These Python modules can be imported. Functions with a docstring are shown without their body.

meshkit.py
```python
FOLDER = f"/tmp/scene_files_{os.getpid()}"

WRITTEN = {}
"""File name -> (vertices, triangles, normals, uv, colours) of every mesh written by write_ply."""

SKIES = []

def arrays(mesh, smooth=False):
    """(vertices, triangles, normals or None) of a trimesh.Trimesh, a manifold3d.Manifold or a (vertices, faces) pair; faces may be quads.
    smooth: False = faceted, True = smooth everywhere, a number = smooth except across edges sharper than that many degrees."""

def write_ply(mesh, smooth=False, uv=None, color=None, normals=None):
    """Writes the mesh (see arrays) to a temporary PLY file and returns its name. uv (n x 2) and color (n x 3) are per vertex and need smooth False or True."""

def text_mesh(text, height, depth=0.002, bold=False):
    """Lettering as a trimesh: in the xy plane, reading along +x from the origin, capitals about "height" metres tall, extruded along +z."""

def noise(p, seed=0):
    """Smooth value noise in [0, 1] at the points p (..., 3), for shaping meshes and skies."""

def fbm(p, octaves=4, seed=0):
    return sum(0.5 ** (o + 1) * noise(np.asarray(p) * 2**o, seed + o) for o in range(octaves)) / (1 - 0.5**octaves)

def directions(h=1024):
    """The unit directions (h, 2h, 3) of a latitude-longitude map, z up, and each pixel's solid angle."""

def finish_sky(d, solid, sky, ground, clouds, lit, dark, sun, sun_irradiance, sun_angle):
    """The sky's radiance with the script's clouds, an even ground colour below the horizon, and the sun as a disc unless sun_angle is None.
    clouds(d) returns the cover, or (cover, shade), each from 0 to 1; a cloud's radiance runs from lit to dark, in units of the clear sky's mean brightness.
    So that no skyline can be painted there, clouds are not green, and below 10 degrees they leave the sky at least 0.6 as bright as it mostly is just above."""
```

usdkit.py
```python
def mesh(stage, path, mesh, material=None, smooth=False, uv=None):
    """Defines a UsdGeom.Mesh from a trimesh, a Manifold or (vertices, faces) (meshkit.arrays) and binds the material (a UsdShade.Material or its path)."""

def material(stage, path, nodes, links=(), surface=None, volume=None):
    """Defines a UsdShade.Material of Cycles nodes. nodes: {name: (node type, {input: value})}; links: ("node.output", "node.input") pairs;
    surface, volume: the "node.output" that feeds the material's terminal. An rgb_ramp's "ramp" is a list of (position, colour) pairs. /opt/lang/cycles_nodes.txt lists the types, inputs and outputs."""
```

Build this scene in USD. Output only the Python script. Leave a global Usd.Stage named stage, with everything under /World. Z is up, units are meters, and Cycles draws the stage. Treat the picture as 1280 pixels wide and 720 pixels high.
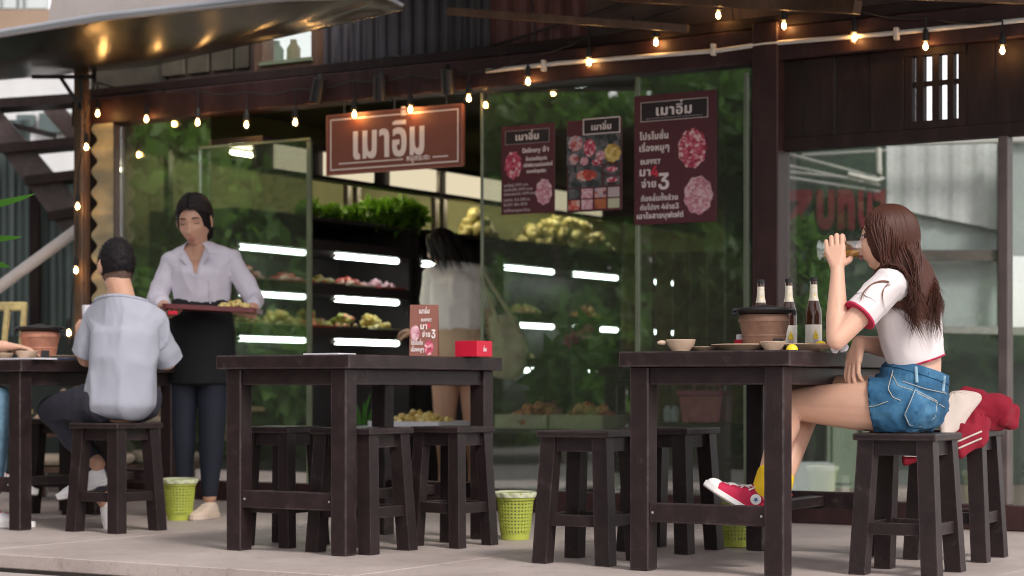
import math, json, numpy as np, trimesh, manifold3d, usdkit, meshkit
from manifold3d import Manifold
from pxr import Usd, UsdGeom, UsdLux, UsdShade, Gf, Sdf
from shapely.geometry import Polygon, Point
from shapely import affinity

stage = Usd.Stage.CreateInMemory()
UsdGeom.SetStageUpAxis(stage, "Z")
UsdGeom.SetStageMetersPerUnit(stage, 1.0)
UsdGeom.Xform.Define(stage, "/World")
UsdGeom.Scope.Define(stage, "/World/Looks")
rng = np.random.default_rng(7)

# ---------------------------------------------------------------- camera
FPX, EYE, HOR = 2500.0, 0.65, 485.0          # focal length in photo pixels, eye height, horizon row
cam = UsdGeom.Camera.Define(stage, "/World/camera")
cam.AddTranslateOp().Set(Gf.Vec3d(0, 0, EYE))
cam.AddRotateXOp().Set(90.0)
cam.CreateHorizontalApertureAttr(36.0)
cam.CreateVerticalApertureAttr(20.25)
cam.CreateFocalLengthAttr(36.0 * FPX / 1280)
cam.CreateVerticalApertureOffsetAttr(36.0 * (HOR - 360) / 1280)
cam.CreateFStopAttr(36.0 * FPX / 1280 / 23.0)
cam.CreateFocusDistanceAttr(7.0)
cam.CreateClippingRangeAttr(Gf.Vec2f(0.05, 3000))
cam.CreateExposureAttr(1.13)

# ---------------------------------------------------------------- sky and sun (overcast)
SUN = np.array([0.40, -0.58, 0.71]); SUN /= np.linalg.norm(SUN)
sky_mat = usdkit.material(stage, "/World/Looks/sky_light", {
    "s": ("sky_texture", {"sky_type": "single_scattering", "sun_disc": False, "sun_elevation": math.asin(SUN[2]), "sun_rotation": math.atan2(SUN[0], SUN[1])}),
    "tc": ("texture_coordinate", {}),
    "n": ("noise_texture", {"scale": 2.5, "detail": 4.0}),
    "h": ("hsv", {"saturation": 0.18, "value": 1.0}),
    "r": ("rgb_ramp", {"ramp": [(0.3, (0.94, 0.88, 0.87)), (0.7, (1.12, 1.05, 1.03))]}),
    "m": ("mix", {"mix_type": "multiply", "fac": 1.0}),
    "b": ("background_shader", {"strength": 0.13})},
    [("s.color", "h.color"), ("tc.generated", "n.vector"), ("n.fac", "r.fac"), ("h.color", "m.color1"), ("r.color", "m.color2"), ("m.color", "b.color")], surface="b.background")
dome = UsdLux.DomeLight.Define(stage, "/World/sky")
dome.CreateIntensityAttr(1.0)
UsdShade.MaterialBindingAPI.Apply(dome.GetPrim()).Bind(sky_mat)
dome.GetPrim().SetCustomDataByKey("kind", "structure")
sun = UsdLux.DistantLight.Define(stage, "/World/sun")
sun.CreateIntensityAttr(0.30); sun.CreateAngleAttr(14.0); sun.CreateColorAttr(Gf.Vec3f(1.0, 0.96, 0.91))
sun.GetPrim().GetAttribute("inputs:normalize").Set(True) if sun.GetPrim().GetAttribute("inputs:normalize") else None
sun.CreateNormalizeAttr(True)
zax = SUN; xax = np.cross([0, 0, 1], zax); xax /= np.linalg.norm(xax); yax = np.cross(zax, xax)
sun.AddTransformOp().Set(Gf.Matrix4d(*[float(v) for v in (*xax, 0, *yax, 0, *zax, 0, 0, 0, 6, 1)]))

# ---------------------------------------------------------------- helpers
LOC, COUNT = {}, {}
def V(*a): return np.array(a, float)
def P(px, py, Y): return V((px - 640) * Y / FPX, Y, EYE + (HOR - py) * Y / FPX)     # a point of the photo at distance Y
def unit(a): a = np.asarray(a, float); return a / np.linalg.norm(a)
def path_for(parent, name):
    base = str(parent.GetPath()) if parent is not None else "/World"
    k = COUNT.get((base, name), 0); COUNT[(base, name)] = k + 1
    return f"{base}/{name}" + (f"_{k:03d}" if k else "")
def tag(p, label=None, cat=None, group=None, kind=None):
    p = p.GetPrim() if hasattr(p, "GetPrim") else p
    for k, v in (("label", label), ("category", cat), ("group", group), ("kind", kind)):
        if v: p.SetCustomDataByKey(k, v)
    return p
def thing(name, label, cat, loc=(0, 0, 0), rz=0.0, group=None):
    x = UsdGeom.Xform.Define(stage, path_for(None, name))
    x.AddTranslateOp().Set(Gf.Vec3d(*map(float, loc))); x.AddRotateZOp().Set(float(rz))
    LOC[str(x.GetPath())] = np.array(loc, float)
    return tag(x, label, cat, group)
def dup(src, label, loc, rz=0.0, group=None):
    x = UsdGeom.Xform.Define(stage, path_for(None, src.GetName().rsplit("_0", 1)[0] if src.GetName()[-3:].isdigit() else src.GetName()))
    x.AddTranslateOp().Set(Gf.Vec3d(*map(float, loc))); x.AddRotateZOp().Set(float(rz))
    p = x.GetPrim(); p.GetReferences().AddInternalReference(src.GetPath()); p.SetInstanceable(True)
    return tag(p, label, src.GetCustomDataByKey("category"), group or src.GetCustomDataByKey("group"))
def tri(m):
    if isinstance(m, list): return join(m)
    if hasattr(m, "to_mesh"):
        q = m.to_mesh(); return trimesh.Trimesh(np.array(q.vert_properties[:, :3]), np.array(q.tri_verts), process=False)
    if isinstance(m, tuple):
        v, f = np.asarray(m[0], float), np.asarray(m[1], int)
        if f.shape[1] == 4: f = np.vstack([f[:, [0, 1, 2]], f[:, [0, 2, 3]]])
        return trimesh.Trimesh(v, f, process=False)
    return m
def join(ms):
    vs, fs, n = [], [], 0
    for m in ms:
        m = tri(m); vs.append(np.asarray(m.vertices)); fs.append(np.asarray(m.faces) + n); n += len(m.vertices)
    return trimesh.Trimesh(np.vstack(vs), np.vstack(fs), process=False)
def obj(name, mesh, mat, parent=None, smooth=False, world=True, label=None, cat=None, group=None, kind=None):
    """ONE Mesh prim. With world=True the mesh is given in world coordinates and moved to its thing's base."""
    m = tri(mesh); v = np.array(m.vertices, float)
    if parent is not None and world:
        top = "/".join(str(parent.GetPath()).split("/")[:3])
        v = v - LOC.get(top, 0)
    g = usdkit.mesh(stage, path_for(parent, name), (v, np.asarray(m.faces)), M[mat] if isinstance(mat, str) else mat, smooth=smooth)
    return tag(g, label, cat, group, kind)
def obox(c, size, R=None, ch=0.0):
    """Box with optional chamfer: centre, size, rows of R are its axes."""
    a = np.array(size, float) / 2; R = np.eye(3) if R is None else np.asarray(R, float)
    if ch <= 0:
        p = np.array([[x, y, z] for x in (-1, 1) for y in (-1, 1) for z in (-1, 1)], float) * a
        f = np.array([[0, 1, 3, 2], [4, 6, 7, 5], [0, 4, 5, 1], [2, 3, 7, 6], [0, 2, 6, 4], [1, 5, 7, 3]])
        return tri((p @ R + c, f))
    ch = min(ch, a.min() * 0.9); pts = []
    for s in np.ndindex(2, 2, 2):
        s = np.array(s) * 2 - 1
        for k in range(3):
            q = a - ch; q[k] = a[k]; pts.append(s * q)
    m = trimesh.convex.convex_hull(np.array(pts))
    return trimesh.Trimesh(m.vertices @ R + c, m.faces, process=False)
def bar(a, b, w, h=None, up=(0, 0, 1), ch=0.0):
    """Rectangular bar from a to b, w across, h along up."""
    a, b = np.asarray(a, float), np.asarray(b, float); d = unit(b - a)
    s = np.cross(d, up); s = unit(s) if np.linalg.norm(s) > 1e-6 else V(1, 0, 0)
    u = np.cross(s, d)
    return obox((a + b) / 2, (np.linalg.norm(b - a), w, h or w), np.array([d, s, u]), ch)
def tube(pts, r, n=8, cap=True):
    p = np.asarray(pts, float); r = np.broadcast_to(r, (len(p),))
    t = np.gradient(p, axis=0); t /= np.linalg.norm(t, axis=1, keepdims=True) + 1e-12
    ref = V(0, 0, 1) if abs(t[:, 2]).mean() < 0.8 else V(1, 0.3, 0)
    a = np.cross(t, ref); a /= np.linalg.norm(a, axis=1, keepdims=True) + 1e-12
    b = np.cross(t, a); ang = np.arange(n) * 2 * np.pi / n
    v = (p[:, None] + r[:, None, None] * (np.cos(ang)[None, :, None] * a[:, None] + np.sin(ang)[None, :, None] * b[:, None])).reshape(-1, 3)
    i, j = np.meshgrid(np.arange(len(p) - 1), np.arange(n), indexing="ij")
    q = np.stack([i * n + j, i * n + (j + 1) % n, (i + 1) * n + (j + 1) % n, (i + 1) * n + j], -1).reshape(-1, 4)
    f = np.vstack([q[:, [0, 1, 2]], q[:, [0, 2, 3]]])
    if cap:
        k = len(v); v = np.vstack([v, p[0], p[-1]]); e = (len(p) - 1) * n; j = np.arange(n)
        f = np.vstack([f, np.stack([np.full(n, k), (j + 1) % n, j], 1), np.stack([np.full(n, k + 1), e + j, e + (j + 1) % n], 1)])
    return trimesh.Trimesh(v, f, process=False)
def lathe(prof, c=(0, 0, 0), n=24, R=None):
    """Surface of revolution; prof = (radius, height) pairs."""
    prof = np.array(prof, float); ang = np.arange(n) * 2 * np.pi / n
    v = np.stack([prof[:, :1] * np.cos(ang), prof[:, :1] * np.sin(ang), np.repeat(prof[:, 1:], n, 1)], -1).reshape(-1, 3)
    i, j = np.meshgrid(np.arange(len(prof) - 1), np.arange(n), indexing="ij")
    q = np.stack([i * n + j, i * n + (j + 1) % n, (i + 1) * n + (j + 1) % n, (i + 1) * n + j], -1).reshape(-1, 4)
    if R is not None: v = v @ np.asarray(R)
    return tri((v + np.asarray(c, float), q))
def grid(fn, nu, nv):
    """fn(u, v) on arrays -> (..., 3)."""
    u, v = np.meshgrid(np.linspace(0, 1, nu), np.linspace(0, 1, nv), indexing="ij"); p = fn(u, v).reshape(-1, 3)
    i, j = np.meshgrid(np.arange(nu - 1), np.arange(nv - 1), indexing="ij")
    q = np.stack([i * nv + j, (i + 1) * nv + j, (i + 1) * nv + j + 1, i * nv + j + 1], -1).reshape(-1, 4)
    return tri((p, q))
def shell(m, t):
    """A sheet given thickness t."""
    m = tri(m); n = np.array(trimesh.Trimesh(m.vertices, m.faces, process=False).vertex_normals); k = len(m.vertices)
    e = np.sort(m.edges, 1); u, c = np.unique(e, axis=0, return_counts=True); rim = {tuple(x) for x in u[c == 1]}
    side = [x for x in m.edges if tuple(sorted(x)) in rim]
    f = [m.faces, m.faces[:, ::-1] + k] + ([np.array([[b, a, a + k] for a, b in side]), np.array([[b, a + k, b + k] for a, b in side])] if side else [])
    return trimesh.Trimesh(np.vstack([m.vertices, m.vertices - n * t]), np.vstack(f), process=False)
def prism(poly, o, x, y, d):
    """Polygon (shapely or points) in the frame o, x, y, extruded by d along x cross y."""
    poly = poly if hasattr(poly, "geom_type") else Polygon(poly)
    ms = []
    for g in getattr(poly, "geoms", [poly]):
        if g.area < 1e-9: continue
        m = trimesh.creation.extrude_polygon(g, d, engine="earcut"); v = m.vertices
        ms.append(trimesh.Trimesh(o + v[:, :1] * x + v[:, 1:2] * y + v[:, 2:] * np.cross(x, y), m.faces, process=False))
    return join(ms)

GL = json.loads(r'''{"-":[128,["31 69 97 69 97 45 31 45"]],".":[54,["10 13 10 19 12 25 18 31 22 33 30 33 37 31 42 25 44 21 45 13 42 6 37 1 30 -2 25 -2 18 1 12 6"]],"0":[129,["6 64 7 87 12 110 17 121 22 129 36 141 47 145 59 147 70 147 81 145 92 141 99 136 106 129 112 121 118 107 121 91 122 64 121 51 117 35 110 22 102 11 92 4 77 -1 59 -2 47 0 34 6 22 16 14 30 9 46/37 65 39 49 42 40 46 33 52 27 58 24 67 24 75 26 81 31 86 40 90 52 92 80 90 90 87 104 82 112 77 118 70 121 61 121 53 118 46 112 42 104 38 90"]],"1":[129,["18 0 18 26 54 27 53 115 20 95 20 123 56 145 85 145 86 27 115 26 115 0"]],"2":[129,["11 101 15 117 22 129 31 138 43 144 59 148 76 147 89 144 102 136 112 125 117 113 118 98 115 85 108 73 102 67 58 27 118 26 118 0 12 0 12 24 68 71 80 83 86 93 87 104 84 113 79 118 72 121 62 122 53 119 47 113 43 105 41 95 11 95"]],"3":[129,["8 48 39 48 40 40 45 31 50 27 60 23 68 23 78 27 84 34 87 43 86 55 84 59 77 65 66 68 41 68 41 88 73 119 16 119 16 145 112 145 112 120 75 86 89 84 102 79 110 72 117 61 119 49 118 35 113 22 107 13 96 5 78 -1 58 -2 40 1 29 7 17 19 10 33"]],"4":[129,["4 56 67 145 99 145 38 57 76 56 76 91 106 91 107 56 126 55 125 31 107 30 106 0 76 0 76 30 4 31"]],"5":[129,["9 45 40 45 41 41 43 35 49 28 58 24 68 24 76 26 83 32 87 39 88 46 87 58 83 66 76 72 68 74 58 74 51 71 44 65 41 60 11 61 16 146 111 146 111 120 45 119 43 94 43 89 54 96 62 98 82 98 92 94 99 90 111 77 118 61 119 40 113 23 102 10 89 3 75 -1 54 -1 40 2 28 9 19 18 12 30"]],"6":[129,["10 43 10 53 12 64 20 83 62 145 98 145 63 95 77 95 91 92 105 83 113 73 119 57 119 43 116 28 109 17 97 6 83 0 71 -2 60 -2 46 1 32 7 20 17 13 29/40 45 43 36 49 29 56 25 68 24 78 27 84 34 88 42 88 51 85 61 80 67 71 72 62 72 52 69 46 64 42 56"]],"7":[129,["13 118 13 145 116 145 116 119 56 0 23 0 82 118"]],"8":[129,["8 35 9 49 14 59 23 68 40 75 24 84 17 91 14 99 13 115 17 126 22 132 30 139 39 143 58 147 81 146 94 141 102 136 110 128 114 121 116 112 115 101 112 92 105 84 89 75 99 72 107 67 113 62 118 54 121 43 121 35 118 25 113 17 102 7 88 1 71 -2 49 -1 32 4 19 13 11 23/40 39 45 29 51 24 57 22 67 21 77 24 83 29 87 36 87 44 85 52 79 58 71 62 61 62 50 59 44 53 41 47/44 103 47 94 51 91 58 87 67 87 75 89 81 94 84 100 84 108 81 116 76 121 68 123 61 123 54 121 47 116 44 108"]],"9":[129,["10 92 11 111 16 122 20 129 31 138 40 143 58 147 77 146 88 143 98 138 109 128 113 122 118 111 119 102 118 86 110 64 66 0 32 0 66 51 52 51 43 52 28 59 22 64 16 72 11 83/40 94 43 86 49 79 57 74 68 73 78 77 83 82 87 89 88 100 85 110 79 117 73 121 61 122 52 119 45 112 41 104"]],"B":[130,["10 145 84 144 101 139 107 135 113 128 116 122 119 112 119 104 116 95 108 84 95 77 103 74 113 68 119 61 124 49 124 37 121 25 117 18 110 10 98 4 85 1 10 0/42 26 73 26 82 28 87 33 90 38 90 46 88 52 84 57 76 61 43 61/42 87 70 86 77 88 83 93 85 98 86 105 84 112 78 117 71 120 43 120"]],"D":[141,["10 145 70 146 84 143 97 139 106 134 121 120 128 109 133 96 135 80 135 61 133 50 128 36 119 23 110 14 94 5 75 1 10 0/43 28 66 28 79 30 89 36 98 48 102 67 102 78 100 91 96 101 92 106 81 114 66 117 43 117"]],"E":[123,["10 145 117 145 117 118 43 117 43 87 112 87 111 60 43 59 43 28 117 28 117 0 10 0"]],"F":[118,["10 145 113 145 113 118 43 117 43 85 109 84 109 57 43 57 43 0 10 0"]],"M":[180,["10 145 59 145 80 82 90 48 101 84 122 145 170 145 170 0 138 0 138 105 126 66 104 0 77 1 53 70 43 104 42 104 42 0 10 0"]],"O":[150,["6 65 7 92 11 104 17 117 23 125 36 136 45 141 61 146 81 148 91 146 106 141 116 135 126 126 134 114 139 103 143 89 144 80 143 56 139 41 134 31 126 19 116 10 105 4 89 -1 69 -2 58 -1 44 4 32 12 21 22 12 38 8 49/39 67 43 48 47 41 54 33 62 29 71 27 82 27 90 30 101 39 106 48 109 59 110 83 108 91 103 103 93 113 82 118 67 118 57 114 49 106 43 97 40 83"]],"T":[128,["4 118 4 145 124 145 124 118 81 117 80 0 48 0 47 117"]],"U":[142,["10 145 42 145 43 47 46 38 52 32 57 29 67 26 78 27 87 31 93 36 98 47 99 145 131 145 131 42 128 32 124 23 120 17 110 8 98 2 88 -1 77 -2 59 -2 49 0 36 6 27 12 20 20 13 32 10 46"]],"Z":[128,["5 26 81 117 7 118 7 145 122 145 122 120 47 29 122 28 122 0 5 0"]],"e":[114,["6 46 6 57 8 70 16 86 24 94 31 99 45 104 67 105 78 102 86 98 92 93 101 83 108 65 109 44 37 43 38 36 41 29 47 24 56 21 66 21 73 24 80 32 108 32 107 27 102 18 93 9 83 3 71 -1 64 -2 46 -1 35 2 26 7 17 16 12 23 8 33/37 64 78 63 79 65 76 72 71 78 64 81 55 82 47 79 41 74"]],"i":[52,["8 128 9 136 11 140 17 145 23 147 31 146 37 144 41 140 43 133 43 126 41 122 37 118 29 115 20 115 15 118 11 122","10 103 41 103 41 0 10 0"]],"l":[56,["10 145 41 145 42 30 45 25 54 24 54 0 38 0 24 3 16 8 11 17 10 24"]],"n":[118,["10 0 10 103 41 103 42 89 53 100 65 105 84 104 96 98 103 90 108 75 109 0 77 1 77 63 72 73 62 78 54 77 49 75 45 71 42 64 41 1"]],"r":[77,["10 103 40 103 41 88 45 95 52 101 61 103 74 103 74 77 59 77 53 75 46 69 43 63 42 58 41 0 10 0"]],"v":[113,["1 103 34 103 57 32 79 103 112 103 74 0 39 0"]],"y":[113,["1 103 34 103 56 34 79 103 112 103 65 -20 59 -30 54 -35 46 -39 38 -41 13 -41 13 -17 29 -16 32 -15 37 -9 40 0"]],"ก":[112,["10 81 14 92 18 99 29 107 38 110 50 112 65 112 77 108 86 103 94 93 98 80 99 0 71 0 70 75 67 84 63 87 57 89 51 89 45 87 41 83 39 78 39 75 54 67 52 54 46 52 41 45 39 0 12 0 13 46 17 55 23 60 28 63 11 71"]],"ค":[116,["12 72 15 84 20 95 27 104 35 108 48 112 64 112 79 109 89 104 95 97 99 90 102 76 103 0 75 0 74 73 70 84 65 88 60 89 51 88 44 82 41 70 41 50 42 50 48 58 52 60 64 61 64 39 52 37 48 35 44 31 41 18 40 0 13 0"]],"ง":[102,["1 110 29 110 50 24 55 26 57 28 62 38 65 50 65 65 63 77 59 83 54 87 45 87 41 109 49 112 67 110 75 106 85 96 89 88 93 75 93 48 91 36 87 25 81 15 74 8 65 3 58 1 29 0"]],"จ":[100,["7 104 14 107 28 111 53 112 70 106 82 96 87 85 90 73 91 43 86 23 81 15 73 8 66 4 54 1 20 0 19 45 10 46 10 64 45 64 45 23 48 22 55 26 60 33 63 49 62 66 57 80 53 85 44 88 25 88 7 80"]],"ช":[108,["9 106 19 110 34 111 42 109 48 103 51 93 51 84 49 75 42 56 41 35 43 28 47 23 50 21 57 20 62 22 65 25 68 37 67 63 63 70 57 71 57 86 62 87 66 90 69 98 70 110 98 110 97 99 95 90 92 84 86 79 92 74 95 66 95 28 92 16 88 11 81 4 65 -2 45 -2 30 3 19 13 14 27 13 51 17 64 24 78 25 85 22 90 12 89"]],"ด":[113,["9 46 9 68 12 81 17 94 23 102 33 108 46 112 67 112 80 108 88 103 93 98 99 82 100 0 72 0 72 73 69 83 63 88 53 89 48 87 44 84 40 75 38 62 38 42 41 31 43 26 48 22 59 22 61 0 52 -2 39 -1 32 1 24 5 17 14 13 22"]],"ต":[116,["9 48 10 73 13 89 18 101 25 108 33 111 45 111 52 108 58 100 64 107 73 111 83 112 93 108 97 105 101 99 103 88 103 0 76 0 76 79 73 87 70 88 67 88 64 84 63 79 53 78 50 86 45 88 41 83 39 73 38 48 41 30 43 26 49 21 60 21 63 1 54 -2 40 -1 33 1 23 7 18 13 14 21 11 34"]],"ถ":[112,["10 81 14 92 18 99 28 106 36 110 49 112 65 112 76 109 86 103 94 94 98 80 99 1 71 1 70 75 66 84 62 87 57 89 51 89 45 87 41 83 39 78 39 75 53 67 51 55 43 52 40 47 39 24 42 19 52 19 54 2 44 -1 31 -2 20 3 15 8 12 16 12 45 16 54 21 59 29 63 10 72"]],"ท":[115,["14 110 34 110 39 93 48 105 56 110 61 111 74 112 81 110 89 106 94 101 99 93 102 80 102 0 74 0 74 70 71 81 66 85 62 86 55 86 51 83 47 79 43 69 42 55 41 0 14 0"]],"น":[116,["12 110 40 110 41 37 44 29 47 26 52 24 57 24 64 26 67 29 71 37 72 43 74 110 101 110 101 0 80 0 76 17 75 17 72 11 67 5 59 0 54 -1 41 -2 34 0 28 2 22 8 16 18 13 33"]],"บ":[114,["12 110 40 110 40 42 42 33 47 24 51 22 59 21 65 23 69 27 72 38 73 110 100 110 100 32 95 16 91 10 85 5 70 -1 51 -2 34 2 28 5 22 11 16 23 13 38"]],"ป":[114,["12 110 40 110 40 42 42 33 44 27 48 23 54 21 63 22 69 27 72 38 73 149 100 149 100 36 96 18 91 10 85 5 70 -1 51 -2 34 2 28 5 22 11 16 23 13 38"]],"ฟ":[128,["6 110 33 110 40 41 56 109 73 110 88 42 89 41 99 148 100 150 126 149 107 0 80 0 65 71 49 0 22 0"]],"ม":[116,["14 110 42 110 42 54 44 41 46 33 51 27 56 24 63 24 71 28 74 38 75 110 103 110 102 28 99 15 90 4 79 -1 60 -1 50 4 44 10 39 17 35 0 14 0"]],"ย":[110,["10 24 11 43 14 50 19 55 25 59 14 68 10 80 10 88 12 96 19 106 26 110 36 112 50 111 59 109 55 89 50 90 43 89 39 86 38 80 38 75 42 69 49 67 56 67 56 49 46 48 40 44 38 36 39 29 41 25 46 21 57 20 63 22 67 25 70 34 70 110 98 110 98 30 96 21 92 13 85 6 74 0 60 -2 42 -2 28 2 18 9 14 14"]],"ร":[93,["7 7 14 31 27 25 41 21 49 21 55 23 58 30 57 35 54 38 26 52 20 56 14 63 10 73 9 85 11 93 15 99 20 104 28 109 43 112 64 111 79 106 79 84 65 88 48 90 41 88 38 85 37 81 40 76 68 62 76 57 82 50 86 40 86 28 84 17 80 11 76 6 67 1 53 -2 41 -2 27 0 13 4"]],"ล":[107,["7 25 7 34 9 43 15 53 20 58 27 62 38 65 66 69 66 78 63 84 59 88 55 89 45 90 34 88 16 80 16 104 33 110 46 112 58 112 72 109 82 103 89 95 94 81 94 0 67 0 66 46 43 43 39 40 36 35 36 26 39 20 44 18 54 19 55 1 44 -2 34 -2 23 1 17 5 12 11"]],"ว":[92,["7 7 14 27 31 21 39 22 44 25 51 34 54 49 53 69 50 78 47 83 42 87 35 89 24 88 9 83 9 106 19 110 31 112 49 111 61 107 69 100 75 93 78 86 82 72 82 42 79 28 75 17 64 5 55 0 48 -2 33 -2 24 -1 13 3"]],"ส":[107,["7 25 7 34 9 43 15 53 20 58 27 62 38 65 66 69 66 78 63 84 59 88 55 89 45 90 34 88 16 80 17 104 33 110 46 112 61 112 74 108 76 111 78 117 101 117 99 104 90 93 93 85 94 76 94 0 67 0 66 46 43 43 39 40 36 35 36 26 39 20 44 18 54 19 55 1 44 -2 34 -2 23 1 17 5 12 11"]],"ห":[111,["14 110 42 110 43 69 71 110 101 110 76 77 87 72 93 67 99 53 100 0 73 0 72 43 68 51 65 54 60 56 42 34 42 0 14 0"]],"อ":[106,["9 38 10 64 52 64 52 46 36 45 36 37 38 28 42 22 46 20 56 20 63 25 66 32 68 45 67 68 65 77 62 82 53 88 39 89 24 85 14 80 14 105 32 111 55 112 72 108 79 104 86 97 92 87 96 74 97 47 95 32 92 22 88 14 81 6 72 1 61 -2 46 -2 32 1 22 6 15 15 11 26"]],"ฯ":[96,["3 73 3 87 6 96 13 106 20 110 28 112 36 112 45 109 43 91 38 92 34 91 31 87 29 82 29 76 32 69 37 65 44 64 48 66 52 69 55 76 56 110 83 110 83 0 56 0 55 48 48 45 39 43 31 43 23 45 15 49 8 56 4 65"]],"ะ":[64,["8 32 12 43 31 40 31 33 33 29 56 28 56 9 25 9 18 11 12 15 9 20","8 82 8 91 12 99 31 96 31 89 33 85 56 84 56 65 25 65 18 67 11 73"]],"ั":[0,["-62 148 -59 158 -55 158 -39 156 -38 147 -35 145 4 144 4 126 -44 126 -52 128 -59 133 -61 137"]],"า":[79,["5 106 20 111 37 112 52 108 62 99 66 85 66 0 39 0 38 76 37 81 33 87 27 89 18 88 5 83"]],"ิ":[0,["-95 138 -77 146 -14 146 -14 126 -95 126"]],"ี":[0,["-95 138 -77 146 -38 146 -37 160 -14 160 -14 126 -95 126"]],"ึ":[0,["-95 138 -77 146 -46 146 -45 151 -41 157 -35 161 -31 162 -24 162 -17 160 -13 155 -10 147 -10 141 -13 132 -17 128 -24 126 -95 126/-36 142 -33 137 -26 136 -22 139 -21 145 -24 150 -30 151 -35 148"]],"ื":[0,["-95 137 -77 146 -58 146 -58 160 -41 160 -40 146 -31 146 -30 160 -14 160 -14 126 -95 126"]],"ุ":[0,["-46 -16 -35 -13 -26 -13 -20 -15 -16 -19 -14 -24 -14 -52 -38 -52 -38 -33 -40 -30 -45 -30"]],"ู":[0,["-76 -15 -71 -13 -58 -13 -54 -15 -49 -20 -47 -35 -46 -36 -41 -37 -37 -32 -37 -13 -14 -13 -15 -40 -21 -48 -30 -52 -48 -53 -58 -51 -63 -48 -67 -43 -69 -38 -70 -29 -72 -28 -75 -28"]],"เ":[62,["15 110 43 110 43 27 45 21 48 20 55 20 58 2 54 0 45 -2 30 -1 22 4 17 12 15 19"]],"โ":[65,["4 158 22 167 66 167 66 146 39 145 44 137 47 126 47 25 48 22 50 20 59 21 62 2 58 1 51 -1 35 -1 27 3 21 10 19 17 18 130 17 137 14 142 9 145 4 146"]],"ใ":[62,["5 164 9 166 20 169 41 168 52 163 56 159 59 152 60 147 59 133 55 124 45 107 44 98 44 27 45 22 47 20 55 21 57 2 52 0 47 -2 30 0 24 3 20 6 17 14 16 19 16 104 19 115 30 131 31 139 28 144 22 147 13 146 5 143"]],"ไ":[64,["1 146 6 167 63 166 63 146 58 145 51 140 48 133 47 124 47 27 48 22 50 20 59 21 62 3 58 1 51 -2 33 0 27 3 21 11 19 19 19 126 22 136 28 145"]],"ๆ":[114,["11 69 11 82 14 97 18 104 26 110 34 112 44 112 53 108 57 102 62 108 67 111 81 112 91 109 96 104 100 97 102 89 101 -42 74 -42 74 83 72 89 68 92 64 91 63 89 61 85 61 76 49 76 49 85 46 90 41 91 38 88 36 81 37 66 41 61 50 61 54 44 52 42 45 39 31 39 21 44 14 54"]],"่":[0,["-40 170 -15 170 -15 126 -40 126"]],"้":[0,["-67 164 -60 168 -53 170 -43 169 -37 166 -34 162 -32 156 -34 144 -10 144 -10 125 -65 125 -65 135 -57 139 -55 142 -53 147 -56 152 -63 151"]],"์":[0,["-50 133 -49 146 -43 154 -33 157 -4 157 -4 137 -24 136 -26 133 -26 125 -47 121"]]}''')
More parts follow.
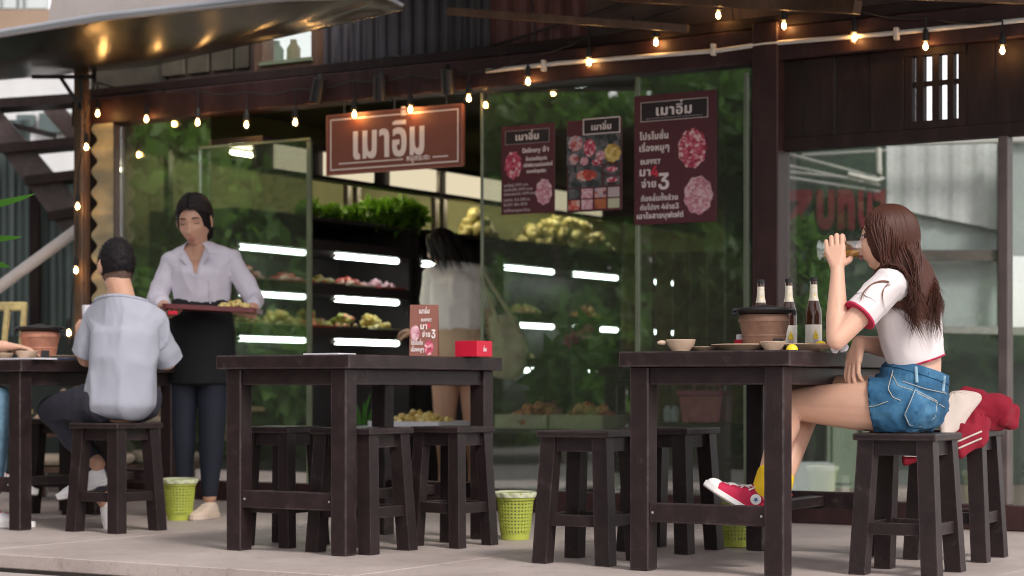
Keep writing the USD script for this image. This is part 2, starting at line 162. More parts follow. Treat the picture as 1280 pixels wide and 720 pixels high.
def text_shapes(t, size, xs=1.0):
    """Lettering: shapely polygons, baseline at 0, em = size; Thai tone marks are stacked over vowels. Returns (polygons, width)."""
    x, out, high = 0.0, [], False
    for c in t:
        if c == " ": x += 50; continue
        a, ps = GL[c]; tone = c in "\u0e48\u0e49\u0e4c"
        dy = 34 if tone and high else 0; mark = c in "\u0e31\u0e34\u0e35\u0e36\u0e37\u0e48\u0e49\u0e4c"
        for p in ps:
            rings = [np.array(list(map(int, r.split())), float).reshape(-1, 2) + (x, dy) for r in p.split("/")]
            if mark: rings = [np.stack([q[:, 0], np.where(q[:, 1] - dy > 100, 118 + (q[:, 1] - dy - 118) * .78 + dy, q[:, 1])], 1) for q in rings]
            g = Polygon(rings[0], rings[1:])
            out.append(g if g.is_valid else g.buffer(0))
        x += a
        if not tone: high = c in "\u0e31\u0e34\u0e35\u0e36\u0e37"
    k = size / 200.0
    return [affinity.affine_transform(g, [k * xs, 0, 0, k, 0, 0]) for g in out], x * k * xs
def text(t, o, x, y, size, d=0.0012, width=None, align="l", slope=0.0, fat=0.0):
    g, w = text_shapes(t, size); xs = 1.0
    if fat: g = [q.buffer(fat * size / 200) for q in g]
    if width: xs = width / w; w = width
    sh = {"l": 0, "c": -w / 2, "r": -w}[align]
    return join([prism(affinity.affine_transform(q, [xs, 0, slope, 1, sh, 0]), np.asarray(o, float), np.asarray(x), np.asarray(y), d) for q in g])

# facade frame: t runs right along the shop front (and towards the camera), w into the shop
ANG = math.radians(32.0)
U, Wd, ZZ = V(math.cos(ANG), -math.sin(ANG), 0), V(math.sin(ANG), math.cos(ANG), 0), V(0, 0, 1)
FO = V(0.208, 10.42, 0)
RF = np.array([U, Wd, ZZ])
def F(t, w=0.0, z=0.0): return FO + t * U + w * Wd + V(0, 0, z)
def T(px, w=0.0):
    k = (px - 640) / FPX
    return (k * (FO[1] + w * Wd[1]) - FO[0] - w * Wd[0]) / (U[0] - k * U[1])
def TZ(px, py, w=0.0):
    t = T(px, w); Y = F(t, w)[1]; return t, EYE + (HOR - py) * Y / FPX
def fbox(t0, t1, w0, w1, z0, z1, ch=0.0): return obox(F((t0 + t1) / 2, (w0 + w1) / 2, (z0 + z1) / 2), (abs(t1 - t0), abs(w1 - w0), abs(z1 - z0)), RF, ch)

# ---------------------------------------------------------------- materials
M = {}
def mat(name, col, rough=0.6, var=0.25, scale=6.0, bump=0.0, bscale=60.0, metal=0.0, stretch=(1, 1, 1), spec=0.4, col2=None, detail=5.0, **kw):
    c = np.array(col, float); lo = c * (1 - var); hi = np.array(col2, float) if col2 is not None else np.minimum(c * (1 + var), 1)
    n = {"tc": ("texture_coordinate", {}), "mp": ("mapping", {"scale": stretch}), "n": ("noise_texture", {"scale": scale, "detail": detail, "roughness": 0.6}),
         "r": ("rgb_ramp", {"ramp": [(0.3, tuple(lo)), (0.5, tuple(c)), (0.72, tuple(hi))]}),
         "p": ("principled_bsdf", {"roughness": rough, "metallic": metal, "specular_ior_level": spec, **kw})}
    l = [("tc.object", "mp.vector"), ("mp.vector", "n.vector"), ("n.fac", "r.fac"), ("r.color", "p.base_color")]
    if bump:
        n["n2"] = ("noise_texture", {"scale": bscale, "detail": 3.0}); n["b"] = ("bump", {"strength": bump, "distance": 0.004})
        l += [("mp.vector", "n2.vector"), ("n2.fac", "b.height"), ("b.normal", "p.normal")]
    M[name] = usdkit.material(stage, "/World/Looks/" + name, n, l, surface="p.BSDF"); return M[name]
def emit(name, col, s):
    M[name] = usdkit.material(stage, "/World/Looks/" + name, {"e": ("emission", {"color": col, "strength": s})}, [], surface="e.emission")
def pane(name, refl, tint, rough=0.0, dust=0.0):
    """Window glass: mostly see-through, part mirror, with an even film of dust."""
    n = {"t": ("transparent_bsdf", {"color": tint}), "g": ("glossy_bsdf", {"color": (1, 1, 1), "roughness": rough}), "m": ("mix_closure", {"fac": refl})}
    l = [("t.BSDF", "m.closure1"), ("g.BSDF", "m.closure2")]
    if dust:
        n |= {"d": ("diffuse_bsdf", {"color": (0.56, 0.60, 0.44)}), "m2": ("mix_closure", {"fac": dust})}; l += [("m.closure", "m2.closure1"), ("d.BSDF", "m2.closure2")]
    M[name] = usdkit.material(stage, "/World/Looks/" + name, n, l, surface="m2.closure" if dust else "m.closure")
def leafmat(name, cols, trans=0.35, rough=0.5, spec=0.35):
    M[name] = usdkit.material(stage, "/World/Looks/" + name, {"g": ("geometry", {}), "r": ("rgb_ramp", {"ramp": cols}), "p": ("principled_bsdf", {"roughness": rough, "specular_ior_level": spec}), "t": ("translucent_bsdf", {}), "m": ("mix_closure", {"fac": trans})},
        [("g.random_per_island", "r.fac"), ("r.color", "p.base_color"), ("r.color", "t.color"), ("p.BSDF", "m.closure1"), ("t.BSDF", "m.closure2")], surface="m.closure")
def worn(name, base, wear, amount=0.62, stretch=(1, 1, 1), rough=0.45, edge=0.0, spec=0.4):
    """Stained wood: grain, rubbed patches and, with edge > 0, edges worn pale."""
    b = np.array(base, float)
    n = {"tc": ("texture_coordinate", {}), "mp": ("mapping", {"scale": stretch}),
        "n": ("noise_texture", {"scale": 9.0, "detail": 8.0, "roughness": 0.7, "distortion": 0.6}), "r": ("rgb_ramp", {"ramp": [(0.25, tuple(b * 0.55)), (0.5, tuple(b)), (0.75, tuple(b * 1.8))]}),
        "n2": ("noise_texture", {"scale": 7.0, "detail": 12.0, "roughness": 0.82, "distortion": 1.2}), "r2": ("rgb_ramp", {"ramp": [(amount - 0.04, (0, 0, 0)), (amount + 0.22, (0.85, 0.85, 0.85))]}),
        "m": ("mix", {"color2": wear}), "b": ("bump", {"strength": 0.3, "distance": 0.003}), "p": ("principled_bsdf", {"roughness": rough, "specular_ior_level": spec})}
    l = [("tc.object", "mp.vector"), ("mp.vector", "n.vector"), ("mp.vector", "n2.vector"), ("n.fac", "r.fac"), ("n2.fac", "r2.fac"), ("r.color", "m.color1"), ("m.color", "p.base_color"), ("n.fac", "b.height"), ("b.normal", "p.normal")]
    if edge:
        n |= {"bv": ("bevel", {"radius": 0.007}), "ge": ("geometry", {}), "dt": ("vector_math", {"math_type": "dot_product"}), "er": ("map_range", {"from_min": 0.995, "from_max": 0.90, "to_min": 0.0, "to_max": edge, "clamp": True}),
              "em": ("math", {"math_type": "multiply"}), "ea": ("math", {"math_type": "add", "use_clamp": True}), "es": ("rgb_ramp", {"ramp": [(0.40, (0, 0, 0)), (0.62, (1, 1, 1))]})}
        l += [("bv.bevel", "dt.vector1"), ("ge.true_normal", "dt.vector2"), ("dt.value", "er.value"), ("n2.fac", "es.fac"), ("er.result", "em.value1"), ("es.color", "em.value2"), ("em.value", "ea.value1"), ("r2.color", "ea.value2"), ("ea.value", "m.fac")]
    else: l += [("r2.color", "m.fac")]
    M[name] = usdkit.material(stage, "/World/Looks/" + name, n, l, surface="p.BSDF")

M["concrete"] = usdkit.material(stage, "/World/Looks/concrete", {"tc": ("texture_coordinate", {}), "g": ("geometry", {}), "n": ("noise_texture", {"scale": 1.3, "detail": 9.0, "roughness": 0.68}), "n2": ("noise_texture", {"scale": 11.0, "detail": 8.0, "roughness": 0.75}), "n3": ("noise_texture", {"scale": 95.0, "detail": 3.0}),
    "r": ("rgb_ramp", {"ramp": [(0.30, (0.275, 0.226, 0.208)), (0.5, (0.372, 0.315, 0.290)), (0.70, (0.44, 0.378, 0.350))]}), "r2": ("rgb_ramp", {"ramp": [(0.28, (0.52, 0.50, 0.48)), (0.42, (0.95, 0.95, 0.95)), (0.7, (1.06, 1.05, 1.05))]}), "r3": ("rgb_ramp", {"ramp": [(0.28, (0.72, 0.70, 0.68)), (0.45, (1, 1, 1))]}),
    "m": ("mix", {"mix_type": "multiply", "fac": 0.9}), "m2": ("mix", {"mix_type": "multiply", "fac": 0.7}), "b": ("bump", {"strength": 0.3, "distance": 0.003}), "p": ("principled_bsdf", {"roughness": 0.55, "specular_ior_level": 0.35})},
    [("g.position", "n.vector"), ("g.position", "n2.vector"), ("g.position", "n3.vector"), ("n.fac", "r.fac"), ("n2.fac", "r2.fac"), ("n3.fac", "r3.fac"), ("r.color", "m.color1"), ("r2.color", "m.color2"), ("m.color", "m2.color1"), ("r3.color", "m2.color2"), ("m2.color", "p.base_color"), ("n2.fac", "b.height"), ("b.normal", "p.normal")], surface="p.BSDF")
mat("road", (0.11, 0.105, 0.10), 0.85, 0.2, 3.0, 0.5, 120)
mat("kerb", (0.34, 0.30, 0.28), 0.7, 0.15, 4.0, 0.3, 60)
mat("tile_floor", (0.16, 0.12, 0.10), 0.35, 0.2, 4.0)
worn("table_wood", (0.0165, 0.0092, 0.0098), (0.10, 0.076, 0.072), 0.595, spec=0.3, edge=0.9)
worn("stool_wood", (0.0150, 0.0088, 0.0092), (0.095, 0.074, 0.070), 0.605, spec=0.3, edge=0.9)
worn("front_wood", (0.036, 0.0165, 0.016), (0.11, 0.06, 0.05), 0.66, (1, 1, 0.3), 0.5, spec=0.25)
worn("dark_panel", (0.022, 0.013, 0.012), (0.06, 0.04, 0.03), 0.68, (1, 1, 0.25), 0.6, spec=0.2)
worn("brown_wood", (0.10, 0.055, 0.035), (0.22, 0.14, 0.10), 0.62, (1, 1, 0.2), 0.5)
worn("stair_wood", (0.062, 0.042, 0.040), (0.14, 0.11, 0.10), 0.66)
worn("post_wood", (0.115, 0.075, 0.05), (0.30, 0.22, 0.15), 0.6, (1, 1, 0.2))
worn("plank_wood", (0.12, 0.062, 0.036), (0.22, 0.13, 0.08), 0.66, (1, 1, 0.2))
worn("chair_wood", (0.38, 0.30, 0.13), (0.5, 0.42, 0.22), 0.6)
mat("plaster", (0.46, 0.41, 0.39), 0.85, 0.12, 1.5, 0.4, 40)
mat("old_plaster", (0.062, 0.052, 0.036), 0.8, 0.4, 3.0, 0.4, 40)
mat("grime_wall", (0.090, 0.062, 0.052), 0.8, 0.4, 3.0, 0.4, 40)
mat("tan_wall", (0.30, 0.21, 0.15), 0.8, 0.12, 2.0)
mat("corrugated_dark", (0.068, 0.062, 0.070), 0.45, 0.3, 3.0, metal=0.35)
mat("corrugated_red", (0.125, 0.046, 0.040), 0.55, 0.3, 3.0)
mat("corrugated_pale", (0.29, 0.28, 0.20), 0.5, 0.25, 5.0, 0.1, 40)
mat("corrugated_white", (0.60, 0.60, 0.60), 0.5, 0.10, 2.0, stretch=(1, 1, 0.3))
mat("pale_wall", (0.40, 0.435, 0.43), 0.6, 0.10, 2.0)
mat("green_metal", (0.10, 0.13, 0.125), 0.4, 0.3, 1.6, metal=0.3, stretch=(3, 3, 0.4))
mat("dark_green", (0.022, 0.034, 0.029), 0.6, 0.3, 2.0)
mat("canopy_metal", (0.105, 0.100, 0.084), 0.22, 0.35, 2.0, 0.10, 6, metal=0.85)
mat("rim_metal", (0.40, 0.41, 0.44), 0.35, 0.08, 3.0, metal=0.6)
mat("pvc", (0.62, 0.58, 0.53), 0.45, 0.08)
mat("white_pipe", (0.58, 0.54, 0.52), 0.45, 0.1)
mat("black_metal", (0.018, 0.017, 0.018), 0.45, 0.2)
mat("black_rubber", (0.012, 0.012, 0.012), 0.6, 0.1)
mat("steel_frame", (0.10, 0.075, 0.07), 0.5, 0.25, 8.0)
mat("frame_green", (0.16, 0.19, 0.12), 0.4, 0.15)
mat("shop_wall", (0.075, 0.070, 0.055), 0.7, 0.3, 2.0)
mat("shop_olive", (0.22, 0.225, 0.12), 0.7, 0.3, 1.2)
mat("chiller_body", (0.065, 0.055, 0.056), 0.35, 0.2, 3.0, metal=0.4)
mat("chiller_shelf", (0.11, 0.10, 0.10), 0.35, 0.2, 3.0, metal=0.5)
emit("tube_light", (0.86, 1.0, 0.93), 6.5)
emit("lightbox", (1.0, 0.86, 0.60), 0.36)
emit("warm_tube", (1.0, 0.88, 0.55), 20.0)
emit("filament", (1.0, 0.52, 0.17), 52.0)
emit("lamp_lens", (1.0, 0.62, 0.36), 0.5)
pane("door_glass", 0.42, (0.93, 0.97, 0.94), dust=0.013)
pane("front_glass", 0.235, (0.94, 0.97, 0.95), dust=0.012)
pane("bulb_glass", 0.10, (1.0, 0.97, 0.92))
pane("mug_glass", 0.16, (0.97, 0.98, 0.98))
M["beer"] = usdkit.material(stage, "/World/Looks/beer", {"p": ("principled_bsdf", {"base_color": (0.85, 0.48, 0.06), "roughness": 0.08, "transmission_weight": 0.55, "ior": 1.33})}, [], surface="p.BSDF")
M["bottle_glass"] = usdkit.material(stage, "/World/Looks/bottle_glass", {"p": ("principled_bsdf", {"base_color": (0.030, 0.010, 0.006), "roughness": 0.07, "specular_ior_level": 0.6})}, [], surface="p.BSDF")
mat("foil", (0.60, 0.54, 0.43), 0.4, 0.2, 60, metal=0.25)
mat("bottle_label", (0.62, 0.58, 0.50), 0.5, 0.06, 20)
mat("gold", (0.62, 0.44, 0.03), 0.4, 0.2, 40)
mat("clay", (0.36, 0.155, 0.10), 0.75, 0.28, 14, 0.3, 60)
mat("clay_brown", (0.165, 0.090, 0.060), 0.75, 0.28, 14, 0.3, 60)
mat("soot", (0.010, 0.010, 0.012), 0.5, 0.3)
mat("ceramic", (0.46, 0.33, 0.235), 0.35, 0.08, 9)
mat("lemon", (0.75, 0.55, 0.02), 0.45, 0.1, 30)
mat("sign_red", (0.20, 0.070, 0.048), 0.55, 0.08, 3)
mat("poster_red", (0.080, 0.020, 0.026), 0.45, 0.06, 3)
mat("sign_edge", (0.28, 0.11, 0.08), 0.5, 0.08)
mat("ink_white", (0.66, 0.58, 0.56), 0.55, 0.04)
mat("sign_white", (0.82, 0.70, 0.64), 0.55, 0.04)
mat("ink_grey", (0.40, 0.33, 0.33), 0.55, 0.04)
mat("ink_red", (0.55, 0.03, 0.06), 0.5, 0.1)
mat("black_print", (0.018, 0.013, 0.015), 0.5, 0.1)
def speckle(name, cols, scale):
    M[name] = usdkit.material(stage, "/World/Looks/" + name, {"tc": ("texture_coordinate", {}), "n": ("voronoi_texture", {"scale": scale}), "n2": ("noise_texture", {"scale": scale * 0.7, "detail": 4.0}), "s": ("separate_xyz", {}), "m": ("mix_float", {"fac": 0.45}), "r": ("rgb_ramp", {"ramp": cols}), "p": ("principled_bsdf", {"roughness": 0.5})},
        [("tc.object", "n.vector"), ("tc.object", "n2.vector"), ("n.color", "s.vector"), ("s.x", "m.a"), ("n2.fac", "m.b"), ("m.result", "r.fac"), ("r.color", "p.base_color")], surface="p.BSDF")
speckle("meat_red", [(0.2, (0.20, 0.01, 0.03)), (0.42, (0.42, 0.04, 0.09)), (0.58, (0.52, 0.12, 0.17)), (0.7, (0.62, 0.42, 0.42))], 70)
speckle("meat_pink", [(0.2, (0.38, 0.12, 0.17)), (0.45, (0.52, 0.26, 0.30)), (0.65, (0.62, 0.45, 0.46)), (0.8, (0.30, 0.05, 0.10))], 80)
speckle("dish_mix", [(0.15, (0.05, 0.06, 0.10)), (0.3, (0.35, 0.05, 0.06)), (0.45, (0.55, 0.32, 0.28)), (0.6, (0.30, 0.32, 0.40)), (0.75, (0.50, 0.24, 0.20))], 60)
speckle("dish_dark", [(0.25, (0.015, 0.02, 0.02)), (0.5, (0.05, 0.06, 0.06)), (0.7, (0.13, 0.12, 0.13))], 40)
speckle("veg_mix", [(0.2, (0.10, 0.16, 0.02)), (0.4, (0.30, 0.28, 0.04)), (0.55, (0.42, 0.36, 0.14)), (0.75, (0.45, 0.12, 0.05))], 26)
speckle("food_orange", [(0.2, (0.22, 0.05, 0.02)), (0.45, (0.42, 0.13, 0.05)), (0.7, (0.50, 0.25, 0.10))], 30)
speckle("food_yellow", [(0.2, (0.30, 0.18, 0.03)), (0.5, (0.50, 0.34, 0.08)), (0.75, (0.58, 0.48, 0.20))], 30)
speckle("food_red", [(0.2, (0.22, 0.02, 0.02)), (0.45, (0.50, 0.07, 0.04)), (0.7, (0.55, 0.36, 0.30))], 30)
speckle("cauliflower", [(0.2, (0.30, 0.25, 0.08)), (0.5, (0.48, 0.42, 0.16)), (0.75, (0.60, 0.55, 0.30))], 40)
mat("tray_cream", (0.42, 0.42, 0.28), 0.45, 0.08)
mat("tray_red", (0.35, 0.05, 0.04), 0.4, 0.1)
mat("serving_tray", (0.11, 0.022, 0.024), 0.4, 0.2)
mat("box_red", (0.52, 0.010, 0.035), 0.45, 0.08)
mat("cooler_pink", (0.42, 0.13, 0.16), 0.4, 0.1)
mat("paper", (0.66, 0.64, 0.68), 0.6, 0.04)
mat("tablet_blue", (0.07, 0.09, 0.15), 0.35, 0.1)
mat("lime_plastic", (0.40, 0.45, 0.07), 0.45, 0.08)
mat("bin_bag", (0.50, 0.52, 0.36), 0.5, 0.15, 12)
mat("skin", (0.56, 0.33, 0.235), 0.48, 0.05, 5, subsurface_weight=0.12, subsurface_scale=0.01)
mat("skin_tan", (0.48, 0.27, 0.185), 0.5, 0.05, 5, subsurface_weight=0.10, subsurface_scale=0.01)
mat("skin_brown", (0.46, 0.26, 0.18), 0.5, 0.05, 5)
mat("lips", (0.36, 0.135, 0.115), 0.4, 0.05)
mat("eye_dark", (0.015, 0.010, 0.010), 0.3, 0.1)
mat("brow", (0.045, 0.028, 0.022), 0.7, 0.1)
mat("hair_black", (0.010, 0.008, 0.009), 0.7, 0.3, 40, spec=0.15)
mat("hair_fade", (0.11, 0.066, 0.050), 0.8, 0.3, 90)
leafmat("hair_brown", [(0.0, (0.070, 0.026, 0.017)), (0.45, (0.130, 0.053, 0.034)), (0.75, (0.205, 0.095, 0.058)), (1.0, (0.40, 0.23, 0.14))], 0.12, 0.5, 0.25)
mat("hair_stray", (0.17, 0.075, 0.045), 0.5, 0.3, 30)
leafmat("hair_dark", [(0.0, (0.012, 0.008, 0.008)), (0.7, (0.030, 0.016, 0.016)), (1.0, (0.055, 0.028, 0.026))], 0.03)
mat("tee_white", (0.62, 0.565, 0.56), 0.8, 0.03, 4, 0.12, 300)
mat("tee_blue", (0.31, 0.32, 0.372), 0.85, 0.05, 4, 0.12, 300)
mat("shirt_white", (0.53, 0.505, 0.57), 0.75, 0.04, 5, 0.12, 300)
mat("tee_grey", (0.76, 0.73, 0.69), 0.85, 0.05, 5)
mat("trim_red", (0.42, 0.015, 0.06), 0.7, 0.1)
mat("denim", (0.020, 0.095, 0.19), 0.85, 0.45, 11, 0.5, 420, col2=(0.07, 0.19, 0.30))
mat("denim_pale", (0.13, 0.24, 0.33), 0.8, 0.25, 20, 0.4, 420)
mat("denim_light", (0.22, 0.35, 0.44), 0.8, 0.2, 9, 0.4, 420)
mat("stitch", (0.42, 0.40, 0.33), 0.7, 0.1)
mat("pants_dark", (0.026, 0.025, 0.036), 0.8, 0.2, 10)
mat("legging_navy", (0.008, 0.011, 0.021), 0.75, 0.2, 10)
mat("skirt_black", (0.004, 0.0045, 0.006), 0.75, 0.2, 10)
mat("skirt_beige", (0.50, 0.36, 0.24), 0.8, 0.08, 10)
mat("canvas_bag", (0.56, 0.49, 0.34), 0.85, 0.15, 8)
mat("canvas_red", (0.45, 0.012, 0.055), 0.75, 0.12, 20, 0.3, 400)
mat("rubber_white", (0.72, 0.70, 0.68), 0.5, 0.05, 10)
mat("sole_grey", (0.30, 0.26, 0.24), 0.7, 0.1)
mat("shoe_white", (0.80, 0.78, 0.78), 0.6, 0.06, 12)
mat("shoe_beige", (0.58, 0.46, 0.37), 0.7, 0.06, 12)
mat("lace_white", (0.74, 0.68, 0.68), 0.7, 0.04)
mat("sock_yellow", (0.78, 0.50, 0.015), 0.85, 0.06, 20)
mat("star_blue", (0.03, 0.10, 0.30), 0.5, 0.05)
mat("wool_red", (0.19, 0.002, 0.014), 0.9, 0.12, 9, 0.3, 200)
mat("leather_cream", (0.46, 0.385, 0.34), 0.6, 0.06, 9)
mat("cushion", (0.48, 0.40, 0.31), 0.8, 0.1, 8)
mat("pot", (0.05, 0.06, 0.09), 0.5, 0.1)
mat("door_green", (0.17, 0.215, 0.155), 0.6, 0.12, 3)
mat("rail_metal", (0.30, 0.29, 0.27), 0.5, 0.2)
mat("bark", (0.10, 0.07, 0.05), 0.9, 0.3, 9)
leafmat("leaf_hedge", [(0.0, (0.07, 0.16, 0.022)), (0.5, (0.16, 0.34, 0.05)), (1.0, (0.32, 0.52, 0.11))], 0.5)
leafmat("leaf_tree", [(0.0, (0.06, 0.14, 0.02)), (0.5, (0.15, 0.32, 0.045)), (1.0, (0.30, 0.48, 0.09))], 0.5)
leafmat("leaf_deep", [(0.0, (0.035, 0.09, 0.017)), (0.5, (0.09, 0.20, 0.03)), (1.0, (0.19, 0.33, 0.06))], 0.5)
leafmat("leaf_lettuce", [(0.0, (0.10, 0.22, 0.015)), (0.6, (0.22, 0.38, 0.03)), (1.0, (0.38, 0.50, 0.08))], 0.4)
leafmat("leaf_near", [(0.0, (0.06, 0.19, 0.02)), (1.0, (0.12, 0.28, 0.035))], 0.45)
leafmat("petal_pink", [(0.0, (0.45, 0.10, 0.20)), (1.0, (0.62, 0.30, 0.38))], 0.3)
mat("letter_red", (0.17, 0.003, 0.018), 0.5, 0.1)

# ================================================================ SETTING
def frame_slab(t0, t1, w0, w1, z0, z1): return fbox(t0, t1, w0, w1, z0, z1)
obj("road", obox((0, 0, -0.17), (400, 400, 0.1)), "road", kind="structure")
terrace = tag(UsdGeom.Xform.Define(stage, "/World/terrace"), kind="structure")
for k in range(8):
    t0 = -8.3 + 1.9 * k
    for w0, w1 in ((-3.36, -1.55), (-1.55, 0.12)):
        obj("slab", obox(F(t0 + 0.95, (w0 + w1) / 2, -0.0275 - 0.001 * ((k * 7) % 3)), (1.896, w1 - w0 - 0.004, 0.055), RF, 0.004), "concrete", terrace)
obj("plinth", fbox(-8.4, 9.0, -3.27, 7.5, -0.12, -0.058), "kerb", terrace)
obj("indoor_floor", fbox(-8.3, 9.0, 0.125, 9.5, -0.05, 0.002), "tile_floor", kind="structure")
obj("kerb", fbox(-12, 12, -4.6, -3.372, -0.16, -0.068, 0.01), "kerb", kind="structure")

# ---------------------------------------------------------------- the shop front
shop = thing("shop_front", "dark timber and glass front of the barbecue restaurant", "shop", F(0, 0, 0))
tl = T(143)
# bottom rail, posts, beam
obj("base_rail", fbox(tl, 4.0, -0.045, 0.055, 0.0, 0.115, 0.006), "front_wood", shop)
tp0, tp1 = T(940, -.10), T(972, -.10)
obj("post", fbox(tp0, tp1, -0.10, 0.05, 0.0, 2.42, 0.006), "front_wood", shop)
obj("beam", fbox(T(100), 4.2, -0.075, 0.075, 2.235, 2.395, 0.006), "front_wood", shop)
obj("beam", fbox(T(100), 4.2, -0.055, 0.10, 2.40, 2.455, 0.004), "dark_panel", shop)
obj("door_jamb", fbox(T(143), T(149), -0.04, 0.05, 0.115, 2.235, 0.003), "steel_frame", shop)
# glass panes of the front
td0, td1 = T(149), T(388, -.035)
obj("glass_pane", fbox(T(149.5), T(262), 0.004, 0.012, 0.115, 2.23), "door_glass", shop)
gd = obj("glass_door", fbox(T(250, -.03), td1, -0.036, -0.028, 0.03, TZ(330, 181)[1]), "door_glass", shop, label="frameless sliding glass door reflecting trees")
obj("door_edge", fbox(td1 - 0.022, td1 + 0.004, -0.042, -0.022, 0.025, TZ(386, 180)[1] + .01), "frame_green", gd)
obj("door_rail", fbox(T(250, -.03), td1, -0.040, -0.024, TZ(330, 181)[1], TZ(330, 181)[1] + 0.014), "frame_green", gd)
sw0 = F(T(600), .02, 0); swd = unit(V(math.cos(ANG - math.radians(13)), -math.sin(ANG - math.radians(13)), 0)); swl = (T(793.5) - T(600)) * 1.0
swing = obj("glass_door", obox(sw0 + swd * swl / 2 + V(0, 0, 1.17), (swl, .008, 2.11), np.array([swd, np.cross(ZZ, swd), ZZ])), "front_glass", shop, label="glass door leaf standing slightly ajar behind the two smaller posters")
obj("door_edge", obox(sw0 + V(0, 0, 1.17), (.012, .016, 2.11), np.array([swd, np.cross(ZZ, swd), ZZ])), "frame_green", swing)
obj("glass_pane", fbox(T(798), T(938), 0.004, 0.012, 0.115, 2.23), "front_glass", shop)
obj("glass_strip", fbox(T(794.5), T(798.5), -0.004, 0.016, 0.115, 2.23), "frame_green", shop)
obj("glass_strip", fbox(T(930), T(934), -0.006, 0.018, 0.115, 2.20), "frame_green", shop)
obj("glass_pane", fbox(T(975), T(1250), 0.010, 0.018, 0.115, 1.80), "front_glass", shop)
obj("glass_pane", fbox(T(1262), 4.0, 0.010, 0.018, 0.115, 1.80), "front_glass", shop)
obj("mullion", fbox(T(1250), T(1262), -0.03, 0.05, 0.115, 1.80, 0.004), "steel_frame", shop)
obj("sill_rail", fbox(T(975), 4.0, -0.03, 0.05, 1.80, 1.86, 0.004), "dark_panel", shop)
# transom boards over the right bay, with a slatted vent
for a, b in ((975, 1005), (1006, 1046), (1047, 1090), (1091, 1133), (1210, 1246), (1247, 1290), (1291, 1340)):
    obj("transom_board", fbox(T(a), T(b) - 0.003, -0.02 - 0.004 * (a % 3), 0.02, 1.86, 2.235, 0.003), "dark_panel", shop)
vent = obj("slatted_vent", fbox(T(1133), T(1210), -0.03, 0.03, 1.86, 1.895), "dark_panel", shop)
obj("vent_rail", fbox(T(1133), T(1210), -0.03, 0.03, 2.20, 2.235), "dark_panel", vent); obj("vent_rail", fbox(T(1133), T(1210), -0.02, 0.02, 2.06, 2.08), "dark_panel", vent)
for a, b in ((1133, 1142.5), (1147, 1156.5), (1167, 1176), (1186, 1194), (1200, 1210)):
    obj("slat", fbox(T(a), T(b), -0.025, 0.025, 1.895, 2.20, 0.002), "dark_panel", vent)
# upper wall above the beam
def upper(a, b, z0, z1, m, w=0.06, name="upper_panel"): return obj(name, fbox(T(a), T(b), w, w + 0.06, z0, z1), m, shop)
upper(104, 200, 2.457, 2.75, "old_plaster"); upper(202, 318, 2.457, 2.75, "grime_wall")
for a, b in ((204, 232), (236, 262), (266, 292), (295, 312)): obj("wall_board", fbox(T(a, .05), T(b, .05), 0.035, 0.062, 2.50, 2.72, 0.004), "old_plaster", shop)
zt, zb = TZ(358, 30)[1], TZ(358, 75)[1]
win = obj("high_window", [fbox(T(318), T(328), 0.0, 0.10, 2.457, 2.80), fbox(T(389), T(397), 0.0, 0.10, 2.457, 2.80), fbox(T(328), T(389), 0.0, 0.10, 2.457, zb - 0.02)], "brown_wood", shop)
obj("sill", fbox(T(326), T(391), -0.02, 0.09, zb - 0.02, zb), "frame_green", win)
obj("pane", fbox(T(328), T(389), 0.055, 0.06, zb, 2.80), "front_glass", win)
for k, (px_, hh, rr_) in enumerate(((345, .13, .045), (367, .125, .04))):
    q_ = F(T(px_, .16), .16, zb - .03); obj("window_jar", lathe([(0, 0), (rr_, 0), (rr_, hh), (rr_ * .5, hh + .03), (rr_ * .5, hh + .05), (0, hh + .05)], q_, 14), ("pale_wall", "ceramic")[k], smooth=40, label=("grey jar standing left in the small bright high window", "tan jar standing right in the small bright high window")[k], cat="jar")
def ribbed(a, b, z0, z1, m, w=0.06, pitch=0.085, dep=0.016, name="ribbed_sheet"):
    t0, t1 = T(a), T(b); n = max(int((t1 - t0) / pitch * 8), 8)
    def fn(u, v):
        t = t0 + u * (t1 - t0); s = np.clip(1.6 * np.sin(2 * np.pi * t / pitch), -1, 1) * dep
        return FO + t[..., None] * U + (w + s)[..., None] * Wd + (z0 + v * (z1 - z0))[..., None] * ZZ
    return obj(name, shell(grid(fn, n, 2), 0.002), m, shop)
ribbed(396, 605, 2.457, 3.2, "corrugated_dark"); ribbed(603, 727, 2.457, 3.2, "corrugated_red", pitch=0.11, dep=0.01, w=0.064)
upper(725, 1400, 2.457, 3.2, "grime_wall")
# plaster gable wall above the canopy, with a leaning left edge
g0, g1 = T(50), T(470)
obj("gable_wall", prism([(g0, 2.80), (g1, 2.80), (g1, 4.2), (T(95), 4.2)], FO + 0.14 * Wd, U, ZZ, 0.10), "plaster", shop)
# rooms: ceiling, back wall, side walls
pe_t, pe_w = -1.52, 6.67
obj("ceiling", prism([(-3.25, .13), (1.46, .13), (pe_t, pe_w), (-3.25, pe_w)], FO + V(0, 0, 2.47), U, Wd, .05), "shop_wall", shop)
obj("back_wall", fbox(-3.25, pe_t, pe_w, pe_w + .08, 0.0, 2.47), "shop_olive", shop)
obj("side_wall", fbox(-3.30, -3.22, 0.13, 7.0, 0.0, 2.47), "shop_olive", shop)
pw = F(T(957), 0.13, 0); pe = pw + unit(V(0.127, 1, 0)) * 7.2
obj("partition", bar(pw + V(-.02, .02, 1.235), pe + V(-.02, 0, 1.235), 0.03, 2.46), "dark_panel", shop)
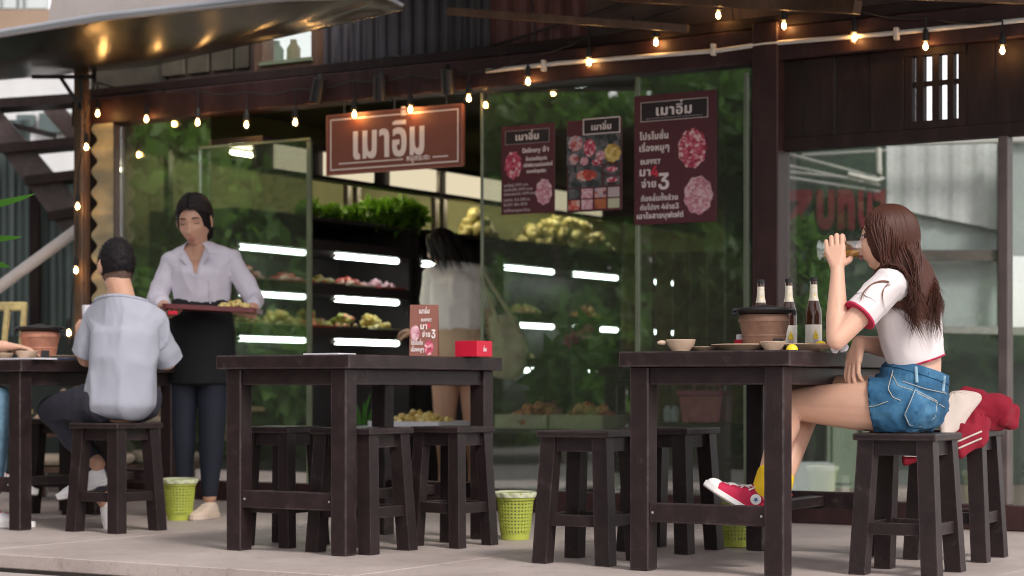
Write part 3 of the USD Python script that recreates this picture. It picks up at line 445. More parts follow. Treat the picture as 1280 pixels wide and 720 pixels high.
# plank wall deep inside the right part of the shop
for k in range(8):
    a = F(-0.35 + 0.165 * k, 3.9, 0); a = V(0.80 + 0.112 * k, 13.6 - 0.05 * k, 0)
    obj("plank", obox(a + V(0, 0, 0.78 + 0.004 * (k % 3)), (0.108, 0.02 + 0.004 * (k % 2), 1.56), None, 0.003), "plank_wood", shop)
# roof over the right part, seen only by its shade
obj("eaves_roof", fbox(-1.0, 4.7, -2.35, 0.13, 2.98, 3.04), "corrugated_dark", shop)

# ---------------------------------------------------------------- corner post, corrugated strip, vertical lamps
cp = thing("corner_post", "weathered timber corner post wrapped with a lamp cable, left of the glass", "post", F(T(107, -.12), -.12, 0))
obj("shaft", fbox(T(96, -.12), T(107, -.12), -0.15, -0.08, 0, 2.62, 0.006), "post_wood", cp)
obj("edge_board", fbox(T(107.5, -.10), T(111.5, -.10), -0.13, -0.09, 0, 2.60, 0.004), "brown_wood", cp)
tA, tB = T(118.5, -.07), T(142, -.07)
obj("backing_board", fbox(T(106), T(147), 0.005, 0.03, 0.0, 2.235), "dark_panel", shop)
def strip(u, v):
    z = u * 2.235; s = 0.014 * np.sin(2 * np.pi * z / 0.128)
    return FO + (tA + v * (tB - tA) + s * (2 * v - 1) * 0.9)[..., None] * U + (-0.07 - s * 1.0)[..., None] * Wd + z[..., None] * ZZ
obj("corrugated_strip", shell(grid(strip, 160, 4), 0.004), "corrugated_pale", smooth=True, label="narrow strip of pale corrugated sheet beside the corner post", cat="wall strip")
br = thing("canopy_bracket", "black steel bracket under the canopy at the corner post", "bracket", P(100, 95, 12))
Yb = F(T(105, -.15), -.15)[1]
for a, b in (((40, 96), (118, 96)), ((76, 97), (101, 135)), ((101, 96), (101, 138)), ((118, 86), (118, 104))):
    obj("strut", bar(P(*a, Yb - .1), P(*b, Yb - .1), 0.022), "black_metal", br)

# ---------------------------------------------------------------- canopy: curved sheet with a rolled rim
def rim(s):
    return np.stack([np.interp(s, [0, .28, .6, .85, 1], [-2.95, -2.16, -1.18, -.62, -.52]), np.interp(s, [0, .28, .6, .85, 1], [11.0, 10.55, 9.98, 9.62, 9.60]), np.interp(s, [0, .28, .6, .85, 1], [2.565, 2.595, 2.585, 2.535, 2.475])], -1)
B0, B1, B2 = P(-60, 106, 12.6), P(190, 83, 11.75), P(506, 13, 9.66)
def back(s):
    return np.where((s < .5)[..., None], B0 + (B1 - B0) * np.minimum(s / .5, 1)[..., None], B1 + (B2 - B1) * np.maximum((s - .5) / .5, 0)[..., None])
def canopy_pt(u, v):
    a, b = rim(u), back(u); sag = np.sin(np.pi * v) * np.interp(u, [0, .5, 1], [.055, .045, .0]) + 0.010 * np.sin(11 * u + 4 * v) * np.sin(np.pi * v) + 0.006 * np.sin(23 * u - 7 * v) * np.sin(np.pi * v)
    p = a * (1 - v)[..., None] + b * v[..., None]; p[..., 2] -= sag; return p
can = thing("metal_canopy", "curved grey metal canopy sheet over the terrace, glinting with lamp light", "canopy", P(200, 60, 11))
obj("sheet", shell(grid(canopy_pt, 60, 16), -0.004), "canopy_metal", can, smooth=True)
obj("rim", tube(rim(np.linspace(0, 1, 30)) + V(0, -0.01, 0.010), np.interp(np.linspace(0, 1, 30), [0, .8, 1], [.024, .022, .010]), 10), "rim_metal", can, smooth=True)
# timber and conduits under the roof, right
rf = thing("roof_timbers", "warm brown roof timbers crossing the top right of the picture", "roof timber", F(1.5, -.5, 2.7))
for a, b, Y0, Y1, w in (((770, -6), (1072, 9), 9.9, 8.9, .06), ((560, 14), (860, 36), 10.2, 9.6, .035), ((980, -14), (1300, -2), 8.9, 8.3, .05)):
    obj("batten", bar(P(*a, Y0), P(*b, Y1), w), "brown_wood", rf)
pipe = thing("white_conduit", "thin white conduit clipped along the dark front beam", "pipe", F(1, -.09, 2.3))
qs = [TZ(608, 89, -.09), TZ(700, 79, -.09), TZ(900, 63, -.09), TZ(955, 55, -.09), TZ(1100, 43, -.09), TZ(1290, 24, -.09)]
obj("pipe", tube([F(t, -.09, z) for t, z in qs], 0.0115, 10), "pvc", pipe, smooth=True)
for px, py in ((680, 82), (892, 62), (1121, 42)):
    t, z = TZ(px, py, -.09); obj("clip", fbox(t - .01, t + .01, -.108, -.075, z - .03, z + .028, .003), "pvc", pipe)
cab = thing("loose_cables", "thin black cables drooping over the wall above the beam", "cable", F(.4, .02, 2.5))
for pts in (((480, 70), (560, 72), (640, 50), (720, 24), (800, -4)), ((668, 62), (668, 20), (664, 0)), ((672, 56), (740, 50), (800, 40), (790, 20)), ((914, 0), (918, 36), (910, 42), (870, 46))):
    obj("cable", tube([F(*[(t, .0, z) for t, z in [TZ(a, b, 0)]][0]) for a, b in pts], 0.006, 6), "black_metal", cab)

# ---------------------------------------------------------------- spotlights on the beam
def spot(px, py, tilt, label):
    t, z = TZ(px, py, -.13); c = F(t, -.13, z); d = unit(V(-math.sin(tilt), -.25, math.cos(tilt)))
    x = unit(np.cross(d, [0, 1, 0])); R = np.array([x, np.cross(d, x), d])
    s = thing("spotlight", label, "spotlight", c, group="black spotlights under the beam")
    obj("housing", lathe([(.0, .075), (.034, .075), (.036, .07), (.036, -.055), (.033, -.055), (.030, -.03), (0, -.03)], c, 20, R), "black_metal", s, smooth=40)
    obj("lens", lathe([(0.0, -.031), (.029, -.034)], c, 20, R), "lamp_lens", s)
    obj("bracket", bar(c + d * .06, c + d * .05 + V(0, .05, .05), .02), "black_metal", s)
spot(397, 115, -.22, "black spotlight tilted outward, left of the hanging sign")
spot(475, 112, -.05, "black spotlight straight above the hanging sign")
spot(560, 104, .02, "black spotlight above the right end of the hanging sign")

# ---------------------------------------------------------------- string lights
bulbs = [(122, 142, "at the top of the corrugated strip"), (183, 149, "second along the string from the corner post"), (247, 153, "above the waitress's head"), (308, 156, "right of the waitress, over the glass door"),
         (369, 153, "near the right edge of the glass door"), (443, 143, "in front of the left half of the hanging sign"), (513, 137, "in front of the upper middle of the hanging sign"), (586, 123, "just off the right end of the hanging sign"),
         (660, 102, "above the smallest poster with two meat plates"), (736, 78, "above the menu poster with the photo grid"), (820, 53, "above the large buffet poster, over the white conduit"), (898, 19, "highest one, on the wall above the large poster"),
         (980, 32, "on the beam just right of the red post"), (1068, 47, "touching the white conduit above the drinking woman"), (1157, 58, "over the slatted vent"), (1253, 63, "at the far right end of the string")]
def bulb_parts(o):
    c = V(0, 0, 0)
    obj("globe", lathe([(0.0, -.030), (.010, -.0285), (.019, -.022), (.0245, -.012), (.0255, -.002), (.022, .010), (.015, .020), (.0125, .027)], c, 18), "bulb_glass", o, smooth=True, world=False)
    obj("filament", lathe([(0, -.016), (.008, -.012), (.0105, -.002), (.008, .009), (.003, .016), (0, .018)], c, 12), "filament", o, smooth=True, world=False)
    obj("socket", lathe([(0, .024), (.0165, .024), (.0175, .03), (.0165, .055), (.011, .075), (.005, .085), (0, .085)], c, 14), "black_rubber", o, smooth=40, world=False)
first, tops = None, []
for k, (px, py, what) in enumerate(bulbs):
    w = -.115 if k else -.16
    t, z = TZ(px, py, w); c = F(t, w, z); lab = "glowing round filament bulb hanging " + what
    if first is None:
        first = thing("string_bulb", lab, "light bulb", c, 0, "warm string lights along the beam"); bulb_parts(first)
    else: dup(first, lab, c, 0, "warm string lights along the beam")
    tops.append(c + V(0, 0, .085))
for px, py, what in ((108, 184, "upper one on the corner post"), (97, 258, "on the left side of the corner post by the stair"), (95, 338, "on the corner post beside the seated man's head"), (86, 416, "lowest on the corner post, beside the clay stove")):
    t, z = TZ(px, py, -.22); dup(first, "glowing round filament bulb, " + what, F(t, -.22, z), 0, "warm string lights along the beam")
cord = thing("string_light_cable", "black cable carrying the warm string lights along the beam", "cable", F(0, -.115, 2.3))
run = []
for k, p in enumerate(tops):
    up = p + V(0, 0, .10 if k < 7 else .05); run.append(up)
    obj("drop_wire", tube([p, up], .004, 6), "black_rubber", cord)
pts = []
for a, b in zip(run[:-1], run[1:]):
    for s in np.linspace(0, 1, 7)[:-1]: pts.append(a + (b - a) * s + V(0, .0, -.02 * math.sin(math.pi * s)))
obj("cable", tube(pts + [run[-1]], .0045, 6), "black_rubber", cord)
pc = [TZ(a, b, -.20) for a, b in ((118, 104), (106, 150), (106, 175), (98, 215), (97, 250), (96, 300), (95, 330), (90, 372), (88, 410), (86, 440))]
obj("post_cable", tube([F(t, -.20, z) for t, z in pc], .006, 6), "black_rubber", cord)

# ---------------------------------------------------------------- signs and posters (lettering follows the photograph)
def board(name, label, cat, a, b, y0, y1, w, m, thick):
    t0, t1 = T(a, w), T(b, w); tm = (t0 + t1) / 2; z1 = TZ((a + b) / 2, y0, w)[1]; z0 = TZ((a + b) / 2, y1, w)[1]
    o = F(t0, w, z0); s = thing(name, label, cat, F(tm, w, z0))
    obj("board", fbox(t0, t1, w, w + thick, z0, z1, .002), m, s)
    return s, o - 0.0005 * Wd, t1 - t0, z1 - z0
def rule(o, x0, y0, x1, y1, th, d=.001): return prism([(x0, y0), (x1, y0), (x1, y1), (x0, y1)] if th is None else Polygon([(x0, y0), (x1, y0), (x1, y1), (x0, y1)]).difference(Polygon([(x0 + th, y0 + th), (x1 - th, y0 + th), (x1 - th, y1 - th), (x0 + th, y1 - th)])), o, U, ZZ, d)
NAME, SUB = "\u0e40\u0e21\u0e32\u0e2d\u0e34\u0e48\u0e21", "\u0e2b\u0e21\u0e39\u0e01\u0e23\u0e30\u0e17\u0e30"
hs, o, w_, h_ = board("hanging_sign", "brown hanging shop sign with pale Thai lettering and two bulbs before it", "sign", 409, 577.5, 137.5, 213, -.07, "sign_red", .03)
obj("border", rule(o, .022, .022, w_ - .022, h_ - .022, .007), "sign_white", hs)
obj("rim", [rule(o + .004 * Wd, -.004, -.004, w_ + .004, h_ + .004, .009, .008)], "sign_edge", hs)
obj("lettering", text(NAME, o + U * w_ * .465 + ZZ * h_ * .235, U, ZZ, .275, .003, width=w_ * .56, align="c", fat=0.8), "sign_white", hs)
obj("rule_line", rule(o, w_ * .09, h_ * .165, w_ * .575, h_ * .185, None), "sign_white", hs); obj("rule_line", rule(o, w_ * .79, h_ * .165, w_ * .90, h_ * .185, None), "sign_white", hs)
obj("lettering", text(SUB, o + U * w_ * .685 + ZZ * h_ * .140, U, ZZ, .046, .001, width=w_ * .175, align="c"), "sign_white", hs)
for f in (.12, .5, .88): obj("hanger", bar(o + U * w_ * f + ZZ * h_ + Wd * .015, o + U * w_ * f + ZZ * 2.235 + Wd * .015 - ZZ * o[2], .008), "black_metal", hs)
def disc(o, cx, cz, rx, rz, d=.0012, n=28, rough=.06, seed=0):
    a = np.linspace(0, 2 * np.pi, n, endpoint=False); r = 1 + rough * np.sin(a * 9 + seed)
    return prism(Polygon(np.stack([cx + rx * r * np.cos(a), cz + rz * r * np.sin(a)], 1)), o, U, ZZ, d)
# large buffet poster
s, o, w_, h_ = board("wall_poster", "largest dark red poster with meat plates and a big number 3, by the post", "poster", 792.5, 895.5, 116, 279, -.008, "poster_red", .004)
L = lambda t, x, y, size, wd=None, m="ink_white", al="l", sl=0.0, p=None: obj("lettering", text(t, o + U * w_ * x + ZZ * h_ * y, U, ZZ, size * h_, .0012, width=None if wd is None else wd * w_, align=al, slope=sl), m, s)
obj("name_panel", rule(o, w_ * .085, h_ * .795, w_ * .90, h_ * .945, None, .0006), "black_print", s)
obj("border", rule(o, w_ * .085, h_ * .795, w_ * .90, h_ * .945, .0025), "ink_white", s)
L(NAME, .49, .835, .115, .46, al="c"); obj("rule_line", rule(o, w_ * .15, h_ * .815, w_ * .84, h_ * .818, None, .0014), "ink_grey", s)
L("\u0e42\u0e1b\u0e23\u0e42\u0e21\u0e0a\u0e31\u0e48\u0e19", .07, .655, .075, .36); L("\u0e40\u0e23\u0e37\u0e48\u0e2d\u0e07\u0e2b\u0e21\u0e39\u0e46", .06, .565, .075, .38)
L("BUFFET", .08, .465, .050, .25, sl=.0); L("\u0e21\u0e32", .06, .375, .095, .155); L("4", .205, .365, .115, .10, "ink_red"); L("\u0e08\u0e48\u0e32\u0e22", .09, .285, .085, .19)
L("3", .29, .265, .175, .155)
L("\u0e17\u0e49\u0e2d\u0e07\u0e25\u0e31\u0e48\u0e19\u0e17\u0e31\u0e49\u0e07\u0e2d\u0e49\u0e27\u0e19", .085, .180, .062, .46, "ink_white"); L("\u0e01\u0e31\u0e1a\u0e42\u0e1b\u0e23\u0e2f 4\u0e08\u0e48\u0e32\u0e223", .075, .112, .060, .48); L("\u0e40\u0e2d\u0e32\u0e43\u0e08\u0e2a\u0e32\u0e22\u0e1a\u0e38\u0e1f\u0e40\u0e1f\u0e15\u0e4c", .03, .045, .062, .58)
obj("meat_plate", disc(o, w_ * .715, h_ * .565, w_ * .17, h_ * .15, seed=1), "meat_red", s); obj("meat_plate", disc(o, w_ * .785, h_ * .205, w_ * .17, h_ * .145, seed=2), "meat_pink", s)
# small delivery poster
s, o, w_, h_ = board("wall_poster", "smaller dark red delivery poster with two meat plates, nearest the hanging sign", "poster", 626.5, 693.5, 156, 267, -.008, "poster_red", .004)
obj("name_panel", rule(o, w_ * .08, h_ * .79, w_ * .90, h_ * .945, None, .0006), "black_print", s); obj("border", rule(o, w_ * .08, h_ * .79, w_ * .90, h_ * .945, .002), "ink_grey", s)
L(NAME, .49, .83, .115, .46, al="c"); L("Delivery", .40, .685, .075, .34); L("\u0e08\u0e49\u0e32", .77, .685, .085, .13)
for t, y, x0, wd in (("\u0e2a\u0e31\u0e48\u0e07\u0e2d\u0e23\u0e48\u0e2d\u0e22\u0e44\u0e14\u0e49\u0e17\u0e38\u0e01\u0e27\u0e31\u0e19", .595, .46, .40), ("\u0e40\u0e2a\u0e34\u0e23\u0e4c\u0e1f\u0e04\u0e27\u0e32\u0e21\u0e2d\u0e23\u0e48\u0e2d\u0e22\u0e16\u0e36\u0e07\u0e17\u0e35\u0e48", .525, .42, .54), ("\u0e04\u0e23\u0e1a\u0e08\u0e1a\u0e43\u0e19\u0e0a\u0e38\u0e14\u0e40\u0e14\u0e35\u0e22\u0e27", .455, .48, .36)): L(t, x0, y, .058, wd)
for t, y, wd in (("\u0e0a\u0e38\u0e14\u0e2d\u0e34\u0e48\u0e21\u0e04\u0e39\u0e48 199 \u0e1a\u0e32\u0e17", .315, .46), ("\u0e0a\u0e38\u0e14\u0e2d\u0e34\u0e48\u0e21\u0e08\u0e38\u0e43\u0e08 299 \u0e1a\u0e32\u0e17", .265, .54), ("\u0e0a\u0e38\u0e14\u0e04\u0e23\u0e2d\u0e1a\u0e04\u0e23\u0e31\u0e27 499 \u0e1a\u0e32\u0e17", .215, .60), ("\u0e17\u0e38\u0e01\u0e27\u0e31\u0e19 16.00 \u0e19.", .150, .50), ("\u0e42\u0e17\u0e23 097-056-8978", .095, .44), ("\u0e40\u0e1b\u0e34\u0e14\u0e17\u0e38\u0e01\u0e27\u0e31\u0e19", .030, .50)): L(t, .05, y, .045, wd, "ink_grey")
obj("meat_plate", disc(o, w_ * .23, h_ * .555, w_ * .155, h_ * .155, seed=3), "meat_red", s); obj("meat_plate", disc(o, w_ * .80, h_ * .235, w_ * .15, h_ * .145, seed=4), "meat_pink", s)
# photo menu poster
s, o, w_, h_ = board("wall_poster", "middle poster showing a collage and a grid of food photographs", "poster", 708.5, 777.5, 149, 264, -.008, "poster_red", .004)
obj("name_panel", rule(o, w_ * .30, h_ * .835, w_ * .97, h_ * 1.01, None, .0006), "black_print", s); obj("border", rule(o, w_ * .30, h_ * .835, w_ * .97, h_ * 1.01, .005, .002), "ink_white", s)
L(NAME, .63, .88, .10, .38, al="c")
obj("photo", rule(o, w_ * .0, h_ * .51, w_ * .98, h_ * .83, None, .0005), "dish_dark", s)
for k, (x, y, a, b, m) in enumerate(((.16, .75, .13, .085, "dish_mix"), (.42, .69, .11, .095, "meat_red"), (.83, .62, .15, .10, "food_yellow"), (.62, .60, .09, .05, "meat_pink"), (.32, .55, .08, .045, "meat_pink"), (.55, .53, .09, .035, "meat_red"), (.13, .58, .09, .06, "dish_mix"))): obj("dish_photo", disc(o, w_ * x, h_ * y, w_ * a, h_ * b, .0009, seed=k), m, s)
obj("photo", rule(o, w_ * .03, h_ * .265, w_ * .64, h_ * .50, None, .0006), "dish_dark", s); obj("dish_photo", disc(o, w_ * .36, h_ * .395, w_ * .19, h_ * .06, .0010, rough=.1), "food_red", s)
for x, y in ((.68, .39), (.68, .275)): obj("photo", rule(o, w_ * x, h_ * y, w_ * .96, h_ * (y + .10), None, .0006), "dish_dark", s); obj("dish_photo", disc(o, w_ * (x + .14), h_ * (y + .055), w_ * .10, h_ * .028, .0010), "meat_red", s)
for r, y in enumerate((.145, .025)):
    for c in range(4): obj("photo", rule(o, w_ * (.03 + .24 * c), h_ * y, w_ * (.235 + .24 * c), h_ * (y + .105), None, .0006), (("dish_dark", "meat_pink", "dish_mix", "ink_grey"), ("food_red", "meat_pink", "food_orange", "tray_cream"))[r][c], s)

# ---------------------------------------------------------------- behind the glass: chillers with lit shelves
TF = -2.27
def chiller(label, w0, w1, zs, tubes, tops, header, food):
    c = thing("display_chiller", label, "chiller", F(TF, (w0 + w1) / 2, 0), group="open display chillers along the shop's left wall")
    G = lambda a, b, c_, d, z0, z1: fbox(a, b, c_, d, z0, z1)
    obj("base", G(TF - .62, TF + .10, w0, w1, 0.0, .34), "chiller_body", c); obj("back_panel", G(TF - .66, TF - .60, w0, w1, 0, 1.72), "chiller_body", c)
    for a in (w0, w1 - .04): obj("end_panel", G(TF - .60, TF - .02, a, a + .04, .34, 1.70), "chiller_body", c)
    for z in zs:
        sh = obj("shelf", G(TF - .58, TF, w0 + .04, w1 - .04, z + .028, z + .060), "chiller_shelf", c)
        obj("shelf_edge", G(TF, TF + .012, w0 + .04, w1 - .04, z + .020, z + .085), "chiller_body", sh)
        for a, b in tubes:
            obj("light_tube", tube([F(TF - .035, a, z), F(TF - .035, b, z)], .017, 10), "tube_light", sh, smooth=True)
            obj("tube_cap", [tube([F(TF - .035, a - .035, z), F(TF - .035, a, z)], .013, 8), tube([F(TF - .035, b, z), F(TF - .035, b + .03, z)], .013, 8)], "pvc", sh)
    for a, b in header: obj("header_panel", G(TF + .18, TF + .20, a, b, 1.945, 2.085), "lightbox", c)
    if header: obj("header_frame", [G(TF - .55, TF + .22, w0, w1, 2.085, 2.12), G(TF + .12, TF + .21, w0, w1, 1.915, 1.940), G(TF + .14, TF + .175, w0, w1, 1.94, 2.085)], "chiller_body", c)
    if header: obj("header_tube", tube([F(TF - .14, w0 + .15, 2.060), F(TF - .14, w1 - .15, 2.060)], .014, 8), "warm_tube", c, smooth=True)
    for a in (w0 + .02, w1 - .05): obj("header_post", G(TF - .56, TF - .52, a, a + .04, 1.70, 2.10), "chiller_body", c)
    return c
Z1, Z2 = (1.487, 1.213, .944), (1.515, 1.106, .78)
chiller("nearest display chiller behind the glass door, with lit shelves of vegetables", .15, 2.02, Z1, ((.25, .86), (1.19, 1.86)), None, ((.30, .62), (.78, 1.28), (1.48, 1.98)), None)
chiller("middle display chiller mostly hidden behind the shopper", 2.06, 3.08, Z1, ((2.16, 2.80),), None, ((2.12, 2.86),), None)
chiller("farthest display chiller with heaps of cauliflower on top", 3.12, 5.92, Z2, ((3.2, 3.86), (4.18, 4.84), (5.12, 5.8)), None, ((3.3, 4.2),), None)
def heap(n, c, a, b, h, size, seed, R=RF):
    """A heap of small lumps: unit pieces spread over a dome."""
    r = np.random.default_rng(seed); ms = []
    for k in range(n):
        u, v = r.uniform(-1, 1, 2); q = max(0, 1 - u * u - v * v)
        if q <= 0.02: continue
        s = size * r.uniform(.6, 1.2); m = trimesh.creation.icosphere(1, s); m.vertices *= r.uniform(.75, 1.25, m.vertices.shape); m.vertices += V(u * a, v * b, h * q * r.uniform(.55, 1)); ms.append(m)
    m = join(ms); return trimesh.Trimesh(m.vertices @ R + c, m.faces, process=False)
def leaves(n, c, rad, size, seed, bend=.4, fill=.5, shape=2.2):
    """n bent leaf blades spread through an ellipsoid of radii rad."""
    r = np.random.default_rng(seed); d = r.normal(size=(n, 3)); d /= np.linalg.norm(d, axis=1, keepdims=True)
    p = d * (r.uniform(fill, 1, (n, 1)) ** (1 / 3)) * np.asarray(rad) + c
    a = r.normal(size=(n, 3)) + d * .6; a /= np.linalg.norm(a, axis=1, keepdims=True); b = np.cross(a, r.normal(size=(n, 3))); b /= np.linalg.norm(b, axis=1, keepdims=True); q = np.cross(a, b)
    s = size * r.uniform(.6, 1.3, (n, 1)); a, b, q = a * s * shape / 2, b * s / 2, q * s * bend
    v = np.stack([p - a, p + b * .9 - q * .3, p + a * .9 - q, p - b * .9 - q * .3], 1).reshape(-1, 3); k = np.arange(n)[:, None] * 4
    return trimesh.Trimesh(v, np.vstack([k + [0, 1, 3], k + [1, 2, 3]]), process=False)
def lettuce(t, w, z, r, label, seed):
    c = F(t, w, z + r * .55)
    o = thing("lettuce", label, "lettuce", F(t, w, z), group="lettuces on top of the chiller")
    obj("leaf_clump", [leaves(170, c, (r, r, r * .62), r * .42, seed, .7), leaves(60, c, (r * .7, r * .7, r * .5), r * .5, seed + 1, .6)], "leaf_lettuce", o)
for k, (w, r, lab) in enumerate(((.95, .08, "small flat lettuce at the left end of the chiller top"), (1.18, .07, "flat leaves second from the left on the chiller top"), (1.42, .08, "low lettuce in the middle of the chiller top"), (1.66, .125, "tall bright green lettuce just left of the shopper's head"), (1.84, .14, "large bright lettuce beside the shopper's head"), (2.02, .13, "bright lettuce partly behind the shopper's head"))):
    lettuce(TF - .06, w, 1.72, r, lab, 40 + 3 * k)
obj("chiller_top", [fbox(TF - .6, TF + .02, .15, 3.08, 1.690, 1.712), fbox(TF - .6, TF + .02, 3.12, 5.92, 1.690, 1.712)], "chiller_shelf", cat="shelf", label="dark top deck of the display chillers carrying lettuces and cauliflower")
for (w, a, b, h, lab, sd) in ((3.00, .10, .17, .20, "small pale cauliflower heap right of the shopper", 5), (4.22, .20, .62, .24, "large pale cauliflower heap on the farthest chiller", 6)):
    obj("cauliflower_heap", heap(150 if b > .3 else 60, F(TF - .15, w, 1.715), a, b, h, .045, sd), "cauliflower", cat="vegetable heap", label=lab, smooth=True)
def tray(t, w, z, lt, lw, h, m, food, label, seed, hh=.05, n=60):
    o = thing("food_tray", label, "food tray", F(t, w, z))
    c = V(0, 0, 0); wl = .006
    obj("tray", [fbox(t - lt / 2, t + lt / 2, w - lw / 2, w + lw / 2, z, z + .006), fbox(t - lt / 2, t - lt / 2 + wl, w - lw / 2, w + lw / 2, z + .006, z + h), fbox(t + lt / 2 - wl, t + lt / 2, w - lw / 2, w + lw / 2, z + .006, z + h), fbox(t - lt / 2 + wl, t + lt / 2 - wl, w - lw / 2, w - lw / 2 + wl, z + .006, z + h), fbox(t - lt / 2 + wl, t + lt / 2 - wl, w + lw / 2 - wl, w + lw / 2, z + .006, z + h)], m, o)
    obj("food", heap(n, F(t, w, z + h * .4), lt * .45, lw * .45, h * .6 + hh, .024, seed), food, o, smooth=True)
k = 0
for z, zone, row in ((Z1[1], (.62, 1.98), "upper"), (Z1[2], (.55, 1.98), "lower")):
    for w, m, food, what in (((.78, "tray_red", "food_red", "red meat"), (1.10, "chiller_shelf", "veg_mix", "greens"), (1.42, "tray_cream", "food_red", "sliced pork"), (1.76, "tray_red", "meat_pink", "pink meat")) if row == "upper" else ((.70, "tray_cream", "food_yellow", "yellow vegetables"), (1.00, "tray_red", "veg_mix", "mixed greens and chilli"), (1.34, "chiller_shelf", "veg_mix", "cut vegetables"), (1.70, "tray_cream", "food_yellow", "pale mushrooms"))):
        k += 1; tray(TF - .12, w, z + .062, .26, .28, .035, m, food, f"tray of {what} on the {row} shelf of the nearest chiller", 60 + k, .05 if row == "upper" else .09, 46)
for k, (z, w, m, f, lab) in enumerate(((Z1[2], .35, "tray_cream", "veg_mix", "tray of vegetables behind the glass door, lower shelf"), (Z1[1], .38, "tray_cream", "food_red", "tray of meat behind the glass door, upper shelf"), (Z2[1], 3.6, "tray_cream", "veg_mix", "tray of greens on the middle shelf of the farthest chiller"), (Z2[2], 3.5, "tray_cream", "food_yellow", "tray of noodles on the low shelf of the farthest chiller"), (Z2[1], 4.5, "tray_red", "food_orange", "tray of orange food on the middle shelf of the farthest chiller"))): tray(TF - .12, w, z + .062, .26, .34, .035, m, f, lab, 90 + k, .07, 46)

# low counter inside with seafood trays, cooler and a flower pot
cn = thing("low_counter", "low dark counter inside the glass carrying trays of food", "counter", F(.0, .75, 0))
obj("top", fbox(-1.75, .92, .50, 1.00, .395, .425, .004), "chiller_shelf", cn)
for a in (-1.70, -.4, .85):
    for b in (.54, .96): obj("leg", fbox(a, a + .05, b - .025, b + .025, 0, .395), "chiller_body", cn)
def ct(px, w): return T(px, w)
tray(ct(522, .72), .74, .426, .50, .34, .03, "paper", "food_yellow", "white tray of yellow fritters behind the bare table", 120, .05, 90)
tray(ct(668, .72), .74, .426, .34, .34, .075, "tray_cream", "food_orange", "cream tray of orange shrimp, left of its pair inside the glass", 121, .07, 80)
tray(ct(737, .72), .74, .426, .34, .34, .075, "tray_cream", "food_orange", "cream tray of orange shrimp, right of its pair inside the glass", 122, .07, 80)
hc = ct(446, .7)
al = thing("aloe_plant", "small pot of upright spiky green leaves under the bare table's edge, inside", "plant", F(hc, .75, .426))
for k, (dx, hgt) in enumerate(((-.03, .17), (.0, .14), (.03, .19), (.055, .15), (-.05, .12))):
    b = F(hc + dx * .5, .75 + .02 * (k % 2), .43); obj("leaf", tube([b, b + V(dx * .4, 0, hgt * .5), b + V(dx * 1.4, 0, hgt)], [.016, .012, .002], 5), "leaf_near", al)
cq = F(T(884, .55), .55, 0); cz = .47
ck = thing("cool_box", "pink picnic cool box with pale lid inside the glass", "cool box", cq + V(0, 0, cz))
obj("body", prism([(-.105, 0), (.105, 0), (.125, .135), (-.125, .135)], cq + V(0, 0, cz) - Wd * .08, U, ZZ, -.17), "cooler_pink", ck)
obj("lid", obox(cq + V(0, 0, cz + .152), (.27, .19, .03), RF, .008), "petal_pink", ck); obj("handle", tube([cq + U * s + V(0, 0, cz + z) for s, z in ((-.08, .17), (-.07, .2), (.07, .2), (.08, .17))], .008, 6), "lips", ck)
obj("cabinet", fbox(T(884, .55) - .42, T(884, .55) + .2, .42, .70, .003, .465, .006), "chiller_body", cat="cabinet", label="low dark cabinet under the pink cool box")
for k, dx in enumerate((-.19, -.235)): obj("jar", lathe([(0, 0), (.02, 0), (.022, .01), (.022, .065), (.014, .075), (.014, .085), (0, .085)], cq + U * dx + V(0, 0, cz + .001), 14), "pale_wall", cat="jar", label=("white jar touching the left side of the pink cool box", "white jar farther left of the pink cool box")[k], smooth=40)
fp = F(T(728, 1.3), 1.3, 0)
fl = thing("flowering_plant", "potted plant with pink blossoms and dark leaves inside the glass", "plant", fp)
obj("pot", lathe([(0, 0), (.10, 0), (.13, .45), (.15, .50), (.135, .50), (.12, .46), (0, .46)], fp, 20), "pot", fl, smooth=40)
obj("foliage", [leaves(160, fp + V(0, 0, .72), (.26, .26, .26), .13, 130, .4, .2), leaves(60, fp + V(-.12, -.1, .55), (.2, .2, .12), .11, 131)], "leaf_deep", fl)
for k, (px, py) in enumerate(((722, 420), (735, 413), (712, 426), (690, 505), (694, 515))):
    obj("blossom", leaves(26, P(px, py, fp[1] - .25), (.035, .035, .028), .035, 140 + k, .5, .2, 1.2), "petal_pink", fl)

# ---------------------------------------------------------------- yard behind the right bay
def wall_px(name, m, a, b, y0, y1, Y, label, cat, ribs=0.0):
    p0, p1 = P(a, y1, Y), P(b, y0, Y)
    if ribs:
        n = int((p1[0] - p0[0]) / ribs * 8)
        return obj(name, shell(grid(lambda u, v: np.stack([p0[0] + u * (p1[0] - p0[0]), Y + .012 * np.clip(1.5 * np.sin(2 * np.pi * u * (p1[0] - p0[0]) / ribs), -1, 1), p0[2] + v * (p1[2] - p0[2])], -1), n, 2), -.003), m, label=label, cat=cat)
    return obj(name, obox(((p0[0] + p1[0]) / 2, Y, (p0[2] + p1[2]) / 2), (p1[0] - p0[0], .05, p1[2] - p0[2])), m, label=label, cat=cat)
wb = thing("yard_shed", "white corrugated shed seen through the right bay behind the woman", "shed", P(1180, 600, 13.5))
def wpart(name, m, poly, Y, d=.04): return obj(name, prism(poly, V(0, Y, 0), V(1, 0, 0), ZZ, d), m, wb)
def PZ(px, py, Y): q = P(px, py, Y); return q[0], q[2]
n_ = 60
x0, x1 = P(1108, 0, 13.5)[0], P(1300, 0, 13.5)[0]
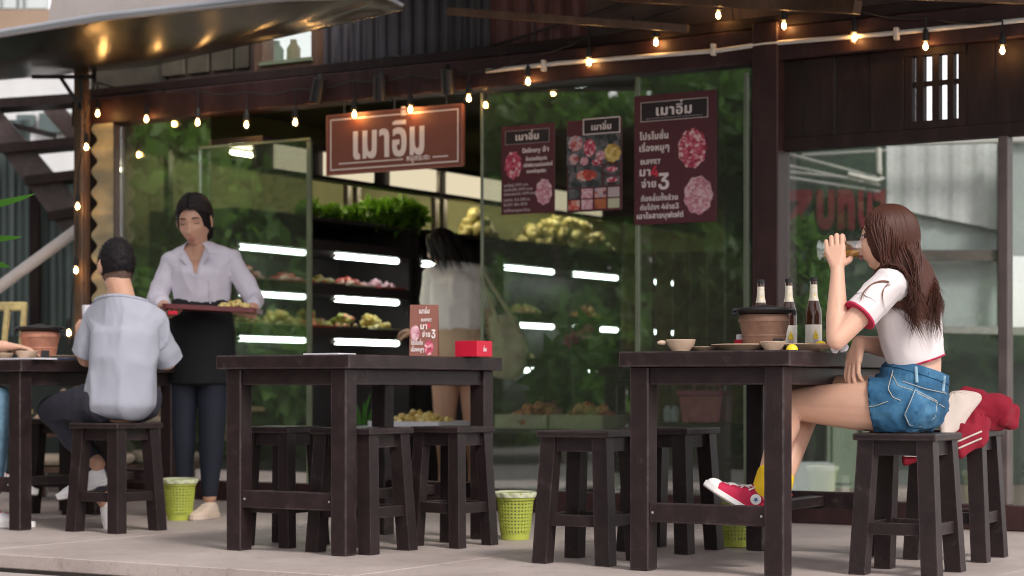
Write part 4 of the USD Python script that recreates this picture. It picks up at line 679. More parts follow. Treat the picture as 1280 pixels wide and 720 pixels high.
def ribw(u, v):
    x = x0 + u * (x1 - x0); zt_, zb_ = 2.33, np.interp(x, [x0, x1], [1.87, 1.66])
    return np.stack([x, 13.5 + .006 * np.clip(1.6 * np.sin(2 * np.pi * x / .16), -1, 1), zb_ + v * (zt_ - zb_)], -1)
obj("corrugated_sheet", shell(grid(ribw, 110, 2), -.003), "corrugated_white", wb)
wpart("wall_panel", "pale_wall", [PZ(1108, 318, 13.56), PZ(1300, 318, 13.56), PZ(1300, 190, 13.56), PZ(1108, 190, 13.56)], 13.60)
wpart("wall_panel", "pale_wall", [PZ(1150, 412, 13.5), PZ(1252, 412, 13.5), PZ(1252, 327, 13.5), PZ(1150, 327, 13.5)], 13.5)
wpart("cross_rail", "steel_frame", [PZ(1090, 327, 13.4), PZ(1256, 327, 13.4), PZ(1256, 313, 13.4), PZ(1090, 313, 13.4)], 13.4, .06)
wpart("corner_stud", "steel_frame", [PZ(1246, 412, 13.35), PZ(1256, 412, 13.35), PZ(1256, 180, 13.35), PZ(1246, 180, 13.35)], 13.35, .06)
wpart("lower_panel", "dark_green", [PZ(1095, 640, 13.4), PZ(1310, 640, 13.4), PZ(1310, 414, 13.4), PZ(1095, 414, 13.4)], 13.4, .05)
wpart("ledge", "rail_metal", [PZ(1150, 416, 13.2), PZ(1310, 420, 13.2), PZ(1310, 410, 13.2), PZ(1150, 408, 13.2)], 13.2, .12)
wpart("side_panel", "pale_wall", [PZ(1264, 320, 13.3), PZ(1300, 320, 13.3), PZ(1300, 180, 13.3), PZ(1264, 180, 13.3)], 13.3)
wpart("eave", "white_pipe", [PZ(1110, 183, 13.3), PZ(1300, 178, 13.3), PZ(1300, 172, 13.3), PZ(1110, 176, 13.3)], 13.3, .1)
obj("yard_wall", obox(P(1035, 430, 14.6) * (1, 1, 0) + V(0, 0, 1.22), (1.5, .08, 2.44)), "dark_green", label="dark green yard wall carrying red letters", cat="wall")
rl = thing("yard_railing", "thin grey railings and bent conduit in front of the dark yard wall", "railing", P(1040, 220, 14.4))
for a, b in (((975, 172), (1110, 176)), ((975, 190), (1096, 222)), ((975, 205), (1100, 232)), ((985, 222), (1100, 240)), ((1002, 194), (1110, 188)), ((975, 214), (1098, 226))): obj("rail", tube([P(*a, 14.3), P(*b, 14.3)], .012, 6), "rail_metal", rl)
obj("conduit", tube([P(1098, 185, 14.2), P(1099, 215, 14.2), P(1104, 222, 14.2), P(1096, 226, 14.2), P(1060, 218, 14.2)], .02, 8), "pvc", rl, smooth=True)
ls = thing("red_lettering", "blurred red capital letters on the dark yard wall", "sign letters", P(1040, 282, 14.5))
for ch, a, b in (("Z", 985, 1014), ("U", 1020, 1043), ("n", 1046, 1068), ("U", 1072, 1090), ("Z", 1092, 1112)):
    p = P(a, 284, 14.52); hgt = P(0, 240, 14.52)[2] - p[2]
    obj("letter", text(ch, p, V(1, 0, 0), ZZ, hgt * (1.37 if ch != "n" else 1.9), .02, width=P(b, 0, 14.52)[0] - p[0], fat=9), "letter_red", ls)
yb = P(1000, 330, 13.4)
bs = thing("yard_bush", "round green bush behind the glass beside the red post", "bush", yb * (1, 1, 0))
obj("foliage", [leaves(500, yb + V(-.02, 0, -.05), (.22, .22, .36), .07, 150), leaves(300, yb + V(.06, .1, -.55), (.3, .2, .35), .07, 151)], "leaf_tree", bs); obj("stem", tube([yb * (1, 1, 0), yb], .02, 6), "bark", bs)
obj("yard_door", [obox(P(1052, 545, 12.9), (.19, .04, .72)), obox(P(1052, 545, 12.9) + V(0, -.025, 0), (.13, .02, .6))], "door_green", label="pale green door panel low behind the woman's shins", cat="door")
obj("yard_door", obox(P(1092, 545, 12.95), (.15, .04, .74)), "door_green", label="second pale green panel behind the woman's stool", cat="door")
obj("yard_step", obox(P(1005, 600, 12.7), (.34, .3, .22)), "pale_wall", label="grey blue step block behind the woman's shins", cat="step")

# ---------------------------------------------------------------- left: stair, pipe, sheds, neighbour building
nb = thing("neighbour_building", "pale building behind the stair with tan upper wall and a window row", "building", P(60, 560, 19))
def nbx(name, m, a, b, y0, y1, Y, par=None, d=.1): return obj(name, obox((P(a, y0, Y) + P(b, y1, Y)) / 2, (abs(P(b, 0, Y)[0] - P(a, 0, Y)[0]), d, abs(P(0, y0, Y)[2] - P(0, y1, Y)[2]))), m, par or nb)
nbx("wall", "corrugated_white", -400, 140, 60, 560, 19.2); nbx("upper_wall", "tan_wall", -400, 64, 13, 58, 19.0); nbx("upper_wall", "tan_wall", -400, 62, -200, -40, 19.0)
for a, b in ((-60, -30), (-27, 2), (4, 22), (25, 30), (33, 60)):
    f = nbx("window", "pale_wall", a, b, -38, 12, 19.05); nbx("pane", "front_glass", a + 1.5, b - 1.5, -36, 10, 19.0, f, .02)
for a, b, y0, y1 in ((50, 96, 142, 166), (22, 44, 144, 158)): nbx("window", "green_metal", a, b, y0, y1, 19.1)
st = thing("wooden_stair", "dark wooden stair rising left beyond the corner post", "stair", P(60, 640, 13.4))
sA, sB = P(-40, 128, 13.3), P(104, 296, 13.3)
obj("stringer", prism([PZ(-40, 134, 13.3), PZ(86, 300, 13.3), PZ(112, 286, 13.3), PZ(96, 250, 13.3), PZ(-40, 92, 13.3)], V(0, 13.3, 0), V(1, 0, 0), ZZ, -.05), "stair_wood", st)
for k, (a, y) in enumerate(((-40, 134), (6, 187), (38, 227), (68, 271))):
    p = P(a, y, 13.4); q = P(126, y - 11, 13.4)
    obj("tread", bar(p + V(0, .05, 0), q + V(0, .05, 0), .36, .045, ch=.004), "dark_panel", st)
    obj("nosing", bar(p + V(0, -.155, -.012), q + V(0, -.155, -.012), .03, .062), "dark_panel", st)
obj("stringer", prism([PZ(46, 130, 13.8), PZ(134, 232, 13.8), PZ(154, 220, 13.8), PZ(66, 118, 13.8)], V(0, 13.8, 0), V(1, 0, 0), ZZ, -.05), "stair_wood", st)
obj("stay", bar(P(16, 157, 13.5), P(70, 170, 13.5), .035), "stair_wood", st)
obj("handrail_pipe", tube([P(-60, 402, 12.35), P(97, 287, 12.35)], .036, 14), "white_pipe", smooth=True, label="thick white pipe slanting up to the corner post at the left edge", cat="pipe")
def sheet_px(a, b, y0, y1, Y, m, label, pitch=.11): return wall_px("corrugated_fence", m, a, b, y0, y1, Y, label, "fence panel", pitch)
sheet_px(-60, 38, 150, 470, 13.9, "green_metal", "grey green corrugated panel at the far left under the stair"); sheet_px(51, 116, 215, 470, 13.95, "green_metal", "grey green corrugated panel between dark stud and corner post")
obj("fence_stud", obox((P(44, 200, 13.85) + P(44, 600, 13.85)) / 2, (.066, .06, 2.1)), "dark_panel", label="dark upright stud between the two corrugated panels", cat="stud")
obj("low_wall", obox((P(30, 400, 13.6) + P(30, 640, 13.6)) / 2 + V(0, 0, -.03), (1.5, .1, 1.15)), "dark_green", label="low dark green wall behind the left table", cat="wall")
# bench with cushions, folding chair frame
bq = P(85, 600, 11.6)
bn = thing("garden_bench", "brown wooden bench with cream cushions behind the seated man", "bench", bq)
for y0, m, nm, hh, dd in ((573, "cushion", "cushion", .055, .42), (585, "brown_wood", "seat_board", .035, .46)): obj(nm, obox(P(88, y0 + 2, 11.6) + V(0, .15, 0), (.62, dd, hh), None, .02 if nm == "cushion" else .004), m, bn)
for a in (35, 136): obj("leg", bar(P(a, 590, 11.6) * (1, 1, 0), P(a, 590, 11.6), .05), "brown_wood", bn); obj("leg", bar(P(a, 590, 11.6) * (1, 1, 0) + V(0, .35, 0), P(a, 590, 11.6) + V(0, .35, 0), .05), "brown_wood", bn)
obj("cushion", obox(P(68, 528, 11.75), (.17, .30, .05), None, .02), "cushion", bn); obj("arm_rest", bar(P(42, 528, 11.7), P(82, 488, 11.7), .05, .03), "ceramic", bn); obj("rail", bar(P(30, 541, 11.7), P(140, 541, 11.7), .05), "brown_wood", bn)
ec = thing("folding_chair", "pale yellow wooden folding chair at the left edge", "chair", P(15, 600, 11.2))
for a, b in (((10, 383), (-8, 560)), ((31, 381), (17, 560)), ((-24, 383), (-44, 560))): obj("leg", bar(P(*b, 11.2), P(*a, 11.2), .042, .025), "chair_wood", ec)
obj("top_rail", bar(P(-28, 383, 11.2), P(34, 383, 11.2), .02, .05, ch=.006), "chair_wood", ec); obj("seat", obox(P(0, 515, 11.1), (.3, .3, .025)), "chair_wood", ec)

# ---------------------------------------------------------------- trees across the yard, reflected in the glass
def tree(x, y, h, r, seed, m="leaf_tree"):
    o = thing("garden_tree", "leafy green tree beside the terrace, seen reflected in the shop glass", "tree", (x, y, -.12), group="trees reflected in the glass")
    g = np.random.default_rng(seed); obj("trunk", tube([V(x, y, -.12), V(x + .1, y, h * .35), V(x - .05, y + .1, h * .8)], [.11, .08, .03], 8), "bark", o)
    cl = []
    for k in range(26):
        a, b, z = g.uniform(0, 2 * np.pi), g.uniform(.1, 1), g.uniform(.10, 1)
        cl.append(leaves(210, V(x + math.cos(a) * b * r, y + math.sin(a) * b * r, z * h), (.55, .55, .4), .115, seed * 50 + k, .4, .1))
    obj("crown", cl, m, o)
for k, (x, y, h, r) in enumerate(((-6.6, 10.6, 4.2, 1.0), (-7.2, 8.8, 4.6, 1.1), (-7.6, 7.0, 4.4, 1.1), (-9.2, 9.8, 6.2, 1.6), (-7.9, 5.2, 4.4, 1.2), (-10.5, 7.2, 6.8, 1.8), (-6.9, 12.4, 3.8, 1.0), (-7.0, 3.6, 4.0, 1.2), (-6.2, 1.9, 3.6, 1.1), (-9.6, 4.2, 6.0, 1.7), (-8.4, 1.6, 5.4, 1.6), (-6.0, .2, 3.6, 1.1))): tree(x, y, h, r, 200 + k, "leaf_deep" if k in (3, 5, 7, 9, 10) else "leaf_tree")
hg = thing("clipped_hedge", "tall green hedge beyond the garden trees, off the left edge", "hedge", V(-11.6, 5, -.12))
hd0, hd1 = V(-11.9, 15.5, 0), V(-9.9, -3.5, 0); hdd = unit(hd1 - hd0); hn = unit(np.cross(hdd, ZZ)) * -1; hn = hn if hn[0] > 0 else -hn
hp_ = [leaves(1000, hd0 + hdd * (s + .5) * 1.0 + hn * .25 * g2 + V(0, 0, z), (.75, .75, .75), .12, 900 + int(s * 7 + z), .35, .1) for s in range(19) for z, g2 in ((.6, 1), (1.9, .8), (3.2, .9), (4.4, .6))]
obj("foliage", hp_, "leaf_hedge", hg); obj("stems", bar(hd0 + V(0, 0, 2.2), hd1 + V(0, 0, 2.2), .3, 4.6), "leaf_hedge", hg)
obj("garden_wall", bar(V(-13.5, 16, 1.0), V(-11.5, -4, 1.0), .2, 2.2), "grime_wall", label="dim brown garden wall behind the hedge, beyond the left edge", cat="wall")
lp = thing("leafy_plant", "bright green blades poking in at the left edge of the picture", "plant", V(-2.05, 7.2, 0))
def blade(a, m_, b, wd): 
    pts = np.array([a, m_, b]); s = np.linspace(0, 1, 12)[:, None]; c = (1 - s) ** 2 * pts[0] + 2 * s * (1 - s) * pts[1] + s ** 2 * pts[2]; wid = wd * np.sin(np.pi * np.clip(s * .93 + .06, 0, 1)) ** .8
    up = V(.15, -.35, 1); v = np.stack([c + up * wid, c - V(0, 0, .0) * 1, c - up * wid], 1).reshape(-1, 3); f = []
    for i in range(11):
        for j in range(2): f.append([3 * i + j, 3 * i + 3 + j, 3 * i + 4 + j, 3 * i + 1 + j])
    return shell(tri((v, np.array(f))), .0015)
for a, m_, b, wd in (((-60, 262), (0, 258), (44, 242), .013), ((-60, 300), (-8, 300), (28, 296), .012), ((-70, 322), (-20, 324), (13, 334), .016)): obj("leaf", blade(P(*a, 7.3), P(*m_, 7.3), P(*b, 7.3), wd), "leaf_near", lp)
obj("stem", tube([V(-2.05, 7.2, -.1), P(-66, 400, 7.3), P(-64, 262, 7.3)], .012, 7), "leaf_deep", lp)

# ================================================================ FURNITURE
def make_table(label, loc, rz, grp):
    t = thing("wooden_table", label, "table", loc, rz, grp); H = .78; w, l = .33, .56; a, b = .26, .50
    O = lambda n, c, s, ch=.003: obj(n, obox(V(*c), s, None, ch), "table_wood", t, world=False)
    O("tabletop", (0, 0, H - .0275), (2 * w, 2 * l, .055), .004)
    for sx in (-1, 1):
        for sy in (-1, 1): O("leg", (sx * a, sy * b, (H - .055) / 2), (.074, .074, H - .055), .004)
    for sy in (-1, 1):
        O("apron", (0, sy * (b + .006), H - .055 - .032), (2 * a - .074, .03, .062)); O("foot_rail", (0, sy * (b + .010), .207), (2 * a - .074, .036, .070))
    for sx in (-1, 1): O("apron", (sx * (a + .006), 0, H - .055 - .032), (.03, 2 * b - .074, .062))
    for sy in (-1, 1):
        for sx in (-1, 1): obj("screw", lathe([(0, 0), (.005, 0), (.0045, .002), (0, .0025)], V(sx * (a - .05), sy * (b + .028), .207), 8, np.array([V(1, 0, 0), V(0, 0, 1), V(0, sy, 0)])), "rail_metal", t, world=False)
    O("stretcher", (0, 0, .207), (.05, 2 * b - .018, .040))
    return t
tabs = []
T3C, T3R = V(.9515, 7.4575, 0), -31.0
T2C, T2R = V(-.614, 8.33, 0), -31.5
T1C, T1R = V(-2.195, 9.71, 0), -33.0
t0 = make_table("dark wooden table with clay stove, plates and beer bottles, where the woman drinks", T3C, T3R, "dark wooden tables on the terrace")
dup(t0, "bare dark wooden table in the middle with a menu card and red box", T2C, T2R)
dup(t0, "dark wooden table at the left edge with the seated man and clay stove", T1C, T1R)
def make_stool(label, loc, rz, grp):
    s = thing("wooden_stool", label, "stool", loc, rz, grp); H = .492; a0, a1 = .106, .131
    obj("seat", obox(V(0, 0, H - .0125), (.30, .30, .025), None, .004), "stool_wood", s, world=False)
    for sx in (-1, 1):
        for sy in (-1, 1):
            p0, p1 = V(sx * a1, sy * a1, 0), V(sx * a0, sy * a0, H - .026); k = .030
            cs = [(-k, -k), (k, -k), (k, k), (-k, k)]
            v = np.array([p0 + V(*c, 0) for c in cs] + [p1 + V(*c, 0) for c in cs])
            obj("leg", (v, np.array([[3, 2, 1, 0], [4, 5, 6, 7], [0, 1, 5, 4], [1, 2, 6, 5], [2, 3, 7, 6], [3, 0, 4, 7]])), "stool_wood", s, world=False)
    for k in (-1, 1):
        obj("apron", obox(V(0, k * .108, H - .052), (.155, .022, .05)), "stool_wood", s, world=False); obj("apron", obox(V(k * .108, 0, H - .052), (.022, .155, .05)), "stool_wood", s, world=False)
        r = a1 - (a1 - a0) * .15 / H
        obj("foot_rail", obox(V(0, k * r, .160), (2 * r - .058, .028, .042)), "stool_wood", s, world=False); obj("foot_rail", obox(V(k * r, 0, .160), (.028, 2 * r - .058, .042)), "stool_wood", s, world=False)
    return s
st0 = None
for x, y, rz, lab in ((1.395, 7.05, -30, "dark stool the drinking woman sits on"), (1.70, 7.66, -28, "dark stool carrying the red and cream jacket"), (.292, 7.50, -29, "empty stool standing left of the table with bottles"), (.635, 8.02, -32, "empty stool seen between the legs of the table with bottles"),
                      (-.945, 8.28, -33, "leftmost stool pushed under the bare middle table"), (-.60, 7.99, -32, "front stool tucked under the bare middle table"), (-.245, 8.27, -36, "right stool under the bare middle table"), (-1.80, 9.10, -33, "dark stool the man in the pale blue shirt sits on"), (-2.31, 10.42, -30, "darker stool in the shade behind the left table's leg")):
    if st0 is None: st0 = make_stool(lab, (x, y, 0), rz, "dark square stools")
    else:
        q = dup(st0, lab, (x, y, 0), rz)
        if "leftmost stool" in lab or "right stool under" in lab: UsdGeom.Xformable(q).AddScaleOp().Set(Gf.Vec3f(.84, .84, 1))

# lime waste baskets with open lattice
def make_basket(label, loc):
    o = thing("waste_basket", label, "basket", loc, 0, "lime plastic baskets on the terrace"); h, r0, r1 = .20, .060, .080; R = lambda z: r0 + (r1 - r0) * z / h
    obj("rim", lathe([(R(h) - .004, h - .03), (R(h) + .003, h - .03), (R(h) + .006, h - .012), (R(h) + .007, h), (R(h) - .004, h), (R(h) - .004, h - .03)], n=32), "lime_plastic", o, smooth=40, world=False)
    obj("base", lathe([(0, 0), (R(0), 0), (R(.03), .03), (R(.03) - .004, .03), (0, .012)], n=32), "lime_plastic", o, smooth=40, world=False)
    ms = []
    for k in range(30):
        a = 2 * math.pi * k / 30; d = V(math.cos(a), math.sin(a), 0); ms.append(bar(d * R(.028) + V(0, 0, .028), d * R(h - .028) + V(0, 0, h - .028), .0075, .004, up=d))
    for k in range(9):
        z = .045 + .0145 * k; ms.append(lathe([(R(z) - .002, z - .0035), (R(z) + .002, z - .0035), (R(z) + .002, z + .0035), (R(z) - .002, z + .0035), (R(z) - .002, z - .0035)], n=30))
    obj("lattice", ms, "lime_plastic", o, world=False)
    g = np.random.default_rng(5); b = lathe([(0, .03), (R(.03) - .008, .032), (R(h) - .010, h - .02), (R(h) + .004, h + .006), (R(h) + .010, h - .002), (R(h) + .0085, h - .018)], n=48)
    b.vertices[:, :2] *= 1 + .06 * np.sin(np.arctan2(b.vertices[:, 1], b.vertices[:, 0]) * 11)[:, None] * (b.vertices[:, 2:3] > h - .01); obj("liner", b, "bin_bag", o, smooth=True, world=False)
    return o
bk = make_basket("lime basket between the seated man's stool and the waitress", P(224, 653, 9.85) * (1, 1, 0))
dup(bk, "lime basket on the floor right of the bare middle table", P(644, 680, 8.6) * (1, 1, 0)); dup(bk, "lime basket under the table with bottles, by the red sneaker", P(921, 683, 8.22) * (1, 1, 0))

# ================================================================ TABLEWARE
TOP = .7815
def at(px, Y, z=TOP): return V((px - 640) * Y / FPX, Y, z)
def stove(label, c, m, k=1.0):
    o = thing("clay_stove", label, "clay stove", c); K = lambda pr: [(r * k, z * k) for r, z in pr]
    b = lathe(K([(0, .004), (.066, 0), (.070, .004), (.080, .055), (.0825, .058), (.080, .062), (.090, .105), (.094, .11), (.094, .118), (.088, .135), (.075, .137), (.06, .09), (0, .085)]), c, 36)
    body = obj("body", b, m, o, smooth=35)
    for s, z in ((V(.25, -1, 0), .030), ):
        d = unit(s); obj("fire_door", obox(c + d * .070 * k + V(.024 * k, 0, z * k), (.036 * k, .016, .034 * k), np.array([unit(np.cross(d, ZZ)), d, ZZ])), "soot", body)
    obj("pan", lathe(K([(0, .130), (.080, .134), (.108, .146), (.1125, .152), (.112, .158), (.104, .160), (.085, .150), (.05, .165), (0, .175)]), c, 36), "soot", o, smooth=35)
    for a in (-.25, math.pi + .2): obj("pan_handle", tube([c + k * V(math.cos(a + s) * .112, math.sin(a + s) * .112, .150 - q) for s, q in ((-.25, 0), (-.2, .012), (.2, .012), (.25, 0))], .006, 6), "soot", o)
    return o
stove("brown clay charcoal stove with black pan, before the beer bottles", at(955, 7.30), "clay_brown", 1.0)
stove("terracotta clay charcoal stove with black pan on the left table", at(50, 9.62), "clay", 1.02)
def bottle(label, c, rz):
    b = thing("beer_bottle", label, "bottle", c, 0, "brown beer bottles by the clay stove")
    R_ = lambda pr, n=24: lathe([(r * .97, z * 1.12) for r, z in pr], c, n)
    obj("glass", R_([(0, 0), (.030, 0), (.0315, .004), (.0315, .125), (.029, .142), (.020, .170), (.0150, .190), (.0128, .238), (.0145, .240), (.0145, .247), (.012, .249), (0, .249)]), "bottle_glass", b, smooth=35)
    obj("label_wrap", R_([(.0319, .020), (.0322, .021), (.0322, .092), (.0319, .093)]), "bottle_label", b, smooth=True)
    obj("label_band", R_([(.0323, .022), (.0325, .023), (.0325, .031), (.0323, .032)]), "gold", b, smooth=True)
    obj("neck_foil", R_([(.0195, .1725), (.0198, .173), (.0155, .191), (.0135, .226), (.0132, .227)]), "foil", b, smooth=True)
    obj("cap", R_([(.0132, .238), (.0150, .239), (.0150, .249), (.011, .2515), (0, .252)], 20), "black_rubber", b)
    d = unit(V(.0 + rz, -1, 0)); x = unit(np.cross(d, ZZ)) * -1; o = c + d * .0326
    em = prism(Point(0, 0).buffer(.0085, 8).union(Polygon([(-.004, .004), (.004, .004), (.002, .018), (-.002, .018)])).union(Polygon([(-.011, -.006), (.011, -.006), (.007, -.013), (-.007, -.013)])), o + V(0, 0, .064), x, ZZ, .001)
    obj("emblem", em, "gold", b); obj("label_print", [prism([(-.010, z), (.010, z), (.010, z + .0025), (-.010, z + .0025)], o + V(0, 0, .034), x, ZZ, .0008) for z in (0, .005, .010)], "ink_grey", b)
    obj("neck_emblem", prism(Polygon([(-.003, 0), (.003, 0), (.002, .028), (-.002, .028)]), c + d * .0172 + V(0, 0, .19), x, V(0, .12, 1), .0008), "gold", b)
for px, Y, rz, lab in ((951, 7.62, 0, "brown beer bottle hidden up to its neck behind the clay stove"), (986, 7.55, .1, "brown beer bottle just right of the clay stove"), (1017, 7.45, .1, "brown beer bottle nearest the woman's elbow")): bottle(lab, at(px, Y), rz)
def dish(label, c, prof, cat="plate", m="ceramic", name="plate"): return obj(name, lathe(prof, c, 36), m, smooth=30, label=label, cat=cat)
PLATE = [(0, .004), (.055, .0), (.060, .003), (.112, .020), (.115, .023), (.112, .025), (.062, .010), (0, .009)]
dish("beige plate in front of the clay stove on the bottle table", at(928, 7.16), [(r * .98, z) for r, z in PLATE])
dish("beige plate with lemon under the woman's raised elbow", at(1006, 7.12), PLATE)
dish("small beige saucer at the left end of the bottle table", at(880, 7.25), [(r * .6, z * .7) for r, z in PLATE])
BOWL = [(0, .003), (.030, 0), (.033, .003), (.048, .022), (.053, .040), (.0515, .042), (.046, .026), (.03, .009), (0, .008)]
bw = thing("dipping_bowl", "beige handled dipping bowl at the left end of the bottle table", "bowl", at(851, 7.16))
obj("bowl", lathe(BOWL, at(851, 7.16), 32), "ceramic", bw, smooth=30); obj("handle", tube([at(840, 7.16) + V(-.025, 0, .030), at(840, 7.16) + V(-.04, -.004, .031), at(840, 7.16) + V(-.052, -.005, .029)], [.008, .009, .005], 8), "ceramic", bw, smooth=True)
dish("small beige bowl leaning between the two plates", at(966, 7.06), [(r * .85, z * .8) for r, z in BOWL], "bowl", name="bowl")
def lemon(label, c, r): return obj("lemon_wedge", tri(Manifold.sphere(r, 20).trim_by_plane((0, 0, 1), 0).translate(tuple(map(float, c)))), "lemon", smooth=40, label=label, cat="lemon")
lemon("yellow lemon piece on the table's near edge", at(990, 6.93), .021); lemon("yellow lemon piece on the plate under the woman's elbow", at(1026, 7.10, TOP + .012), .024)
bx = thing("sauce_box", "small red box with white lid left of the brown clay stove", "box", at(925, 7.40)); obj("body", obox(at(925, 7.40) + V(0, 0, .024), (.033, .033, .046), RF, .002), "box_red", bx); obj("lid", lathe([(0, .047), (.013, .047), (.014, .05), (.0135, .066), (0, .068)], at(925, 7.40), 16), "paper", bx, smooth=40)
obj("tissue", heap(30, at(1050, 7.0, TOP + .003), .03, .02, .02, .012, 8), "paper", smooth=True, label="crumpled tissue on the table below the woman's elbow", cat="tissue")
# middle table: menu card and tissue box
c = at(511.5, 8.30); cw = .118; cd = RF * 1.0; fx = unit(V(1, -.10, 0)); fn = unit(np.cross(fx, ZZ))
mc = thing("menu_card", "small upright dark red menu card on the bare middle table", "menu card", c)
for s in (0, 1): obj("panel", prism([(0, 0), (cw, 0), (cw, .215), (0, .215)], c - fn * (.0) + V(0, .05 * s, 0) if not s else c - fn * .06, fx, V(0, 0, 1) + (-fn * .12 if s == 0 else fn * .12), -.003 if not s else .003), "sign_red", mc)
up_ = V(0, 0, 1) - fn * .12; oc = c + fn * .0015
CT = lambda t, x, y, size, wd, m="ink_white", sl=0: obj("lettering", text(t, oc + fx * x + up_ * y, fx, up_, size, .001, width=wd, slope=sl), m, mc)
CT(NAME, .037, .178, .030, .046); CT("BUFFET", .047, .145, .016, .045); CT("\u0e21\u0e32", .043, .112, .038, .032); CT("4", .072, .118, .030, .016, "ink_red"); CT("\u0e08\u0e48\u0e32\u0e22", .052, .080, .034, .036); CT("3", .090, .075, .050, .020)
CT("\u0e42\u0e1b\u0e23\u0e42\u0e21\u0e0a\u0e31\u0e48\u0e19", .006, .048, .026, .052); CT("\u0e40\u0e23\u0e37\u0e48\u0e2d\u0e07\u0e2b\u0e21\u0e39\u0e46", .006, .020, .026, .056)
for cx_, cz_, m_ in ((.023, .097, "meat_pink"), (.082, .036, "meat_red")): obj("meat_plate", prism(Point(0, 0).buffer(1, 12), oc + fx * cx_ + up_ * cz_, fx * .019, up_ * .032, 2.0), m_, mc)
R45 = np.array([unit(V(1, -.62, 0)), unit(V(.62, 1, 0)), ZZ]); c = at(592, 8.42)
tb = thing("tissue_box", "bright red tissue box on the bare middle table", "tissue box", c)
obj("box", obox(c + V(0, 0, .033), (.112, .118, .066), R45, .002), "box_red", tb)
for d, x in ((-R45[1], R45[0]), (R45[0], R45[1])): obj("lettering", text("\u0e2d\u0e34\u0e48\u0e21", c + d * (.0595 if x is R45[0] else .0565) + V(0, 0, .022), x, ZZ, .026, .001, width=.03, align="c"), "ink_white", tb)
obj("leaflet", obox(at(412, 7.95) + V(0, 0, .003), (.17, .12, .006), np.array([U, Wd, ZZ])), "paper", label="white leaflet lying flat at the near corner of the bare table", cat="leaflet")
# left table
dish("beige dipping bowl in front of the terracotta stove", at(34, 9.36), BOWL, "bowl", name="bowl"); dish("beige plate right of the terracotta stove on the left table", at(82, 9.66), [(r * .9, z) for r, z in PLATE])
dish("small beige bowl at the far left edge of the left table", at(4, 9.45), [(r * .9, z * .8) for r, z in BOWL], "bowl", name="bowl")
obj("menu_sheet", obox(at(34, 9.22) + V(0, 0, .003), (.24, .14, .006), np.array([U, Wd, ZZ])), "paper", label="white sheet along the near edge of the left table", cat="paper")
obj("tablet", obox(at(78, 9.43) + V(0, 0, .006), (.17, .12, .010), np.array([U, Wd, ZZ]), .002), "tablet_blue", label="dark blue tablet beside the white sheet on the left table", cat="tablet")

# ================================================================ PEOPLE
MF = Manifold
def Sph(c, r, n=20): return MF.sphere(float(r), n).translate(tuple(map(float, c)))
def Ell(c, rad, x=(1, 0, 0), y=(0, 1, 0), z=(0, 0, 1), n=28):
    A = np.stack([np.array(x, float) * rad[0], np.array(y, float) * rad[1], np.array(z, float) * rad[2], np.array(c, float)], 1); return MF.sphere(1.0, n).transform(A)
def Bone(a, ra, b, rb, n=20): return MF.batch_hull([Sph(a, ra, n), Sph(b, rb, n)])
def Chain(*pr): return MF.batch_boolean([Bone(pr[i][0], pr[i][1], pr[i + 1][0], pr[i + 1][1]) for i in range(len(pr) - 1)], manifold3d.OpType.Add)
def Hull(*ms): return MF.batch_hull(list(ms))
def Add(*ms): return MF.batch_boolean(list(ms), manifold3d.OpType.Add)
def to_m(t): return MF(manifold3d.Mesh(np.asarray(t.vertices, np.float32), np.asarray(t.faces, np.uint32)))
def calm(t, it):
    """Taubin smoothing; a vertex that would jump stays where it was."""
    t.merge_vertices(); v0 = np.array(t.vertices); trimesh.smoothing.filter_taubin(t, lamb=.5, nu=.53, iterations=it); v = np.array(t.vertices)
    far = np.linalg.norm(v - v0, axis=1) > .03; v[far] = v0[far]; t.vertices = v; return t
def soft(m, edge=.02, it=14, folds=0.0, freq=(9, 9, 9), seed=0, axis=None):
    """Refine, smooth and, for cloth, ripple a solid."""
    t = calm(tri(m.refine_to_length(edge)), it)
    if folds:
        n = np.array(t.vertex_normals); p = np.array(t.vertices) * np.array(freq)
        f = meshkit.fbm(p, 3, seed); f2 = 1 - np.abs(2 * meshkit.noise(p * .8 + 3, seed + 5) - 1)
        t.vertices = t.vertices + n * ((f - .5) * 1.2 + (f2 ** 3 - .35) * .8)[:, None] * folds
    return t
def cut(t, *planes):
    m = to_m(t)
    for n, d in planes: m = m.trim_by_plane(tuple(map(float, unit(n))), float(np.dot(unit(n), d)))
    return m
def band(t, n, p, width, grow):
    """A hem: the slice of t between two parallel planes, a little proud of it."""
    g = t.copy(); g.vertices = g.vertices + np.array(t.vertex_normals) * grow; n = unit(n)
    return cut(g, (n, np.asarray(p)), (-n, np.asarray(p) + n * width))
